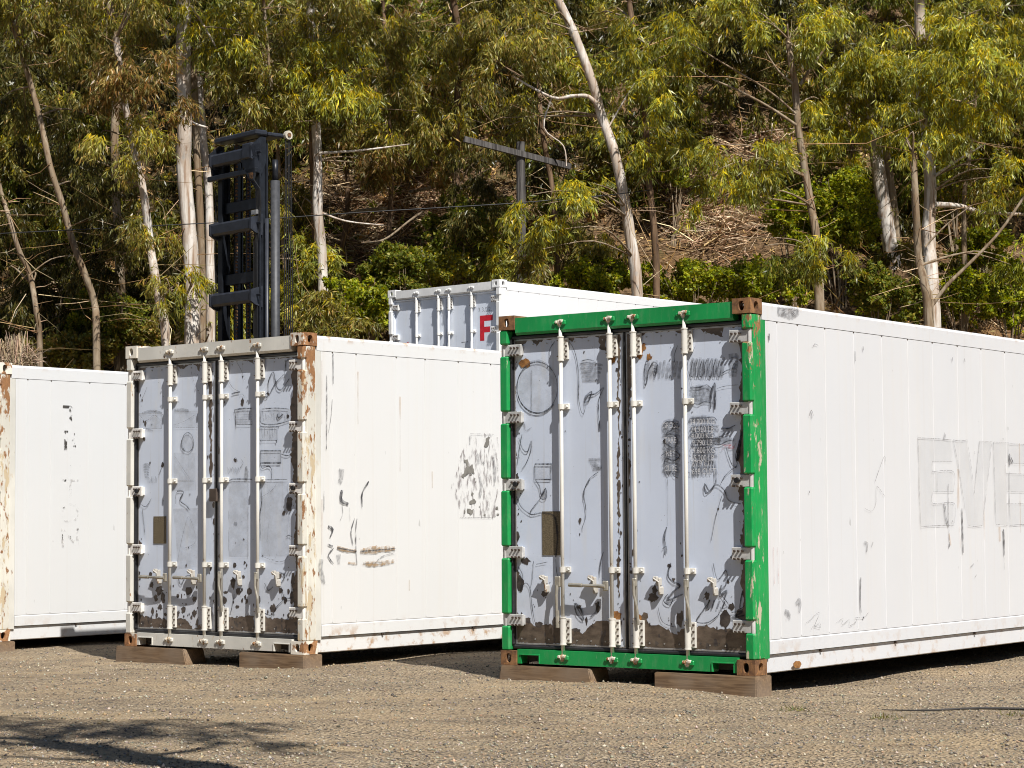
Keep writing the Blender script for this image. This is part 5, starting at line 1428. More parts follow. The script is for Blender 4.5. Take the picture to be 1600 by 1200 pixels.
        for z in st['guides']:
            gd = MB()
            gd.tube([(bx, by, z - .022), (bx, by, z + .022)], .026, 12)
            gd.box(bx - .045, bx + .058, .052, DY - .001, z - .024, z + .024, .004)
            gd.tube([(bx + .042, .03, z), (bx + .042, .052, z)], .011, 6)
            gd.build('bar_guide', st['bar'], dr)
        for z, s in ((zt + .105, 1), (.075, -1)):
            cm = MB()
            cm.box(bx - .024, bx + .024, .0, .048, z - .022, z + .024, .010)
            cm.box(bx - .040, bx - .014, -.006, .030, z - .004, z + .020, .006)
            cm.box(bx + .010, bx + .044, -.010, .022, z + .000, z + .026, .007)
            cm.tube([(bx, by, z - .03), (bx, by, z + .03)], .021, 10)
            cm.build('bar_cam', st.get('cam', st['bar']), dr)
            kp = MB()
            kp.box(bx + .028, bx + .070, -.004, .014, z - .018, z + .022, .008)
            kp.box(bx - .062, bx - .036, .0, .014, z - .014, z + .010, .005)
            tag(kp.build('cam_keeper', fr, rt), kind='stuff')
    # handles: horizontal or hanging, with catch on the door
    for i, hv in enumerate(st['handles']):
        bx = BARS[i]
        dr = doors[0 if i < 2 else 1]
        z = .66
        hd = MB()
        s = -1
        if hv == 'v':
            hx = bx - .042
            hd.box(hx - .026, hx + .030, .004, .030, z - .01, z + .075, .006)
            hd.tube([(hx, .006, z), (hx, -.004, z - .08), (hx + .002, -.002, z - .20), (hx + .004, .004, z - .33)], [.015, .012, .010, .012], 8)
            hd.tube([(hx + .004, .003, z - .20), (hx + .005, .004, z - .34)], .0165, 8)
        elif hv == 'f':
            hx = bx + .006
            hd.box(hx - .02, hx + .024, -.012, .012, z + .0, z + .07, .006)
            hd.tube([(hx, -.008, z + .05), (hx + .004, -.016, z - .06), (hx + .03, -.010, z - .17), (hx + .036, -.004, z - .30)], [.013, .010, .011, .012], 8)
        else:
            hd.box(bx - .075, bx - .025, .0, .022, z - .035, z + .045, .006)
            hd.tube([(bx - .05, .004, z), (bx - .17, -.006, z + .004), (bx - .26, -.004, z + .006), (bx - .40, -.002, z + .008)], [.016, .013, .011, .012], 8)
            hd.tube([(bx - .27, -.004, z + .006), (bx - .40, -.002, z + .008)], .0165, 8)
        hd.build('door_handle', st['handle'], dr)
        ct = MB()
        cxx = bx - .20 if i < 2 else bx + (.20 if i == 2 else .22)
        ct.box(cxx - .016, cxx + .022, .035, DY - .001, z + .010, z + .075, .006)
        ct.box(cxx - .036, cxx + .006, .020, .050, z + .045, z + .085, .006)
        ct.box(cxx + .006, cxx + .040, .028, DY - .001, z - .06, z + .006, .008)
        ct.tube([(cxx - .03, .02, z + .07), (cxx + .02, .025, z + .04), (cxx + .026, .03, z - .04)], .009, 6)
        ct.build('handle_catch', M['catch'] if st.get('trim') else st['bar'], dr)
    # data plate
    if st.get('plate'):
        x0, x1, z0, z1 = st['plate']
        pl = MB().box(x0, x1, DY - .006, DY - .0005, z0, z1, .001)
        pl.build('data_plate', M['plate'], doors[0])
    # sides: panels one by one on the right, joints with raised strips
    y0, y1 = .233, L - .233
    zr = H - .161
    zbot = .262
    ys_ = [y0] + [y for y in st['seams'] if y0 + .05 < y < y1 - .3]
    while ys_[-1] + .62 < y1:
        ys_.append(ys_[-1] + .492)
    ys_.append(y1)
    for a_, b_ in zip(ys_[:-1], ys_[1:]):
        MB().box(W - .05, W - .006, a_ + .0008, b_ - .0008, zbot, zr, .0015).build('side_panel', sd, rt)
    for y in ys_[1:-1]:
        MB().box(W - .007, W - .0025, y - .0055, y + .0055, zbot + .012, zr - .004, .002).build('seam_strip', st.get('seam', sd), rt)
    MB().box(.006, .05, y0, y1, zbot, zr, .003).build('side_panel', sd, rt)
    rv = MB()
    yy = ys_[0]
    for y in ys_[1:-1]:
        rv.tube([(W - .006, y, zr - .006), (W + .001, y, zr - .006)], .007, 6)
    tag(rv.build('rivets', M['bolt'], rt), kind='stuff')
    for s in (0, 1):
        fx = (lambda x: x) if s else (lambda x: W - x)
        pr = MB().prism([(fx(W - .0025), zr + .002), (fx(W - .0025), H - .045), (fx(W - .018), H - .022), (fx(W - .08), H - .022), (fx(W - .08), zr + .002)], lambda p, q, t_: (p, t_, q), .178, L - .178)
        pr.build('top_side_rail', st['rail'], rt)
        br = MB().prism([(fx(W - .0025), .152), (fx(W - .0025), zbot - .012), (fx(W - .012), zbot - .001), (fx(W - .06), zbot - .001), (fx(W - .06), .146)], lambda p, q, t_: (p, t_, q), .234, L - .178)
        br.build('bottom_side_rail', st['rail'], rt)
        sk = MB().prism([(fx(W - .024), .012), (fx(W - .026), .145), (fx(W - .06), .145), (fx(W - .06), .004), (fx(W - .036), .004)], lambda p, q, t_: (p, t_, q), .179, L - .179)
        sk.build('lower_rail', st['rail'], rt)
    dr_ = MB()
    for y in (1.05, 2.35, 3.9):
        dr_.tube([(W - .03, y, .140), (W - .006, y, .136)], .012, 6)
    tag(dr_.build('drain_plugs', M['bolt'], rt), kind='stuff')
    MB().box(.07, W - .07, .10, L - .10, H - .05, H - .028, .002).build('roof', sd, rt)
    MB().box(.07, W - .07, .101, L - .101, .03, .14, .002).build('underframe', M['under'], rt)
    MB().box(.09, W - .09, L - .12, L - .03, .15, H - .15, .004).build('end_wall', sd, rt)
    MB().box(.163, W - .163, L - .10, L - .012, .015, .14, .004).build('end_sill', fr, rt)
    MB().box(.163, W - .163, L - .10, L - .012, H - .14, H - .022, .004).build('end_header', fr, rt)
    return rt, doors


place_door = lambda u, v, off: (u, DY - off, v)
place_side = lambda u, v, off: (W - .002 + off, u, v)

YB, YG, YD = R(-39.59), R(-37.12), R(-41.48)
G = dict(frame=M['green'], post=M['green_worn'], side=M['side_g'], rail=M['side_g'], seam=M['seam'], cast=[M['cast_rust']], door=M['door_g'], bar=M['bar'], hinge=M['hinge'],
         handle=M['steel'], trim=True, guides=(2.12, .79), cam=M['bar_rusty'], handles=('v', 'h', 'f', 'f'), plate=(.385, .575, .905, 1.265),
         seams=(.407, .728, 1.176, 1.665, 2.165, 2.645, 3.12, 3.622, 4.118, 4.634))
Bs = dict(frame=M['white_frame'], post=M['white_rusty'], side=M['side_b'], rail=M['side_b'], cast=[M['cast_rust_b'], M['cast_mix'], M['cast_mix'], M['cast_rust_b'], M['cast_rust_b']], door=M['door_b'], bar=M['bar'], hinge=M['hinge_w'],
          handle=M['steel'], trim=True, guides=(2.36, 1.58, .79), cam=M['bar_rusty'], handles=('h', 'h', 'f', 'f'), plate=(.335, .515, .985, 1.245),
          seams=(.262, .378, .69, 1.238, 1.645, 2.13, 2.62))
As = dict(Bs, side=M['side_a'], rail=M['side_a'], cast=[M['cast_mix']], seams=(.384, .694, 1.212, 1.712), plate=None)
Ds = dict(frame=M['white_clean'], post=M['white_clean'], side=M['side_d'], rail=M['side_d'], cast=[M['cast_white']], door=M['door_d'], bar=M['bar_d'], hinge=M['bar_d'],
          gasket=M['door_d'], handle=M['steel'], trim=False, guides=(1.82, .79), handles=('f', 'f', 'f', 'f'), seams=(.45,))

LG, LB, LA, LD = (-.109, 17.986, .130), (-3.758, 20.928, .132), (-7.224, 23.939, .096), (-2.009, 34.918, 1.374 + 1.052)
cg, dg = container('shipping_container', LG, YG, 12.192, 2.896, G, 'white refrigerated container with a bright green door frame')
marks(MARKS['Gd'], place_door, lambda u: dg[0] if u < CX else dg[1], {'bare': M['bare_g']})
marks(MARKS['Gs'], place_side, lambda u: cg, {'fill': M['fill_s']})
for s, z in (('34.000 KG', 1.955), ('74.960 LB', 1.895), ('4.000 KG', 1.845), ('9.790 LB', 1.790), ('29.600 KG', 1.730), ('65.200 LB', 1.670), ('67.9 CU.', 1.625), ('2698 CUFT', 1.565)):
    text_on('ghost_lettering', s, place_door, M['ghost_text'], dg[1], 1.950, z, .066, .80, .0098)
for s, z in (('GROSS', 1.934), ('TARE', 1.817), ('NET', 1.711), ('CUBE', 1.595)):
    text_on('ghost_lettering', s, place_door, M['ghost_text'], dg[1], 1.652, z, .066, .72, .0098)

for k in (0, 1):
    paint_chips(dg[k], (.104, CX + .012)[k], (CX - .012, W - .104)[k], 75, M['dark'])
cb, db = container('shipping_container', LB, YB, 12.192, 2.896, Bs, 'white container with rusty corner posts and grey scribbled doors')
marks(MARKS['Bd'], place_door, lambda u: db[0] if u < CX else db[1], {'bare': M['bare_b']})
marks(MARKS['Bs'], place_side, lambda u: cb, {})
for k in (0, 1):
    paint_chips(db[k], (.104, CX + .012)[k], (CX - .012, W - .104)[k], 110, M['dark'])
MB().box(CX - .05, CX + .055, .020, .055, 1.38, 1.50, .006).build('lock_box', M['bolt'], db[0])

ca, da = container('shipping_container', LA, YB, 12.192, 2.896, As, 'plain white container with flaking vertical letters, cut off by the picture edge')
for i, (ch, m) in enumerate((('T', 'flake_black'), ('R', 'flake_black'), ('I', 'flake_black'), ('T', 'flake_faint'), ('O', 'flake_faint'), ('N', 'flake_faint'))):
    z = (2.36, 2.09, 1.83, 1.575, 1.31, 1.05)[i]
    text_on('lettering', ch, place_side, M[m], ca, .955, z, .30, 1.25, .0015 + i * .0001)
    if m == 'flake_faint':
        text_on('lettering', ch, place_side, M['flake_few'], ca, .955, z, .28, 1.25, .0028 + i * .0001)

cd, dd = container('shipping_container', LD, YD, 6.058, 2.591, Ds, 'clean white container stacked behind with a red letter F on its door')
place_d = lambda u, v, off: (u, DY - off, v)
fpl = MB().prism([(0, 0), (.10, 0), (.10, .14), (.235, .14), (.235, .235), (.10, .235), (.10, .335), (.30, .335), (.30, .43), (0, .43)], lambda p, q, t_: (1.955 + p * .9, t_, 1.66 + q * .92), DY - .0015, DY - .0005)
fpl.build('letter', M['red_paint'], dd[1])
MB().prism([(0, 0), (.04, .02), (.05, .09), (.045, .14), (0, .12), (.01, .06)], lambda p, q, t_: (.345 + p, t_, 1.60 + q), DY - .0015, DY - .0005).build('red_mark', M['red_paint'], dd[0])
MB().box(1.55, 1.70, DY - .0015, DY - .0005, 1.655, 1.667).build('faint_mark', M['thin'], dd[1])
text_on('lettering', '3 3.0.2.', place_d, M['thin'], dd[1], 2.06, 2.145, .10, 1.0, .0015)
cl, dl = container('shipping_container', (LD[0], LD[1], .006), YD, 6.058, 2.418, Ds, 'white container at the bottom of the stack, under the one with the red F')


# ---------------------------------------------------------------- timber blocks under the front corners
def block(origin, yaw, x0, x1, zt, zb_, slope0, slope1, depth, label):
    rt = MB()
    s0, s1 = slope0, slope1
    rt.prism([(x0 - s0, zb_), (x1 + s1, zb_), (x1, zt), (x0, zt)], lambda p, q, t_: (p, t_, q), -.02, depth)
    o = rt.build('timber_block', M['timber'])
    bm = bmesh.new()
    bm.from_mesh(o.data)
    bmesh.ops.bevel(bm, geom=[e_ for e_ in bm.edges if e_.calc_face_angle(0) > .5], offset=.008, segments=2, affect='EDGES')
    bm.to_mesh(o.data)
    bm.free()
    o.location = origin
    o.rotation_euler = (0, 0, yaw)
    return tag(o, label, 'timber block', 'timber blocks under the containers')


block(LG, YG, .015, .90, -.003, -.20, .04, .05, .25, 'short brown timber block under the green frame, with a slanted end, beside the fork pocket')
block(LG, YG, 1.53, 2.455, -.003, -.20, 0, .0, .22, 'long brown timber block under the rusty right corner of the green frame')
block(LB, YB, -.10, .86, -.003, -.20, .02, .06, .24, 'weathered timber block with curved grain under the rusty container, nearest its hinge side')
block(LB, YB, 1.62, 2.46, -.003, -.21, .0, .0, .22, 'timber block under the rusty corner casting between the two open containers')
block(LA, YB, 1.55, 2.47, -.003, -.20, .0, .0, .22, 'small timber block end at the picture edge under the lettered container')

# ---------------------------------------------------------------- container handler with its tall mast
_p = at(382, 700, 36.0)
fk = empty('container_handler', (_p.x, 36.0, 0.0), R(-48))
tag(fk, 'tall dark blue lift mast of a container handler standing behind the containers', 'forklift')
TOP = 7.72
for x, xi in ((-.60, -.40), (.50, .30)):
    u = MB()
    u.box(x - .065, x + .065, -.09, -.055, .35, TOP - .15, .006)
    u.box(x - .018, x + .018, -.055, .06, .35, TOP - .15, .004)
    u.box(x - .05, x + .05, .06, .095, .35, TOP - .15, .006)
    u.build('outer_upright', M['mast'], fk)
    u = MB()
    u.box(xi - .04, xi + .04, .08, .11, .35, TOP - .05, .005)
    u.box(xi - .016, xi + .016, .11, .20, .35, TOP - .05, .004)
    u.box(xi - .04, xi + .04, .20, .23, .35, TOP - .05, .005)
    u.build('inner_upright', M['mast'], fk)
MB().tube([(-.12, .16, .4), (-.12, .16, TOP - .45)], .042, 10).build('lift_ram', M['mast_tube'], fk, True)
for z in (7.40, 6.22, 5.02, 3.80, 2.55):
    MB().box(-.68, .50, -.24, -.09, z - .115, z + .10, .035).build('cross_beam', M['mast_beam'], fk)
    for sx, xx in ((-1, -.655), (1, .53)):
        l_ = MB().prism([(-.26, z - .10), (-.26, z + .09), (-.02, z + .16), (-.02, z - .20), (-.16, z - .16)], lambda p, q, t_: (t_, p, q), xx - .022, xx + .022)
        l_.build('beam_bracket', M['mast_beam'], fk)
    MB().box(.38, .66, -.15, -.12, z - .018, z + .018, .004).build('hose_clamp', M['mast'], fk)
for z in (6.58, 5.36, 4.1):
    MB().box(-.56, .46, -.03, .02, z - .095, z + .095, .01).build('tie_plate', M['mast'], fk)
tp = MB()
tp.box(-.68, .56, -.16, .08, TOP - .02, TOP + .07, .02)
tp.box(-.50, .56, .10, .42, TOP - .02, TOP + .05, .02)
tp.build('top_head', M['mast_beam'], fk)
tb = MB()
tb.box(-.80, .62, -.22, -.15, 7.05, 7.14, .012)
tb.build('lower_head_bar', M['mast'], fk)
for x in (-.68, .54):
    sp = MB()
    sp.prism([(-.26, 7.50), (-.06, TOP - .05), (.04, TOP - .05), (.04, 7.25), (-.04, 7.05), (-.18, 7.08)], lambda p, q, t_: (t_, p, q), x - .02, x + .02)
    sp.build('head_side_plate', M['mast'], fk)
bx_ = MB()
bx_.box(.28, .56, -.26, -.06, 7.30, 7.56, .02)
bx_.build('head_box', M['mast_beam'], fk)
lg = MB()
lg.prism([(.20, 7.30), (.60, 7.30), (.60, 7.05), (.54, 6.92), (.44, 6.95)], lambda p, q, t_: (p, t_, q), -.22, -.18)
lg.build('head_lug', M['mast'], fk)
MB().prism([(.44, 7.06), (.56, 7.06), (.56, 6.95), (.47, 6.96)], lambda p, q, t_: (p, t_, q), -.228, -.222).build('rusty_plate', M['chain'], fk)
for x, y in ((-.26, .02), (.08, .02), (.20, .26)):
    ch = MB()
    z = 3.0
    while z < TOP - .06:
        ch.box(x - .030, x + .030, y - .008, y + .008, z, z + .022, .002)
        ch.box(x - .018, x + .018, y - .014, y + .014, z + .024, z + .036, .002)
        z += .06
    ch.build('lift_chain', M['chain'], fk)
MB().tube([(.60, .20, .5), (.60, .20, 6.95)], .078, 14).build('tilt_cylinder', M['mast_tube'], fk, True)
MB().tube([(.60, .20, 6.95), (.60, .20, 7.30)], .05, 12).build('cylinder_rod', M['mast'], fk, True)
MB().tube([(.60, .03, .5), (.60, .03, 6.3)], .035, 10).build('oil_pipe', M['mast_beam'], fk, True)
for k in range(5):
    yk = .40 + k * .026
    MB().tube([(.62, .36 + k * .045, .6), (.62, .37 + k * .042, 5.2), (.615, .40 + k * .028, TOP - .05)], .008, 6).build('hoist_cable', M['black'], fk)
    MB().tube([(-.70, -.10 + k * .05, .6), (-.70, -.10 + k * .05, 6.9 - k * .05)], .010, 6).build('hydraulic_hose', M['black'], fk)
rl = MB()
rl.tube([(.60, .44, TOP + .02), (.66, .44, TOP + .02)], .075, 16)
rl.build('cable_roller', M['cream'], fk)
MB().tube([(.655, .44, TOP + .02), (.68, .44, TOP + .02)], .035, 12).build('roller_pin', M['chain'], fk)
for k in range(4):
    MB().tube([(.40 + k * .03, -.20, 7.0), (.56 + k * .035, -.16, 6.78), (.52 + k * .04, -.12, 6.5), (.44 + k * .035, -.12, 5.9), (.44 + k * .03, -.12, 4.2)], .009, 6).build('hydraulic_hose', M['black'], fk)
MB().box(.42, .58, -.17, -.12, 6.36, 6.44, .01).build('hose_block', M['trim'], fk)
# the truck it belongs to
MB().box(-1.1, 1.1, -5.2, -.55, .55, 1.25, .05).build('chassis', M['truck'], fk)
MB().box(-1.25, 1.25, -6.2, -4.6, .6, 1.9, .12).build('counterweight', M['truck'], fk)
cabm = MB().box(-.6, .6, -3.4, -1.9, 1.25, 2.75, .08).build('cab', M['truck'], fk)
MB().box(-.5, .5, -1.905, -1.88, 1.6, 2.6, .01).build('windscreen', M['glass'], cabm)
for x in (-.61, .61):
    MB().box(x - .02, x + .02, -3.2, -2.1, 1.7, 2.6, .01).build('window', M['glass'], cabm)
for x in (-1.3, 1.3):
    for y in (-1.1, -4.9):
        wl = MB().tube([(x - .25, y, .62), (x + .25, y, .62)], .62, 24).build('wheel', M['black'], fk)
        MB().tube([(x - .27, y, .62), (x + .27, y, .62)], .3, 16).build('rim', M['truck'], wl)

# ---------------------------------------------------------------- utility pole and overhead cable
pb = at(815, 440, 45.0)
gz = float(hill_z(pb.x, 45.0))
up_ = empty('utility_pole', (pb.x, 45.0, gz - .3))
tag(up_, 'grey weathered wooden utility pole with one sagging crossarm', 'utility pole')
topz = at(815, 222, 45.0).z
MB().tube([(0.02, 0, 0), (0, 0, 3), (0.0, 0, topz - gz + .3)], [.12, .11, .095], 12).build('pole', M['pole'], up_, False)
a0, a1 = at(722, 219, 44.6), at(888, 262, 45.4)
o_ = Vector((pb.x, 45.0, gz - .3))
a0, a1 = a0 - o_, a1 - o_
dv = (a1 - a0).normalized()
nx_ = dv.cross(Vector((0, 0, 1))).normalized()
nz_ = nx_.cross(dv)
arm = MB()
vs = []
for p in (a0, a1):
    for (s, q) in ((-.045, -.06), (.045, -.06), (.045, .06), (-.045, .06)):
        vs.append(p + nx_ * (s + .13) + nz_ * q)
arm.add(vs, [(0, 1, 2, 3), (7, 6, 5, 4), (0, 4, 5, 1), (1, 5, 6, 2), (2, 6, 7, 3), (3, 7, 4, 0)])
arm.build('crossarm', M['pole'], up_)
cbl = [at(x, y, 43.6) for x, y in ((-700, 392), (-60, 368), (335, 348), (560, 332), (800, 318), (940, 306), (1016, 297))]
cbl[-1] = at(1016, 297, 45.6)
tag(MB().tube(cbl, .011, 5).build('overhead_cable', M['black']), 'thin dark cable crossing in front of the wooded slope', 'cable')

# ---------------------------------------------------------------- vegetation materials
def mat_leaf(name, trans=.35, rough=.36):
    t = NT(name)
    col = t.attr('tint')
    b = t.bsdf(col, rough, 0, None, .32)
    tr = t.n('ShaderNodeBsdfTranslucent')
    hs = t.n('ShaderNodeHueSaturation')
    hs.inputs['Value'].default_value = 1.5
    hs.inputs['Saturation'].default_value = 1.1
    t.put(hs.inputs['Color'], col)
    t.put(tr.inputs[0], hs.outputs[0])
    mx = t.n('ShaderNodeMixShader')
    mx.inputs[0].default_value = trans
    t.t.links.new(b, mx.inputs[1])
    t.t.links.new(tr.outputs[0], mx.inputs[2])
    return t.done(mx.outputs[0])


M['leaf'] = mat_leaf('gum_leaf')
M['broad'] = mat_leaf('bramble_leaf', .4, .5)
t = NT('dry_stalk')
M['stalk'] = t.done(t.bsdf(t.attr('tint'), .85, 0, None, .15))


def mat_bark(name, a, b, c_):
    t = NT(name)
    n1 = t.noise(3.5, 5, .6, t.mapping((1, 1, .25)), .8)
    n2 = t.noise(16, 5, .6, t.mapping((1, 1, .06), (3, 3, 3)), .3)
    n3 = t.noise(7, 4, .6, t.mapping((1, 1, .5), (7, 1, 3)))
    col = t.mix(t.step(n1, .40, .60), a, b)
    col = t.mix(t.step(n2, .50, .66, 0, .85), col, c_)
    col = t.mix(t.step(n3, .58, .70, 0, .7), col, tuple(x * .55 for x in a))
    return t.done(t.bsdf(col, .8, 0, t.bump(n2, .5, .03), .2))


M['bark_pale'] = mat_bark('pale_gum_bark', (.62, .58, .53), (.44, .36, .29), (.26, .17, .11))
M['bark_tan'] = mat_bark('tan_gum_bark', (.30, .24, .17), (.20, .14, .085), (.11, .065, .036))
M['bark_brown'] = mat_bark('brown_bark', (.20, .13, .08), (.13, .08, .045), (.07, .045, .03))

LEAFGAIN = 1.62
OLIVE = [((.138, .135, .030), 5), ((.098, .102, .024), 4), ((.190, .175, .040), 3), ((.180, .125, .040), 1.5), ((.165, .178, .085), 2.5), ((.25, .19, .075), 1)]
YELLOW = [((.145, .172, .042), 4), ((.185, .212, .090), 3), ((.105, .122, .022), 3), ((.200, .205, .026), 4), ((.290, .255, .018), 2)]
TIPS = [((.350, .285, .012), 3), ((.280, .255, .016), 3), ((.210, .215, .024), 2)]
BROWNISH = [((.160, .125, .036), 4), ((.195, .115, .042), 3), ((.120, .110, .030), 3), ((.250, .170, .075), 2), ((.150, .145, .065), 2)]
DARK = [((.056, .058, .016), 5), ((.038, .040, .012), 3), ((.095, .088, .026), 2), ((.110, .078, .028), 1)]  # low leaf tones: shade of the left and far crowns put into the colour
BRIGHT = [((.175, .205, .016), 5), ((.120, .155, .014), 4), ((.250, .250, .020), 3), ((.070, .095, .014), 3)]
GREEN = [((.085, .110, .018), 5), ((.058, .078, .016), 3), ((.130, .145, .022), 3), ((.170, .145, .030), 2)]
STRAW = [((.26, .18, .085), 4), ((.19, .125, .06), 4), ((.34, .26, .15), 2), ((.12, .075, .04), 3)]
TWIG = [((.20, .145, .10), 3), ((.32, .26, .21), 3), ((.12, .08, .05), 3)]


def pick(pal, n):
    cols = np.array([p[0] for p in pal], float)
    w = np.array([p[1] for p in pal], float)
    i = RNG.choice(len(pal), n, p=w / w.sum())
    return cols[i] * LEAFGAIN * (np.array([1.05, .955, .76]) if LEAFGAIN > 1 else 1.0) * RNG.uniform(.72, 1.3, (n, 1)) * RNG.uniform(.92, 1.08, (n, 3))


def unit(v):
    return v / np.maximum(1e-9, np.linalg.norm(v, axis=1, keepdims=True))


def leaves(base, direc, length, width):
    """one pointed leaf per row: rhombus folded at random about its own axis"""
    n = len(base)
    side = unit(np.cross(direc, unit(RNG.normal(size=(n, 3)))))
    tip = base + direc * length[:, None]
    mid = base + direc * (length * .42)[:, None]
    a = mid + side * (width / 2)[:, None]
    b = mid - side * (width / 2)[:, None]
    v = np.stack([base, a, tip, b], 1).reshape(-1, 3)
    q = np.arange(4 * n).reshape(-1, 4)
    return v, q


def ball(n, shell=.55):
    d = unit(RNG.normal(size=(n, 3)))
    r = RNG.uniform(shell ** 3, 1, n) ** (1 / 3)
    return d * r[:, None]


def gum_cloud(blobs, per=15, ll=(.11, .20), lw=.030):
    """drooping sickle leaves hung in sprays on little twigs inside each blob. blob: centre, radii, sprays, palette"""
    V, Q, T, off = [], [], [], 0
    for c0, r0, ns, pal in blobs:
        # sub-clumps give a clump-and-gap outline
        nc = max(4, ns // 22)
        cc = ball(nc, .35) * np.array(r0)
        cr = RNG.uniform(.16, .36, nc) * min(r0)
        idx = RNG.integers(0, nc, ns)
        p = np.array(c0) + cc[idx] + ball(ns, .2) * cr[idx][:, None] * np.array([1.15, 1.15, .9])
        out = unit(cc[idx] + RNG.normal(size=(ns, 3)) * .6 * np.mean(r0))
        tw = unit(out * .6 + np.array([0, 0, -.75]) + RNG.normal(size=(ns, 3)) * .30)
        tl = RNG.uniform(.25, .55, ns)
        tone = RNG.uniform(.75, 1.25, ns) * RNG.uniform(.55, 1.30, nc)[idx] * RNG.uniform(.80, 1.15)
        s = RNG.uniform(0, 1, (ns, per))
        base = p[:, None, :] + tw[:, None, :] * (s * tl[:, None])[:, :, None]
        dr = unit((tw[:, None, :] * .5 + np.array([0, 0, -.7]) + RNG.normal(size=(ns, per, 3)) * .48).reshape(-1, 3))
        n = ns * per
        L_ = RNG.uniform(ll[0], ll[1], n)
        Wd = L_ * RNG.uniform(.11, .19, n) * (lw / .030)
        v, q = leaves(base.reshape(-1, 3), dr, L_, Wd)
        V.append(v)
        Q.append(q + off)
        off += len(v)
        tn_ = pick(pal, n) * np.repeat(tone, per)[:, None]
        if pal is YELLOW or pal is OLIVE:      # fresh yellow leaves at the shoulder of each spray
            tip = (s.reshape(-1) < (.30 if pal is YELLOW else .10)) & (RNG.random(n) < .8)
            tn_[tip] = pick(TIPS, int(tip.sum())) * np.repeat(np.clip(tone, .6, 1.2), per)[tip][:, None]
        T.append(tn_)
    return np.concatenate(V), np.concatenate(Q), np.clip(np.concatenate(T), 0, 1)


def broad_cloud(blobs, size=(.05, .10)):
    V, Q, T, off = [], [], [], 0
    for c0, r0, n, pal in blobs:
        nc = max(4, n // 60)
        cc = ball(nc, .5) * np.array(r0)
        idx = RNG.integers(0, nc, n)
        p = np.array(c0) + cc[idx] + ball(n, .3) * (RNG.uniform(.12, .30, nc) * np.mean(r0))[idx][:, None]
        dr = unit(cc[idx] * .5 + RNG.normal(size=(n, 3)) + np.array([0, 0, -.2]))
        L_ = RNG.uniform(size[0], size[1], n) * 1.25
        v, q = leaves(p, dr, L_, L_ * RNG.uniform(.5, .75, n))
        tone = RNG.uniform(.7, 1.3, nc)[idx]
        V.append(v)
        Q.append(q + off)
        off += len(v)
        T.append(pick(pal, n) * tone[:, None])
    return np.concatenate(V), np.concatenate(Q), np.clip(np.concatenate(T), 0, 1)


def sticks(p0, p1, r, pal):
    """thin three-sided stalks, each slightly bowed"""
    n = len(p0)
    d = unit(p1 - p0)
    a = unit(np.cross(d, unit(RNG.normal(size=(n, 3)))))
    b = np.cross(d, a)
    L_ = np.linalg.norm(p1 - p0, axis=1)
    mid = (p0 + p1) / 2 + a * (L_ * RNG.uniform(-.14, .14, n))[:, None]
    rings = []
    for c0, k in ((p0, 1.0), (mid, .8), (p1, .35)):
        for an in (0, 2.094, 4.189):
            rings.append(c0 + (a * math.cos(an) + b * math.sin(an)) * (r * k)[:, None])
    v = np.stack(rings, 1).reshape(-1, 3)
    base = (np.arange(n) * 9)[:, None]
    fs = []
    for s in (0, 3):
        for k in range(3):
            fs.append(np.concatenate([base + s + k, base + s + (k + 1) % 3, base + s + 3 + (k + 1) % 3, base + s + 3 + k], 1))
    q = np.stack(fs, 1).reshape(-1, 4)
    return v, q, np.repeat(pick(pal, n), 6, 0)


def px_blob(px, py, rx, ry, Y, dens=1.0, pal=OLIVE):
    s = Y / FPX
    c0 = at(px, py, Y)
    n = int(dens * rx * ry * s * s * 310)
    return (tuple(c0), (rx * s, min(rx, ry) * s * .9, ry * s), max(12, n), pal)


# ---------------------------------------------------------------- trees
def path_px(pts, Y, w0, w1, to_ground=True, wob=.12):
    """limb from the photograph's outline at its true distance, grown down to the soil"""
    P = []
    for i, (x, y) in enumerate(pts):
        q = at(x, y, Y)
        q.y += wob * math.sin(i * 1.7 + x)
        P.append(q)
    if to_ground:
        b = P[-1]
        gz_ = float(hill_z(b.x, b.y))
        if b.z > gz_:
            drift = (P[-1] - P[-2])
            k = max(0.0, min(1.2, b.z - gz_))
            P.append(Vector((b.x + drift.x * .3, b.y, gz_ - .35)))
    s = Y / FPX
    n = len(P)
    Rr = [(w0 + (w1 - w0) * i / (n - 1)) * s * .5 for i in range(n)]
    if to_ground:
        Rr[-1] *= 1.3
    return P, Rr


def smooth3(P, Rr, sub=4):
    out, ro = [], []
    Q = [P[0]] + P + [P[-1]]
    for i in range(1, len(Q) - 2):
        p0, p1, p2, p3 = Q[i - 1:i + 3]
        for k in range(sub):
            s = k / sub
            out.append(.5 * ((2 * p1) + (p2 - p0) * s + (2 * p0 - 5 * p1 + 4 * p2 - p3) * s * s + (3 * p1 - p0 - 3 * p2 + p3) * s ** 3))
            ro.append((Rr[i - 1] * (1 - s) + Rr[i] * s) * random.uniform(.95, 1.06))
    out.append(P[-1])
    ro.append(Rr[-1])
    return out, ro


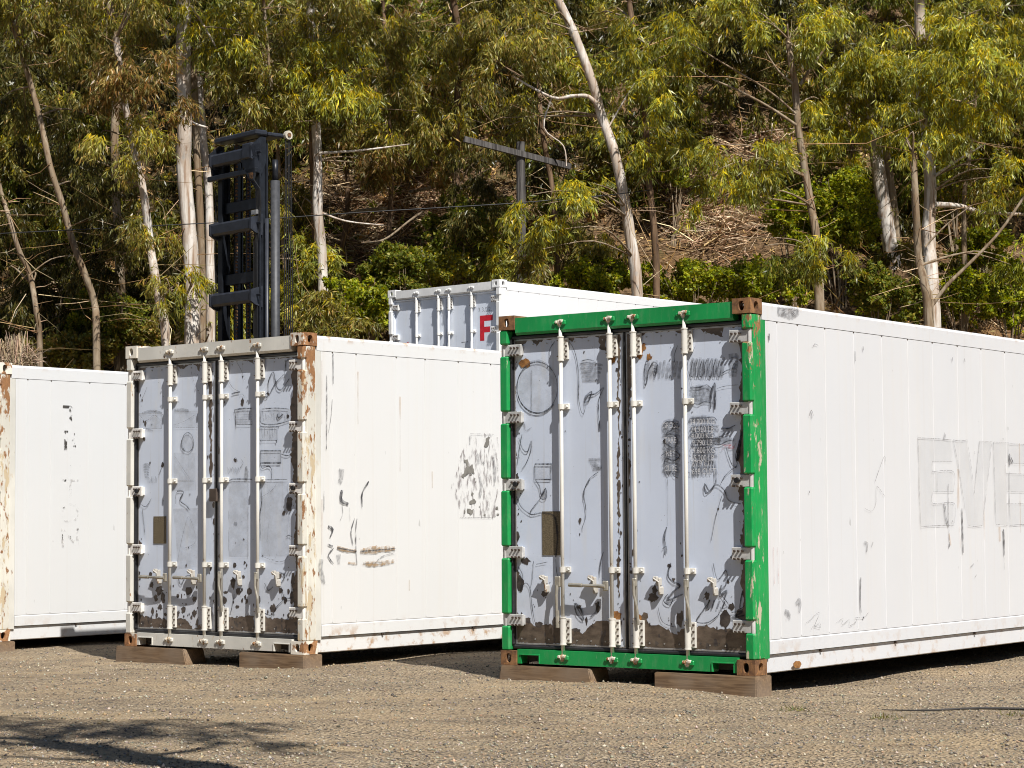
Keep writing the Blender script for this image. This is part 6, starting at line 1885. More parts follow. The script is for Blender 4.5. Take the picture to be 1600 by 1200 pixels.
def tree(name, label, Y, stems, branches, blobs, bark='bark_pale', group='gum trees on the wooded slope', per=15, dead=46):
    P0, _ = path_px(stems[0][0], Y, 1, 1)
    base = P0[-1]
    rt = empty(name, base)
    tag(rt, label, 'tree', group)
    inv = -base
    for i, st in enumerate(stems):
        pts, w0, w1 = st[:3]
        P, Rr = path_px(pts, Y + .35 * i, w0, w1)
        P, Rr = smooth3(P, Rr)
        MB().tube([p + inv for p in P], Rr, 10).build('trunk', M[st[3] if len(st) > 3 else bark], rt, True, fix=False)
    for pts, w0, w1 in branches:
        P, Rr = path_px(pts, Y - .1, w0, w1, False, .05)
        P, Rr = smooth3(P, Rr)
        MB().tube([p + inv for p in P], Rr, 7).build('branch', M[bark], rt, True, fix=False)
    if dead:     # dead twigs and hanging bark ribbons along the stem
        ref0 = np.array([tuple(p_) for p_ in smooth3(*path_px(stems[0][0], Y, 10, 10))[0]])
        b0 = ref0[RNG.integers(0, len(ref0), dead)] + RNG.normal(size=(dead, 3)) * .06
        b0[:, 2] = np.maximum(b0[:, 2], hill_z(b0[:, 0], b0[:, 1]))
        dd_ = unit(RNG.normal(size=(dead, 3)) * np.array([1, .7, .45]) + np.array([0, 0, .12]))
        vv, qq, tt_ = sticks(b0, b0 + dd_ * RNG.gamma(2.0, .38, dead)[:, None], RNG.uniform(.005, .013, dead), [((.34, .28, .22), 3), ((.20, .14, .09), 3), ((.12, .075, .045), 2)])
        tag(np_mesh('dead_twigs', vv - np.array(base), qq, M['stalk'], rt, tt_), kind='stuff')
    if blobs:
        bl = [px_blob(*b) for b in blobs]
        # feeder limbs from the stem to every foliage mass
        ref = [p for p, _ in [(q, 0) for q in smooth3(*path_px(stems[0][0], Y, 10, 10))[0]]]
        for c0, r0, ns, pal in bl:
            c1 = Vector(c0)
            s0 = min(ref, key=lambda p: (p - c1).length + max(0, p.z - c1.z) * .8)
            for k in range(2):
                e_ = c1 + Vector((random.uniform(-.7, .7) * r0[0], random.uniform(-.6, .6) * r0[1], random.uniform(-.3, .6) * r0[2]))
                m_ = s0.lerp(e_, .5) + Vector((random.uniform(-.2, .2), random.uniform(-.2, .2), random.uniform(0, .35)))
                MB().tube([q + inv for q in smooth3([s0, m_, e_], [0, 0, 0], 4)[0]], list(np.linspace(.026, .006, 9)), 5, False).build('limb', M['bark_tan'], rt, True, fix=False)
        v, q, tn = gum_cloud(bl, per)
        np_mesh('crown', v - np.array(base), q, M['leaf'], rt, tn)
    return rt


tree('gum_tree', 'thin crooked gum sapling curving down at the picture edge', 44, [([(-8, 250), (0, 300), (15, 340), (30, 390), (45, 430), (58, 490), (62, 545)], 6, 10)], [([(45, 430), (80, 405), (118, 398)], 3, 1)],
     [(10, 340, 45, 60, 44.6, .8, DARK), (35, 450, 45, 45, 45.4, .7, DARK)], 'bark_tan')
tree('gum_tree', 'slender leaning tan gum trunk slanting from the upper corner', 44, [([(8, 0), (20, 40), (35, 90), (60, 180), (80, 260), (98, 320), (110, 370), (130, 420), (145, 470), (152, 530)], 8, 12)], [([(22, 40), (45, 45), (72, 58)], 3, 2), ([(60, 60), (40, 30), (50, 25)], 2, 1)],
     [(60, 40, 95, 55, 43.6, 1.0, OLIVE), (150, 45, 90, 50, 44.4, 1.0, OLIVE), (15, 160, 55, 75, 46, .9, DARK), (120, 200, 70, 60, 46.5, 1, DARK), (105, 300, 60, 60, 45.5, .9, DARK), (20, -70, 95, 60, 43.6, 1.0, OLIVE), (130, -90, 95, 60, 43.2, 1.0, OLIVE), (-60, -40, 80, 80, 43.6, .9, OLIVE)], 'bark_tan')  # foliage above the view, on this and later gums, added to shade the bank
tree('gum_tree', 'pale gum trunk with peeling bark under a drooping bronze olive crown', 43.4, [([(182, 60), (192, 140), (205, 215), (215, 260), (225, 300), (232, 370), (240, 410), (250, 470), (260, 540)], 10, 15)], [([(222, 300), (212, 260), (206, 200)], 6, 4)],
     [(225, 125, 85, 52, 42.8, 1.5, BROWNISH), (200, 210, 65, 55, 43.0, 1.1, OLIVE), (180, 300, 70, 60, 44.2, 1.0, DARK), (235, 340, 45, 50, 43.0, .7, OLIVE), (170, 400, 60, 60, 45, .9, DARK), (255, 455, 30, 35, 42.9, .7, OLIVE), (210, -40, 90, 55, 42.6, 1.0, OLIVE), (260, -130, 95, 60, 42.6, 1.0, OLIVE)])
tree('gum_tree', 'cluster of three thick pale gum trunks beside the lift mast', 45, [([(288, 0), (287, 100), (290, 200), (287, 260), (295, 360), (300, 450), (302, 525)], 22, 25), ([(300, 60), (305, 140), (308, 240), (312, 330), (315, 470), (314, 530)], 11, 13, 'bark_tan'), ([(310, 120), (318, 215), (325, 300), (328, 400), (330, 500)], 12, 15)], [([(300, 10), (330, 60), (350, 100)], 5, 2), ([(325, 200), (300, 190), (270, 160)], 4, 2)],
     [(280, 45, 70, 45, 46.4, .9, OLIVE), (350, 40, 80, 55, 44.6, 1.1, YELLOW), (365, 130, 75, 60, 45.2, 1.1, OLIVE), (285, 425, 45, 40, 44.0, .8, YELLOW), (330, 530, 55, 30, 43.4, .9, OLIVE), (262, 250, 30, 60, 46, .7, DARK), (330, -70, 90, 60, 43.6, 1.0, OLIVE), (400, -110, 95, 60, 43.8, 1.0, OLIVE)])
tree('gum_tree', 'straight pale gum trunk with a rusty streaked companion, beyond the mast', 46, [([(484, 0), (490, 140), (496, 250), (497, 330), (503, 410), (506, 520)], 13, 18), ([(486, 130), (487, 220), (488, 300), (492, 400), (494, 470)], 7, 9, 'bark_brown')], [([(495, 240), (560, 235), (640, 225)], 5, 2), ([(498, 330), (540, 345), (600, 352)], 4, 2)],
     [(440, 65, 80, 60, 45.4, 1.1, OLIVE), (520, 120, 85, 65, 45.4, 1.2, YELLOW), (455, 180, 50, 55, 45.6, 1.0, OLIVE), (560, 50, 85, 55, 46.4, 1.0, OLIVE), (600, 170, 90, 60, 46.6, 1.0, OLIVE), (560, 245, 75, 40, 47, .8, BROWNISH), (470, 330, 30, 55, 46.8, .7, OLIVE), (420, 440, 30, 60, 46.5, .7, OLIVE), (500, -60, 95, 60, 44.4, 1.0, OLIVE), (590, -90, 95, 60, 44.6, 1.0, OLIVE)])
tree('gum_tree', 'small brown trunk standing alone on the bare brown bank', 49, [([(538, 200), (541, 260), (543, 330), (535, 390), (528, 432)], 6, 10)], [([(541, 320), (560, 300), (600, 285)], 3, 1), ([(540, 330), (515, 300), (495, 280)], 3, 1)], [(545, 215, 40, 30, 49, .6, BROWNISH)], 'bark_brown')
tree('gum_tree', 'dark forked trunk half lost in the olive crowns above the stacked container', 47.5, [([(708, 0), (715, 40), (722, 75), (716, 140), (712, 260), (716, 420)], 10, 14)], [([(870, 175), (830, 130), (780, 100), (740, 75), (690, 50)], 3, 2), ([(716, 120), (760, 180), (800, 225)], 3, 1), ([(640, 225), (680, 190), (716, 160)], 2, 3)],
     [(640, 100, 80, 65, 47, 1.0, OLIVE), (715, 45, 90, 50, 46.6, 1.1, OLIVE), (700, 185, 80, 55, 47.2, 1.0, OLIVE), (785, 115, 75, 65, 46.4, 1.1, OLIVE), (640, 250, 75, 45, 48, .8, BROWNISH), (750, 265, 70, 40, 47, .9, DARK), (740, 335, 55, 40, 46.6, 1.0, DARK), (700, -80, 100, 60, 45.4, 1.0, OLIVE)], 'bark_brown')
tree('gum_tree', 'reddish brown slim trunk between the utility pole and the leaning pale gum', 47.2, [([(836, 60), (842, 140), (848, 210), (864, 300), (870, 400)], 7, 10)], [([(846, 200), (880, 240), (905, 262)], 3, 1)], [(835, 40, 40, 35, 47, .8, OLIVE)], 'bark_brown')
tree('gum_tree', 'thin leaning stem between the lift mast and the straight pale trunk', 47, [([(412, 0), (420, 100), (432, 220), (440, 330), (446, 470)], 5, 7)], [], [(420, 10, 50, 40, 46.8, .8, OLIVE), (428, 300, 28, 40, 46.6, .7, OLIVE)], 'bark_tan')
tree('gum_tree', 'slim dark stem rising from the brown bank left of the forked trunk', 48.6, [([(598, 0), (606, 120), (612, 260), (608, 370)], 6, 8)], [([(609, 200), (640, 160), (660, 140)], 2, 1)], [(600, 20, 45, 35, 48.4, .8, OLIVE)], 'bark_brown')
tree('gum_tree', 'slim stem in the thicket left of the twin trunked gum', 50.6, [([(1322, 160), (1330, 230), (1338, 300), (1340, 380)], 6, 8)], [([(1334, 270), (1310, 240), (1290, 225)], 2, 1)], [(1322, 150, 40, 30, 50, .8, YELLOW)], 'bark_tan')
tree('gum_tree', 'tall pale gum leaning to the left with one crooked side limb', 45, [([(866, -10), (895, 50), (925, 130), (940, 180), (960, 240), (975, 310), (985, 370), (996, 460)], 13, 19)], [([(938, 170), (920, 152), (895, 150), (862, 152), (800, 118)], 8, 3), ([(862, 152), (850, 200), (880, 228), (885, 260)], 3, 2), ([(950, 200), (985, 140), (1000, 120)], 3, 1)],
     [(815, 45, 75, 50, 44.4, 1.1, OLIVE), (800, 190, 55, 45, 45.4, .8, OLIVE), (880, 110, 45, 50, 46.4, .8, YELLOW), (865, 320, 65, 50, 43.2, 1.2, YELLOW), (850, 385, 50, 40, 43.2, 1.1, OLIVE), (900, 300, 40, 35, 43.6, .8, YELLOW)])
tree('gum_tree', 'slim brown gum trunk just right of the leaning pale one', 45.6, [([(983, 0), (988, 40), (991, 60), (1002, 120), (1008, 180), (1012, 260), (1020, 340), (1025, 400), (1026, 462)], 9, 12)], [([(1000, 110), (1030, 90), (1060, 80)], 3, 1)],
     [(1030, 60, 60, 60, 44.6, 1.2, YELLOW), (1040, 140, 55, 50, 44.4, 1.2, YELLOW), (985, 130, 45, 60, 45.2, 1.0, YELLOW), (1025, 215, 50, 40, 44.8, 1.0, YELLOW), (950, 40, 35, 40, 46.4, .7, OLIVE)], 'bark_brown')
tree('gum_tree', 'gum with long bare limbs reaching left and golden green sprays', 44, [([(1232, 60), (1236, 100), (1243, 130), (1248, 200), (1258, 260), (1268, 320), (1275, 370), (1278, 420), (1281, 480)], 10, 16)], [([(1245, 195), (1200, 165), (1150, 140), (1108, 120), (1070, 92)], 5, 2), ([(1244, 178), (1200, 140), (1130, 98), (1070, 62)], 4, 2), ([(1250, 132), (1275, 95), (1300, 60)], 5, 3), ([(1238, 130), (1215, 110), (1195, 80)], 4, 2)],
     [(1150, 30, 80, 45, 43.6, 1.2, YELLOW), (1235, 45, 75, 50, 43.8, 1.2, YELLOW), (1145, 255, 80, 50, 42.6, 1.5, YELLOW), (1120, 300, 50, 35, 42.6, 1.2, YELLOW), (1270, 165, 35, 40, 44.4, .8, YELLOW), (1300, 390, 65, 38, 42.4, 1.1, YELLOW), (1225, 380, 55, 40, 43.2, .9, GREEN)], 'bark_tan')
tree('gum_tree', 'broad twin trunked grey gum rising from the green bank', 49.5, [([(1358, 100), (1363, 160), (1368, 220), (1375, 290), (1385, 350), (1395, 405)], 18, 27), ([(1372, 140), (1380, 220), (1390, 300), (1402, 398)], 14, 20, 'bark_tan')], [([(1376, 270), (1374, 220), (1378, 190)], 4, 3)],
     [(1345, 75, 80, 55, 48.6, 1.3, YELLOW), (1385, 130, 80, 55, 48.4, 1.3, YELLOW), (1325, 175, 65, 45, 48.4, 1.2, YELLOW), (1300, 230, 45, 40, 49, .9, YELLOW)])
tree('gum_tree', 'stout pale gum trunk with a mossy limb at the wooded bank, beyond the forked one', 46.4, [([(1436, 0), (1440, 150), (1450, 210), (1455, 300), (1452, 370), (1455, 445)], 16, 25)], [([(1462, 320), (1500, 322), (1535, 332), (1600, 335)], 9, 5), ([(1460, 275), (1500, 248), (1540, 225)], 5, 2), ([(1425, 240), (1428, 300), (1430, 340)], 7, 9)],
     [(1440, 50, 80, 55, 45.6, 1.4, YELLOW), (1510, 110, 85, 70, 45.4, 1.4, YELLOW), (1565, 45, 85, 55, 45.6, 1.3, YELLOW), (1425, 175, 60, 48, 45.4, 1.2, YELLOW), (1490, 205, 50, 40, 45.4, 1.0, YELLOW), (1570, 175, 60, 50, 45.8, 1.1, YELLOW), (1595, 275, 50, 55, 45.2, 1.1, YELLOW), (1545, 260, 40, 35, 46.4, .8, OLIVE), (1680, 140, 90, 120, 45.6, 1.1, YELLOW)])
tree('gum_tree', 'brown gum forking low down into two arms above the green framed container', 42.6, [([(1426, 240), (1430, 330), (1436, 400), (1444, 450), (1450, 505)], 10, 18)], [([(1455, 478), (1480, 445), (1508, 418), (1560, 365), (1602, 305)], 7, 4), ([(1446, 385), (1480, 350), (1520, 320)], 3, 2)],
     [(1425, 235, 30, 25, 42.4, .6, YELLOW), (1590, 400, 45, 50, 43.4, .8, BRIGHT)], 'bark_tan')
tree('gum_tree', 'thin straight gum stem in the golden foliage near the picture corner', 47.6, [([(1525, 60), (1524, 130), (1520, 200), (1512, 270), (1505, 330)], 5, 8)], [], [(1525, 40, 50, 40, 47.4, 1.0, YELLOW)], 'bark_tan')
tree('gum_tree', 'grey half hidden trunk in the shaded crowns above the leftmost containers', 47, [([(170, 0), (180, 60), (186, 100), (178, 200), (182, 330), (190, 470)], 12, 15)], [], [(170, 10, 60, 35, 47, .9, OLIVE), (230, 30, 50, 40, 47.4, .8, DARK), (150, 250, 50, 50, 47.8, .9, DARK)], 'bark_tan')

HY = 40 + np.arange(800) * .03


def hill_depth(px, py):
    d = CR @ Vector(((px - 800) / FPX, 1.0, (600 - py) / FPX))
    k = HY / d.y
    hit = np.nonzero(CAM_Z + d.z * k < hill_z(d.x * k, HY))[0]
    return float(HY[hit[0]]) if len(hit) else 60.0


# ---------------------------------------------------------------- wood further up the bank: reads as one mass
bl = []
for k in range(215):
    Y = random.uniform(48, 57)
    x = random.uniform(-220, 1820)
    top = random.random()
    y = -60 + 340 * top ** 1.1
    if (780 < x < 1040 or 1270 < x < 1470) and random.random() < .35:
        y = random.uniform(200, 440)
    if 480 < x < 780 and y > 230:
        y -= 120
    if 1050 < x < 1260 and y > 90:
        y -= 130
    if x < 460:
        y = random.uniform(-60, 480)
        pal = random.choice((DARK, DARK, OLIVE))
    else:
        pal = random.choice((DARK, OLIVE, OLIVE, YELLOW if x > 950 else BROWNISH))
    bl.append(px_blob(x, y, random.uniform(50, 90), random.uniform(35, 60), Y, .72, pal))
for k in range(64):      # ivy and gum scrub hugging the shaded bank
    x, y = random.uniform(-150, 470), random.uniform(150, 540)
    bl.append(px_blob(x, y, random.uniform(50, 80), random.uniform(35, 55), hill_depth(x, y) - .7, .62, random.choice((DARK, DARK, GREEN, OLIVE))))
for k in range(26):
    x, y = random.choice(((random.uniform(760, 1010), random.uniform(230, 440)), (random.uniform(1230, 1620), random.uniform(230, 470)), (random.uniform(470, 760), random.uniform(400, 500))))
    bl.append(px_blob(x, y, random.uniform(40, 70), random.uniform(28, 45), hill_depth(x, y) - .7, .62, random.choice((GREEN, OLIVE, YELLOW))))
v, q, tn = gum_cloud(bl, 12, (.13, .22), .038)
tn = tn * .72  # tint lowered so the leaf colour carries the wood's deep shade
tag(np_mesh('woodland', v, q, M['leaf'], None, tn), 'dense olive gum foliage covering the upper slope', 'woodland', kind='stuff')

bl = []
for k in range(13):
    bl.append(((random.uniform(-2.2, 2.2), random.uniform(-.8, .8), random.uniform(-1.2, 1.2)), (random.uniform(.7, 1.2), .8, random.uniform(.5, .8)), 150, random.choice((OLIVE, OLIVE, YELLOW, GREEN))))
v, q, tn = gum_cloud(bl, 12, (.13, .22), .036)
first = None
for k, (px, py) in enumerate(((520, -40), (690, 20), (860, -30), (1010, 20), (1180, -40), (1330, 10), (1480, -50), (1610, 30), (760, 110), (930, 150), (1560, 160), (1400, 230), (350, -40), (180, -30), (20, 60), (1720, 80), (600, 150), (60, 260))):
    Yk = hill_depth(px, max(py, -30)) - 2.2
    p_ = at(px, py, Yk)
    if first is None:
        o = first = np_mesh('woodland', v, q, M['leaf'], None, tn)
    else:
        o = first.copy()
        C.objects.link(o)
    o.location = p_
    o.rotation_euler = (random.uniform(-.1, .1), random.uniform(-.1, .1), random.choice((0, math.pi)) + random.uniform(-.3, .3))
    s_ = random.uniform(.85, 1.15)
    o.scale = (s_, s_, s_)
    tag(o, 'olive gum foliage crowding the top of the slope', 'woodland', 'foliage masses on the upper slope', 'stuff')

# ---------------------------------------------------------------- shrubs
def shrub(label, px, py, rx, ry, Y, pal, n, size=(.05, .10), gum=False, group='shrubs along the foot of the slope'):
    Y = max(Y, hill_depth(px, py + ry) - 1.6)
    s = Y / FPX
    c0 = at(px, py, Y)
    gz_ = float(hill_z(c0.x, Y))
    rt = empty('shrub', (c0.x, Y, min(gz_, c0.z - ry * s)))
    tag(rt, label, 'shrub', group)
    o = np.array(rt.location)
    st_ = MB()
    for k in range(9):
        e_ = Vector((random.uniform(-.8, .8) * rx * s, random.uniform(-.5, .5) * rx * s, c0.z - o[2] + random.uniform(-.4, .8) * ry * s))
        st_.tube([(random.uniform(-.15, .15), 0, -.2), (e_.x * .4, e_.y * .4, e_.z * .6), e_], [.022, .015, .005], 5, False)
    st_.build('stems', M['bark_tan'], rt, True, fix=False)
    blobs = [(tuple(Vector(c0) - Vector(o)), (rx * s * .85, rx * s * .6, ry * s * .8), int(n * .8), pal)]
    for k in range(7):
        blobs.append(((c0.x - o[0] + random.uniform(-1.1, 1.1) * rx * s, random.uniform(-.6, .3) * rx * s, c0.z - o[2] + random.uniform(-.9, .75) * ry * s), (rx * s * random.uniform(.2, .5), rx * s * .35, ry * s * random.uniform(.25, .5)), n // 6, pal))
    if gum:
        v, q, tn = gum_cloud([(b[0], b[1], max(12, b[2] // 14), b[3]) for b in blobs], 14)
    else:
        v, q, tn = broad_cloud(blobs, (size[0] * .8, size[1] * .85))
    np_mesh('foliage', v, q, M['broad'] if not gum else M['leaf'], rt, tn)
    return rt


shrub('bright lime green bush just above the green door header', 1085, 440, 70, 38, 43.4, BRIGHT, 5200)
shrub('dark green bush with bright tips between the green header and the bare limbed gum', 1180, 440, 60, 50, 43.2, BRIGHT, 5200)
shrub('big sunlit yellow green thicket at the foot of the twin trunked gum', 1310, 330, 75, 65, 47.4, BRIGHT, 7800)
shrub('green bush below the twin trunked gum, above the container roof rail', 1375, 455, 55, 45, 43.4, GREEN, 4800)
shrub('bright green vine mound on the bank left of the twin trunked gum', 1235, 340, 48, 50, 46.4, BRIGHT, 4200)
shrub('yellow green bush right of the low forked gum', 1500, 455, 55, 45, 43.8, BRIGHT, 4800)
shrub('lime green bush at the picture edge under the golden foliage', 1580, 455, 45, 60, 45.0, BRIGHT, 4200)
shrub('pale green bush between the two mossy limbs near the picture edge', 1535, 385, 45, 35, 45.6, BRIGHT, 3400)
shrub('yellow flowering bush on the bank behind the stout pale trunk', 1490, 285, 45, 40, 48.6, YELLOW, 3600)
shrub('loose green bush behind the door header of the stacked container', 690, 415, 60, 32, 44.6, YELLOW, 3600)
shrub('leafy green bush left of the stacked container', 570, 475, 55, 50, 43.8, BRIGHT, 4800)
shrub('yellowish bush above the left corner of the stacked container', 630, 420, 55, 45, 45.4, GREEN, 4200)
shrub('dark needle leaved bush on the shaded slope below the crossarm', 735, 360, 70, 55, 45.6, GREEN, 5600)
shrub('dry yellow green scrub just above the lettered container', 110, 545, 85, 28, 42.6, OLIVE, 5200, (.05, .12))
shrub('green scrub at the foot of the leaning tan gum', 185, 500, 60, 48, 44.2, GREEN, 4600)
shrub('low olive scrub between the peeling gum and the three trunks', 235, 520, 45, 35, 43.0, OLIVE, 3200)
shrub('yellow green sapling scrub in front of the three thick trunks', 335, 495, 45, 42, 43.0, YELLOW, 4200, gum=True)
shrub('bushy green sapling between the mast and the straight pale trunk', 470, 440, 45, 70, 44.6, YELLOW, 5200, gum=True)
shrub('leafy vine hanging around the foot of the straight pale trunk', 520, 490, 40, 50, 44.0, OLIVE, 4200, gum=True)
shrub('long leaved sapling hanging in front of the utility pole foot', 790, 410, 40, 35, 43.4, YELLOW, 3000, gum=True)
shrub('green bush at the foot of the leaning pale gum', 930, 430, 60, 38, 43.6, BRIGHT, 4600)
shrub('olive sapling between the utility pole and the leaning pale gum', 905, 385, 45, 45, 44.4, OLIVE, 3600, gum=True)
shrub('small bright fern clump on the brown bank right of the leaning gums', 1055, 275, 25, 16, 47.8, BRIGHT, 1500)
shrub('fresh green clump high on the slope beside the dark forked trunk', 640, 75, 22, 26, 46.0, BRIGHT, 1500)
shrub('thin shaded shrub among the dark trunks on the slope above the lettered container', 80, 420, 60, 60, 46.6, DARK, 4600, gum=True)

# ---------------------------------------------------------------- undergrowth, sticks and bark litter
n = 10500
X = RNG.uniform(-20, 20, n)
Yy = RNG.uniform(40.5, 58, n)
Z = hill_z(X, Yy)
keep = vnoise(X * .35 + 3, Yy * .35, 21) > -.22
X, Yy, Z = X[keep], Yy[keep], Z[keep]
n = len(X)
p0 = np.stack([X, Yy, Z + RNG.uniform(-.05, .15, n)], 1)
dr = unit(RNG.normal(size=(n, 3)) * np.array([1.0, .7, .55]) + np.array([.1, .2, .25]))
ln = RNG.gamma(2.2, .36, n)
v, q, tn = sticks(p0, p0 + dr * ln[:, None], RNG.uniform(.006, .018, n), STRAW + TWIG)
tag(np_mesh('brushwood', v, q, M['stalk'], None, tn), 'dry fallen sticks and bark strewn over the brown bank', 'brushwood', kind='stuff')

# heaped sticks where the bank lies open between the trees
pp = []
for px, py, w_, h_, m_ in ((1120, 350, 70, 60, 900), (1180, 260, 60, 50, 600), (1060, 270, 40, 40, 350), (600, 330, 90, 40, 700), (690, 330, 60, 35, 400), (560, 400, 60, 30, 350), (1560, 240, 60, 40, 500), (1545, 480, 60, 30, 500), (980, 260, 40, 40, 300), (120, 480, 70, 40, 250)):
    for k in range(m_):
        x_, y_ = random.gauss(px, w_ * .55), random.gauss(py, h_ * .55)
        pp.append((x_, y_))
dep = np.array([hill_depth(x_, y_) for x_, y_ in pp])
p0 = np.array([tuple(at(x_, y_, d_)) for (x_, y_), d_ in zip(pp, dep)])
p0[:, 2] = hill_z(p0[:, 0], p0[:, 1]) + RNG.uniform(.05, .40, len(p0))
dr = unit(RNG.normal(size=(len(p0), 3)) * np.array([1.0, .6, .45]) + np.array([.25, .0, -.1]))
v, q, tn = sticks(p0, p0 + dr * RNG.uniform(.25, 1.5, len(p0))[:, None], RNG.gamma(2.2, .0038, len(p0)) + .002, [((.37, .295, .235), 3), ((.25, .175, .120), 4), ((.46, .405, .35), 2), ((.11, .072, .05), 4)])  # stick colours lifted, standing in for sunlight on the open bank
tag(np_mesh('brushwood', v, q, M['stalk'], None, tn), 'pale heaped sticks and stripped bark on the open parts of the bank', 'brushwood', kind='stuff')

n = 42000
X = RNG.uniform(-20, 20, n)
Yy = RNG.uniform(40.0, 58, n)
p = np.stack([X, Yy, hill_z(X, Yy) + RNG.uniform(.0, .10, n)], 1)
v, q = leaves(p, unit(RNG.normal(size=(n, 3)) + np.array([0, -.2, .2])), RNG.uniform(.10, .24, n), RNG.uniform(.02, .06, n))
tag(np_mesh('leaf_litter', v, q, M['stalk'], None, pick(STRAW, n)), 'brown leaf and bark litter on the slope', 'leaf litter', kind='stuff')

n = 900
X, Yy = RNG.uniform(-20, 20, n), RNG.uniform(40.0, 56, n)
Z = hill_z(X, Yy)
gmask = vnoise(X * .30, Yy * .30, 33) > -.05
X, Yy, Z = X[gmask], Yy[gmask], Z[gmask]
bl = []
for x, y, z in zip(X, Yy, Z):
    lush = x > 3.5
    bl.append(((x, y, z + .25), (random.uniform(.3, .7), random.uniform(.3, .6), random.uniform(.2, .5)), random.randint(90, 170), random.choice((BRIGHT, GREEN, BRIGHT) if lush else (OLIVE, GREEN, STRAW, OLIVE))))
v, q, tn = broad_cloud(bl, (.05, .11))
tag(np_mesh('undergrowth', v, q, M['broad'], None, tn), 'low brambles and weeds on the slope', 'undergrowth', kind='stuff')

# grey heap of dead branches above the lettered container
c0 = at(22, 540, 42.4)
hp = empty('brush_pile', (c0.x, 42.4, float(hill_z(c0.x, 42.4))))
tag(hp, 'grey tangled heap of dead twigs above the lettered container', 'brush pile')
n = 300
b0 = np.array([0, 0, c0.z - .25 - hp.location.z]) + ball(n, .1) * np.array([.5, .35, .25])
v, q, tn = sticks(b0, b0 + unit(RNG.normal(size=(n, 3))) * RNG.uniform(.2, .5, n)[:, None], RNG.uniform(.004, .011, n), [((.26, .22, .19), 1), ((.15, .12, .10), 1)])
np_mesh('twigs', v, q, M['stalk'], hp, tn)
b0 = np.array([0, 0, .1]) + ball(90, .1) * np.array([.8, .4, .2])
v, q, tn = sticks(b0, np.array([0, 0, c0.z - hp.location.z]) + ball(90, .1) * .4, RNG.uniform(.012, .03, 90), [((.30, .25, .21), 1)])
np_mesh('branches', v, q, M['stalk'], hp, tn)

# fallen limbs on the bank
for pts, w, Y, lab in (([(640, 300), (700, 290), (750, 298), (800, 320)], 5, 48.5, 'dead grey branch arching over the shaded bank'), ([(565, 380), (600, 375), (640, 345), (662, 330)], 4, 47.4, 'bare bent branch lying below the brown bank'), ([(530, 340), (560, 330), (605, 326)], 6, 48.4, 'short brown log on the bare brown bank')):
    P = [at(x, y, Y) for x, y in pts]
    P, Rr = smooth3(P, [w * Y / FPX * .5] * len(P))
    o = MB().tube(P, Rr, 7).build('fallen_branch', M['bark_tan'], None, True, fix=False)
    tag(o, lab, 'branch', 'fallen branches on the bank')

# ---------------------------------------------------------------- gum standing beside the photographer, its top throws the foreground shadow
rt = empty('gum_tree', (5.6, .2, -.02))
tag(rt, 'leaning gum standing outside the picture whose bough shades the foreground gravel', 'tree')
o_ = Vector(rt.location)
lean = [Vector(p) - o_ for p in ((5.6, .2, -.3), (5.2, 1.0, 2.4), (4.1, 2.6, 5.0), (1.9, 5.1, 7.1), (1.0, 6.05, 8.05), (.55, 6.6, 8.6), (.25, 7.0, 9.0))]
MB().tube(*smooth3(lean, [.30, .28, .26, .24, .20, .15, .04]), 10).build('trunk', M['bark_pale'], rt, True, fix=False)
twb = []
for k, (f_, dx, dy, dz) in enumerate(((4.0, -.9, .1, .35), (4.2, .55, .65, .3), (4.5, -.55, .55, .25), (4.8, .35, .75, .35), (5.0, -.8, .1, .1), (5.3, -.35, .6, .3), (5.6, .3, .45, .3), (5.8, -.5, .2, .2), (2.8, -.6, -.5, 1.0), (2.2, .9, -.6, 1.2))):
    i_ = int(f_)
    a_ = lean[i_].lerp(lean[min(i_ + 1, 6)], f_ - i_)
    e_ = a_ + Vector((dx, dy, dz))
    m_ = a_.lerp(e_, .5) + Vector((random.uniform(-.1, .1), random.uniform(-.1, .1), -.06))
    MB().tube(smooth3([a_, m_, e_], [0, 0, 0])[0], list(np.linspace(.07, .015, 9)), 6, False).build('limb', M['bark_pale'], rt, True, fix=False)
    for j in range(4):
        e2 = e_ + Vector((random.uniform(-.5, .5), random.uniform(-.3, .5), random.uniform(-.1, .35)))
        MB().tube([m_.lerp(e_, .5), e_.lerp(e2, .4), e2], [.016, .012, .006], 5, False).build('limb', M['bark_pale'], rt, True, fix=False)
        twb.append((tuple(e2), (.10, .20, .08), 15, OLIVE))
v, q, tn = gum_cloud(twb, 12)
np_mesh('crown', v, q, M['leaf'], rt, tn)

# ---------------------------------------------------------------- loose stones, weeds and a modelled shadow line on the yard
n = 24000
LEAFGAIN = 1.0
Yy = 11.3 + 11.5 * RNG.uniform(0, 1, n) ** 1.5
X = RNG.uniform(-1, 1, n) * (Yy * .262)
r = np.minimum(.016, RNG.gamma(1.8, .0022, n) + .003)
c0 = np.stack([X, Yy, ground_z(X, Yy) + r * .25], 1)
oct_ = np.array([[1, 0, 0], [0, 1, 0], [-1, 0, 0], [0, -1, 0], [.1, .1, .75], [0, 0, -.7]], float)
ang = RNG.uniform(0, 6.28, n)
ca_, sa_ = np.cos(ang), np.sin(ang)
base = oct_[None] * RNG.uniform(.7, 1.3, (n, 6, 1)) * r[:, None, None] * RNG.uniform(.7, 1.3, (n, 1, 3))
v = np.stack([base[..., 0] * ca_[:, None] - base[..., 1] * sa_[:, None], base[..., 0] * sa_[:, None] + base[..., 1] * ca_[:, None], base[..., 2]], -1) + c0[:, None]
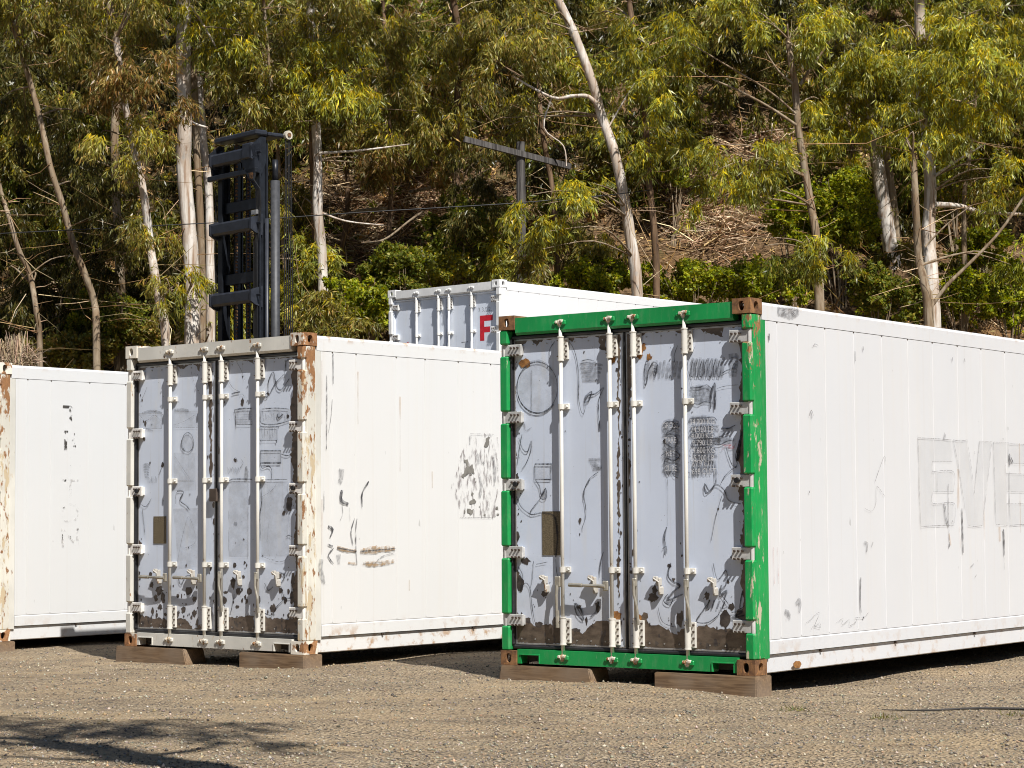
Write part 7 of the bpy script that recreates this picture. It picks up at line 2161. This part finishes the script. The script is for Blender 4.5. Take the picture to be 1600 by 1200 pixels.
tri = np.array([[0, 1, 4], [1, 2, 4], [2, 3, 4], [3, 0, 4], [1, 0, 5], [2, 1, 5], [3, 2, 5], [0, 3, 5]])
q = (tri[None] + (np.arange(n) * 6)[:, None, None]).reshape(-1, 3)
STONE = [((.30, .26, .20), 5), ((.19, .17, .14), 4), ((.42, .36, .28), 2), ((.12, .105, .09), 2), ((.36, .26, .16), 3), ((.50, .45, .38), .4)]
tag(np_mesh('gravel', v.reshape(-1, 3), q, M['stalk'], None, np.repeat(pick(STONE, n), 8, 0), 3), 'loose grey and tan stones scattered over the yard', 'gravel', kind='stuff')

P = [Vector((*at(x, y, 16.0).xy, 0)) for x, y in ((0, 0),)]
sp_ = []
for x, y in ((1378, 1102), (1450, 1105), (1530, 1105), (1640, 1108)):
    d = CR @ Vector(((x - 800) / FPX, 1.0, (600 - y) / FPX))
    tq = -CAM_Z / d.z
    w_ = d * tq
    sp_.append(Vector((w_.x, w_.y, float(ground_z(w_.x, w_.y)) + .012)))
tag(MB().tube(smooth3(sp_, [.003, .007, .009, .010])[0], smooth3(sp_, [.003, .007, .009, .010])[1], 6).build('shadow_strip', M['under'], None, True), 'long thin dark strip laid as a shadow line on the gravel below the white side', 'shadow line')  # dark strip modelled in place of a thin cast shadow
for x, y, lab in ((1240, 1103, 'tiny weed tuft on the gravel below the green corner'), (1388, 1118, 'small dry weed tuft beside the long dark shadow strip'), (1592, 1118, 'green weed tuft on the gravel at the picture edge')):
    d = CR @ Vector(((x - 800) / FPX, 1.0, (600 - y) / FPX))
    w_ = d * (-CAM_Z / d.z)
    n = 60
    b0 = np.array([w_.x, w_.y, float(ground_z(w_.x, w_.y))]) + RNG.normal(size=(n, 3)) * np.array([.07, .05, 0])
    v, q = leaves(b0, unit(RNG.normal(size=(n, 3)) * .8 + np.array([0, 0, .7])), RNG.uniform(.03, .07, n), RNG.uniform(.004, .008, n))
    tag(np_mesh('weed_foliage', v, q, M['leaf'], None, pick(OLIVE, n)), lab, 'weed', 'weeds on the gravel')
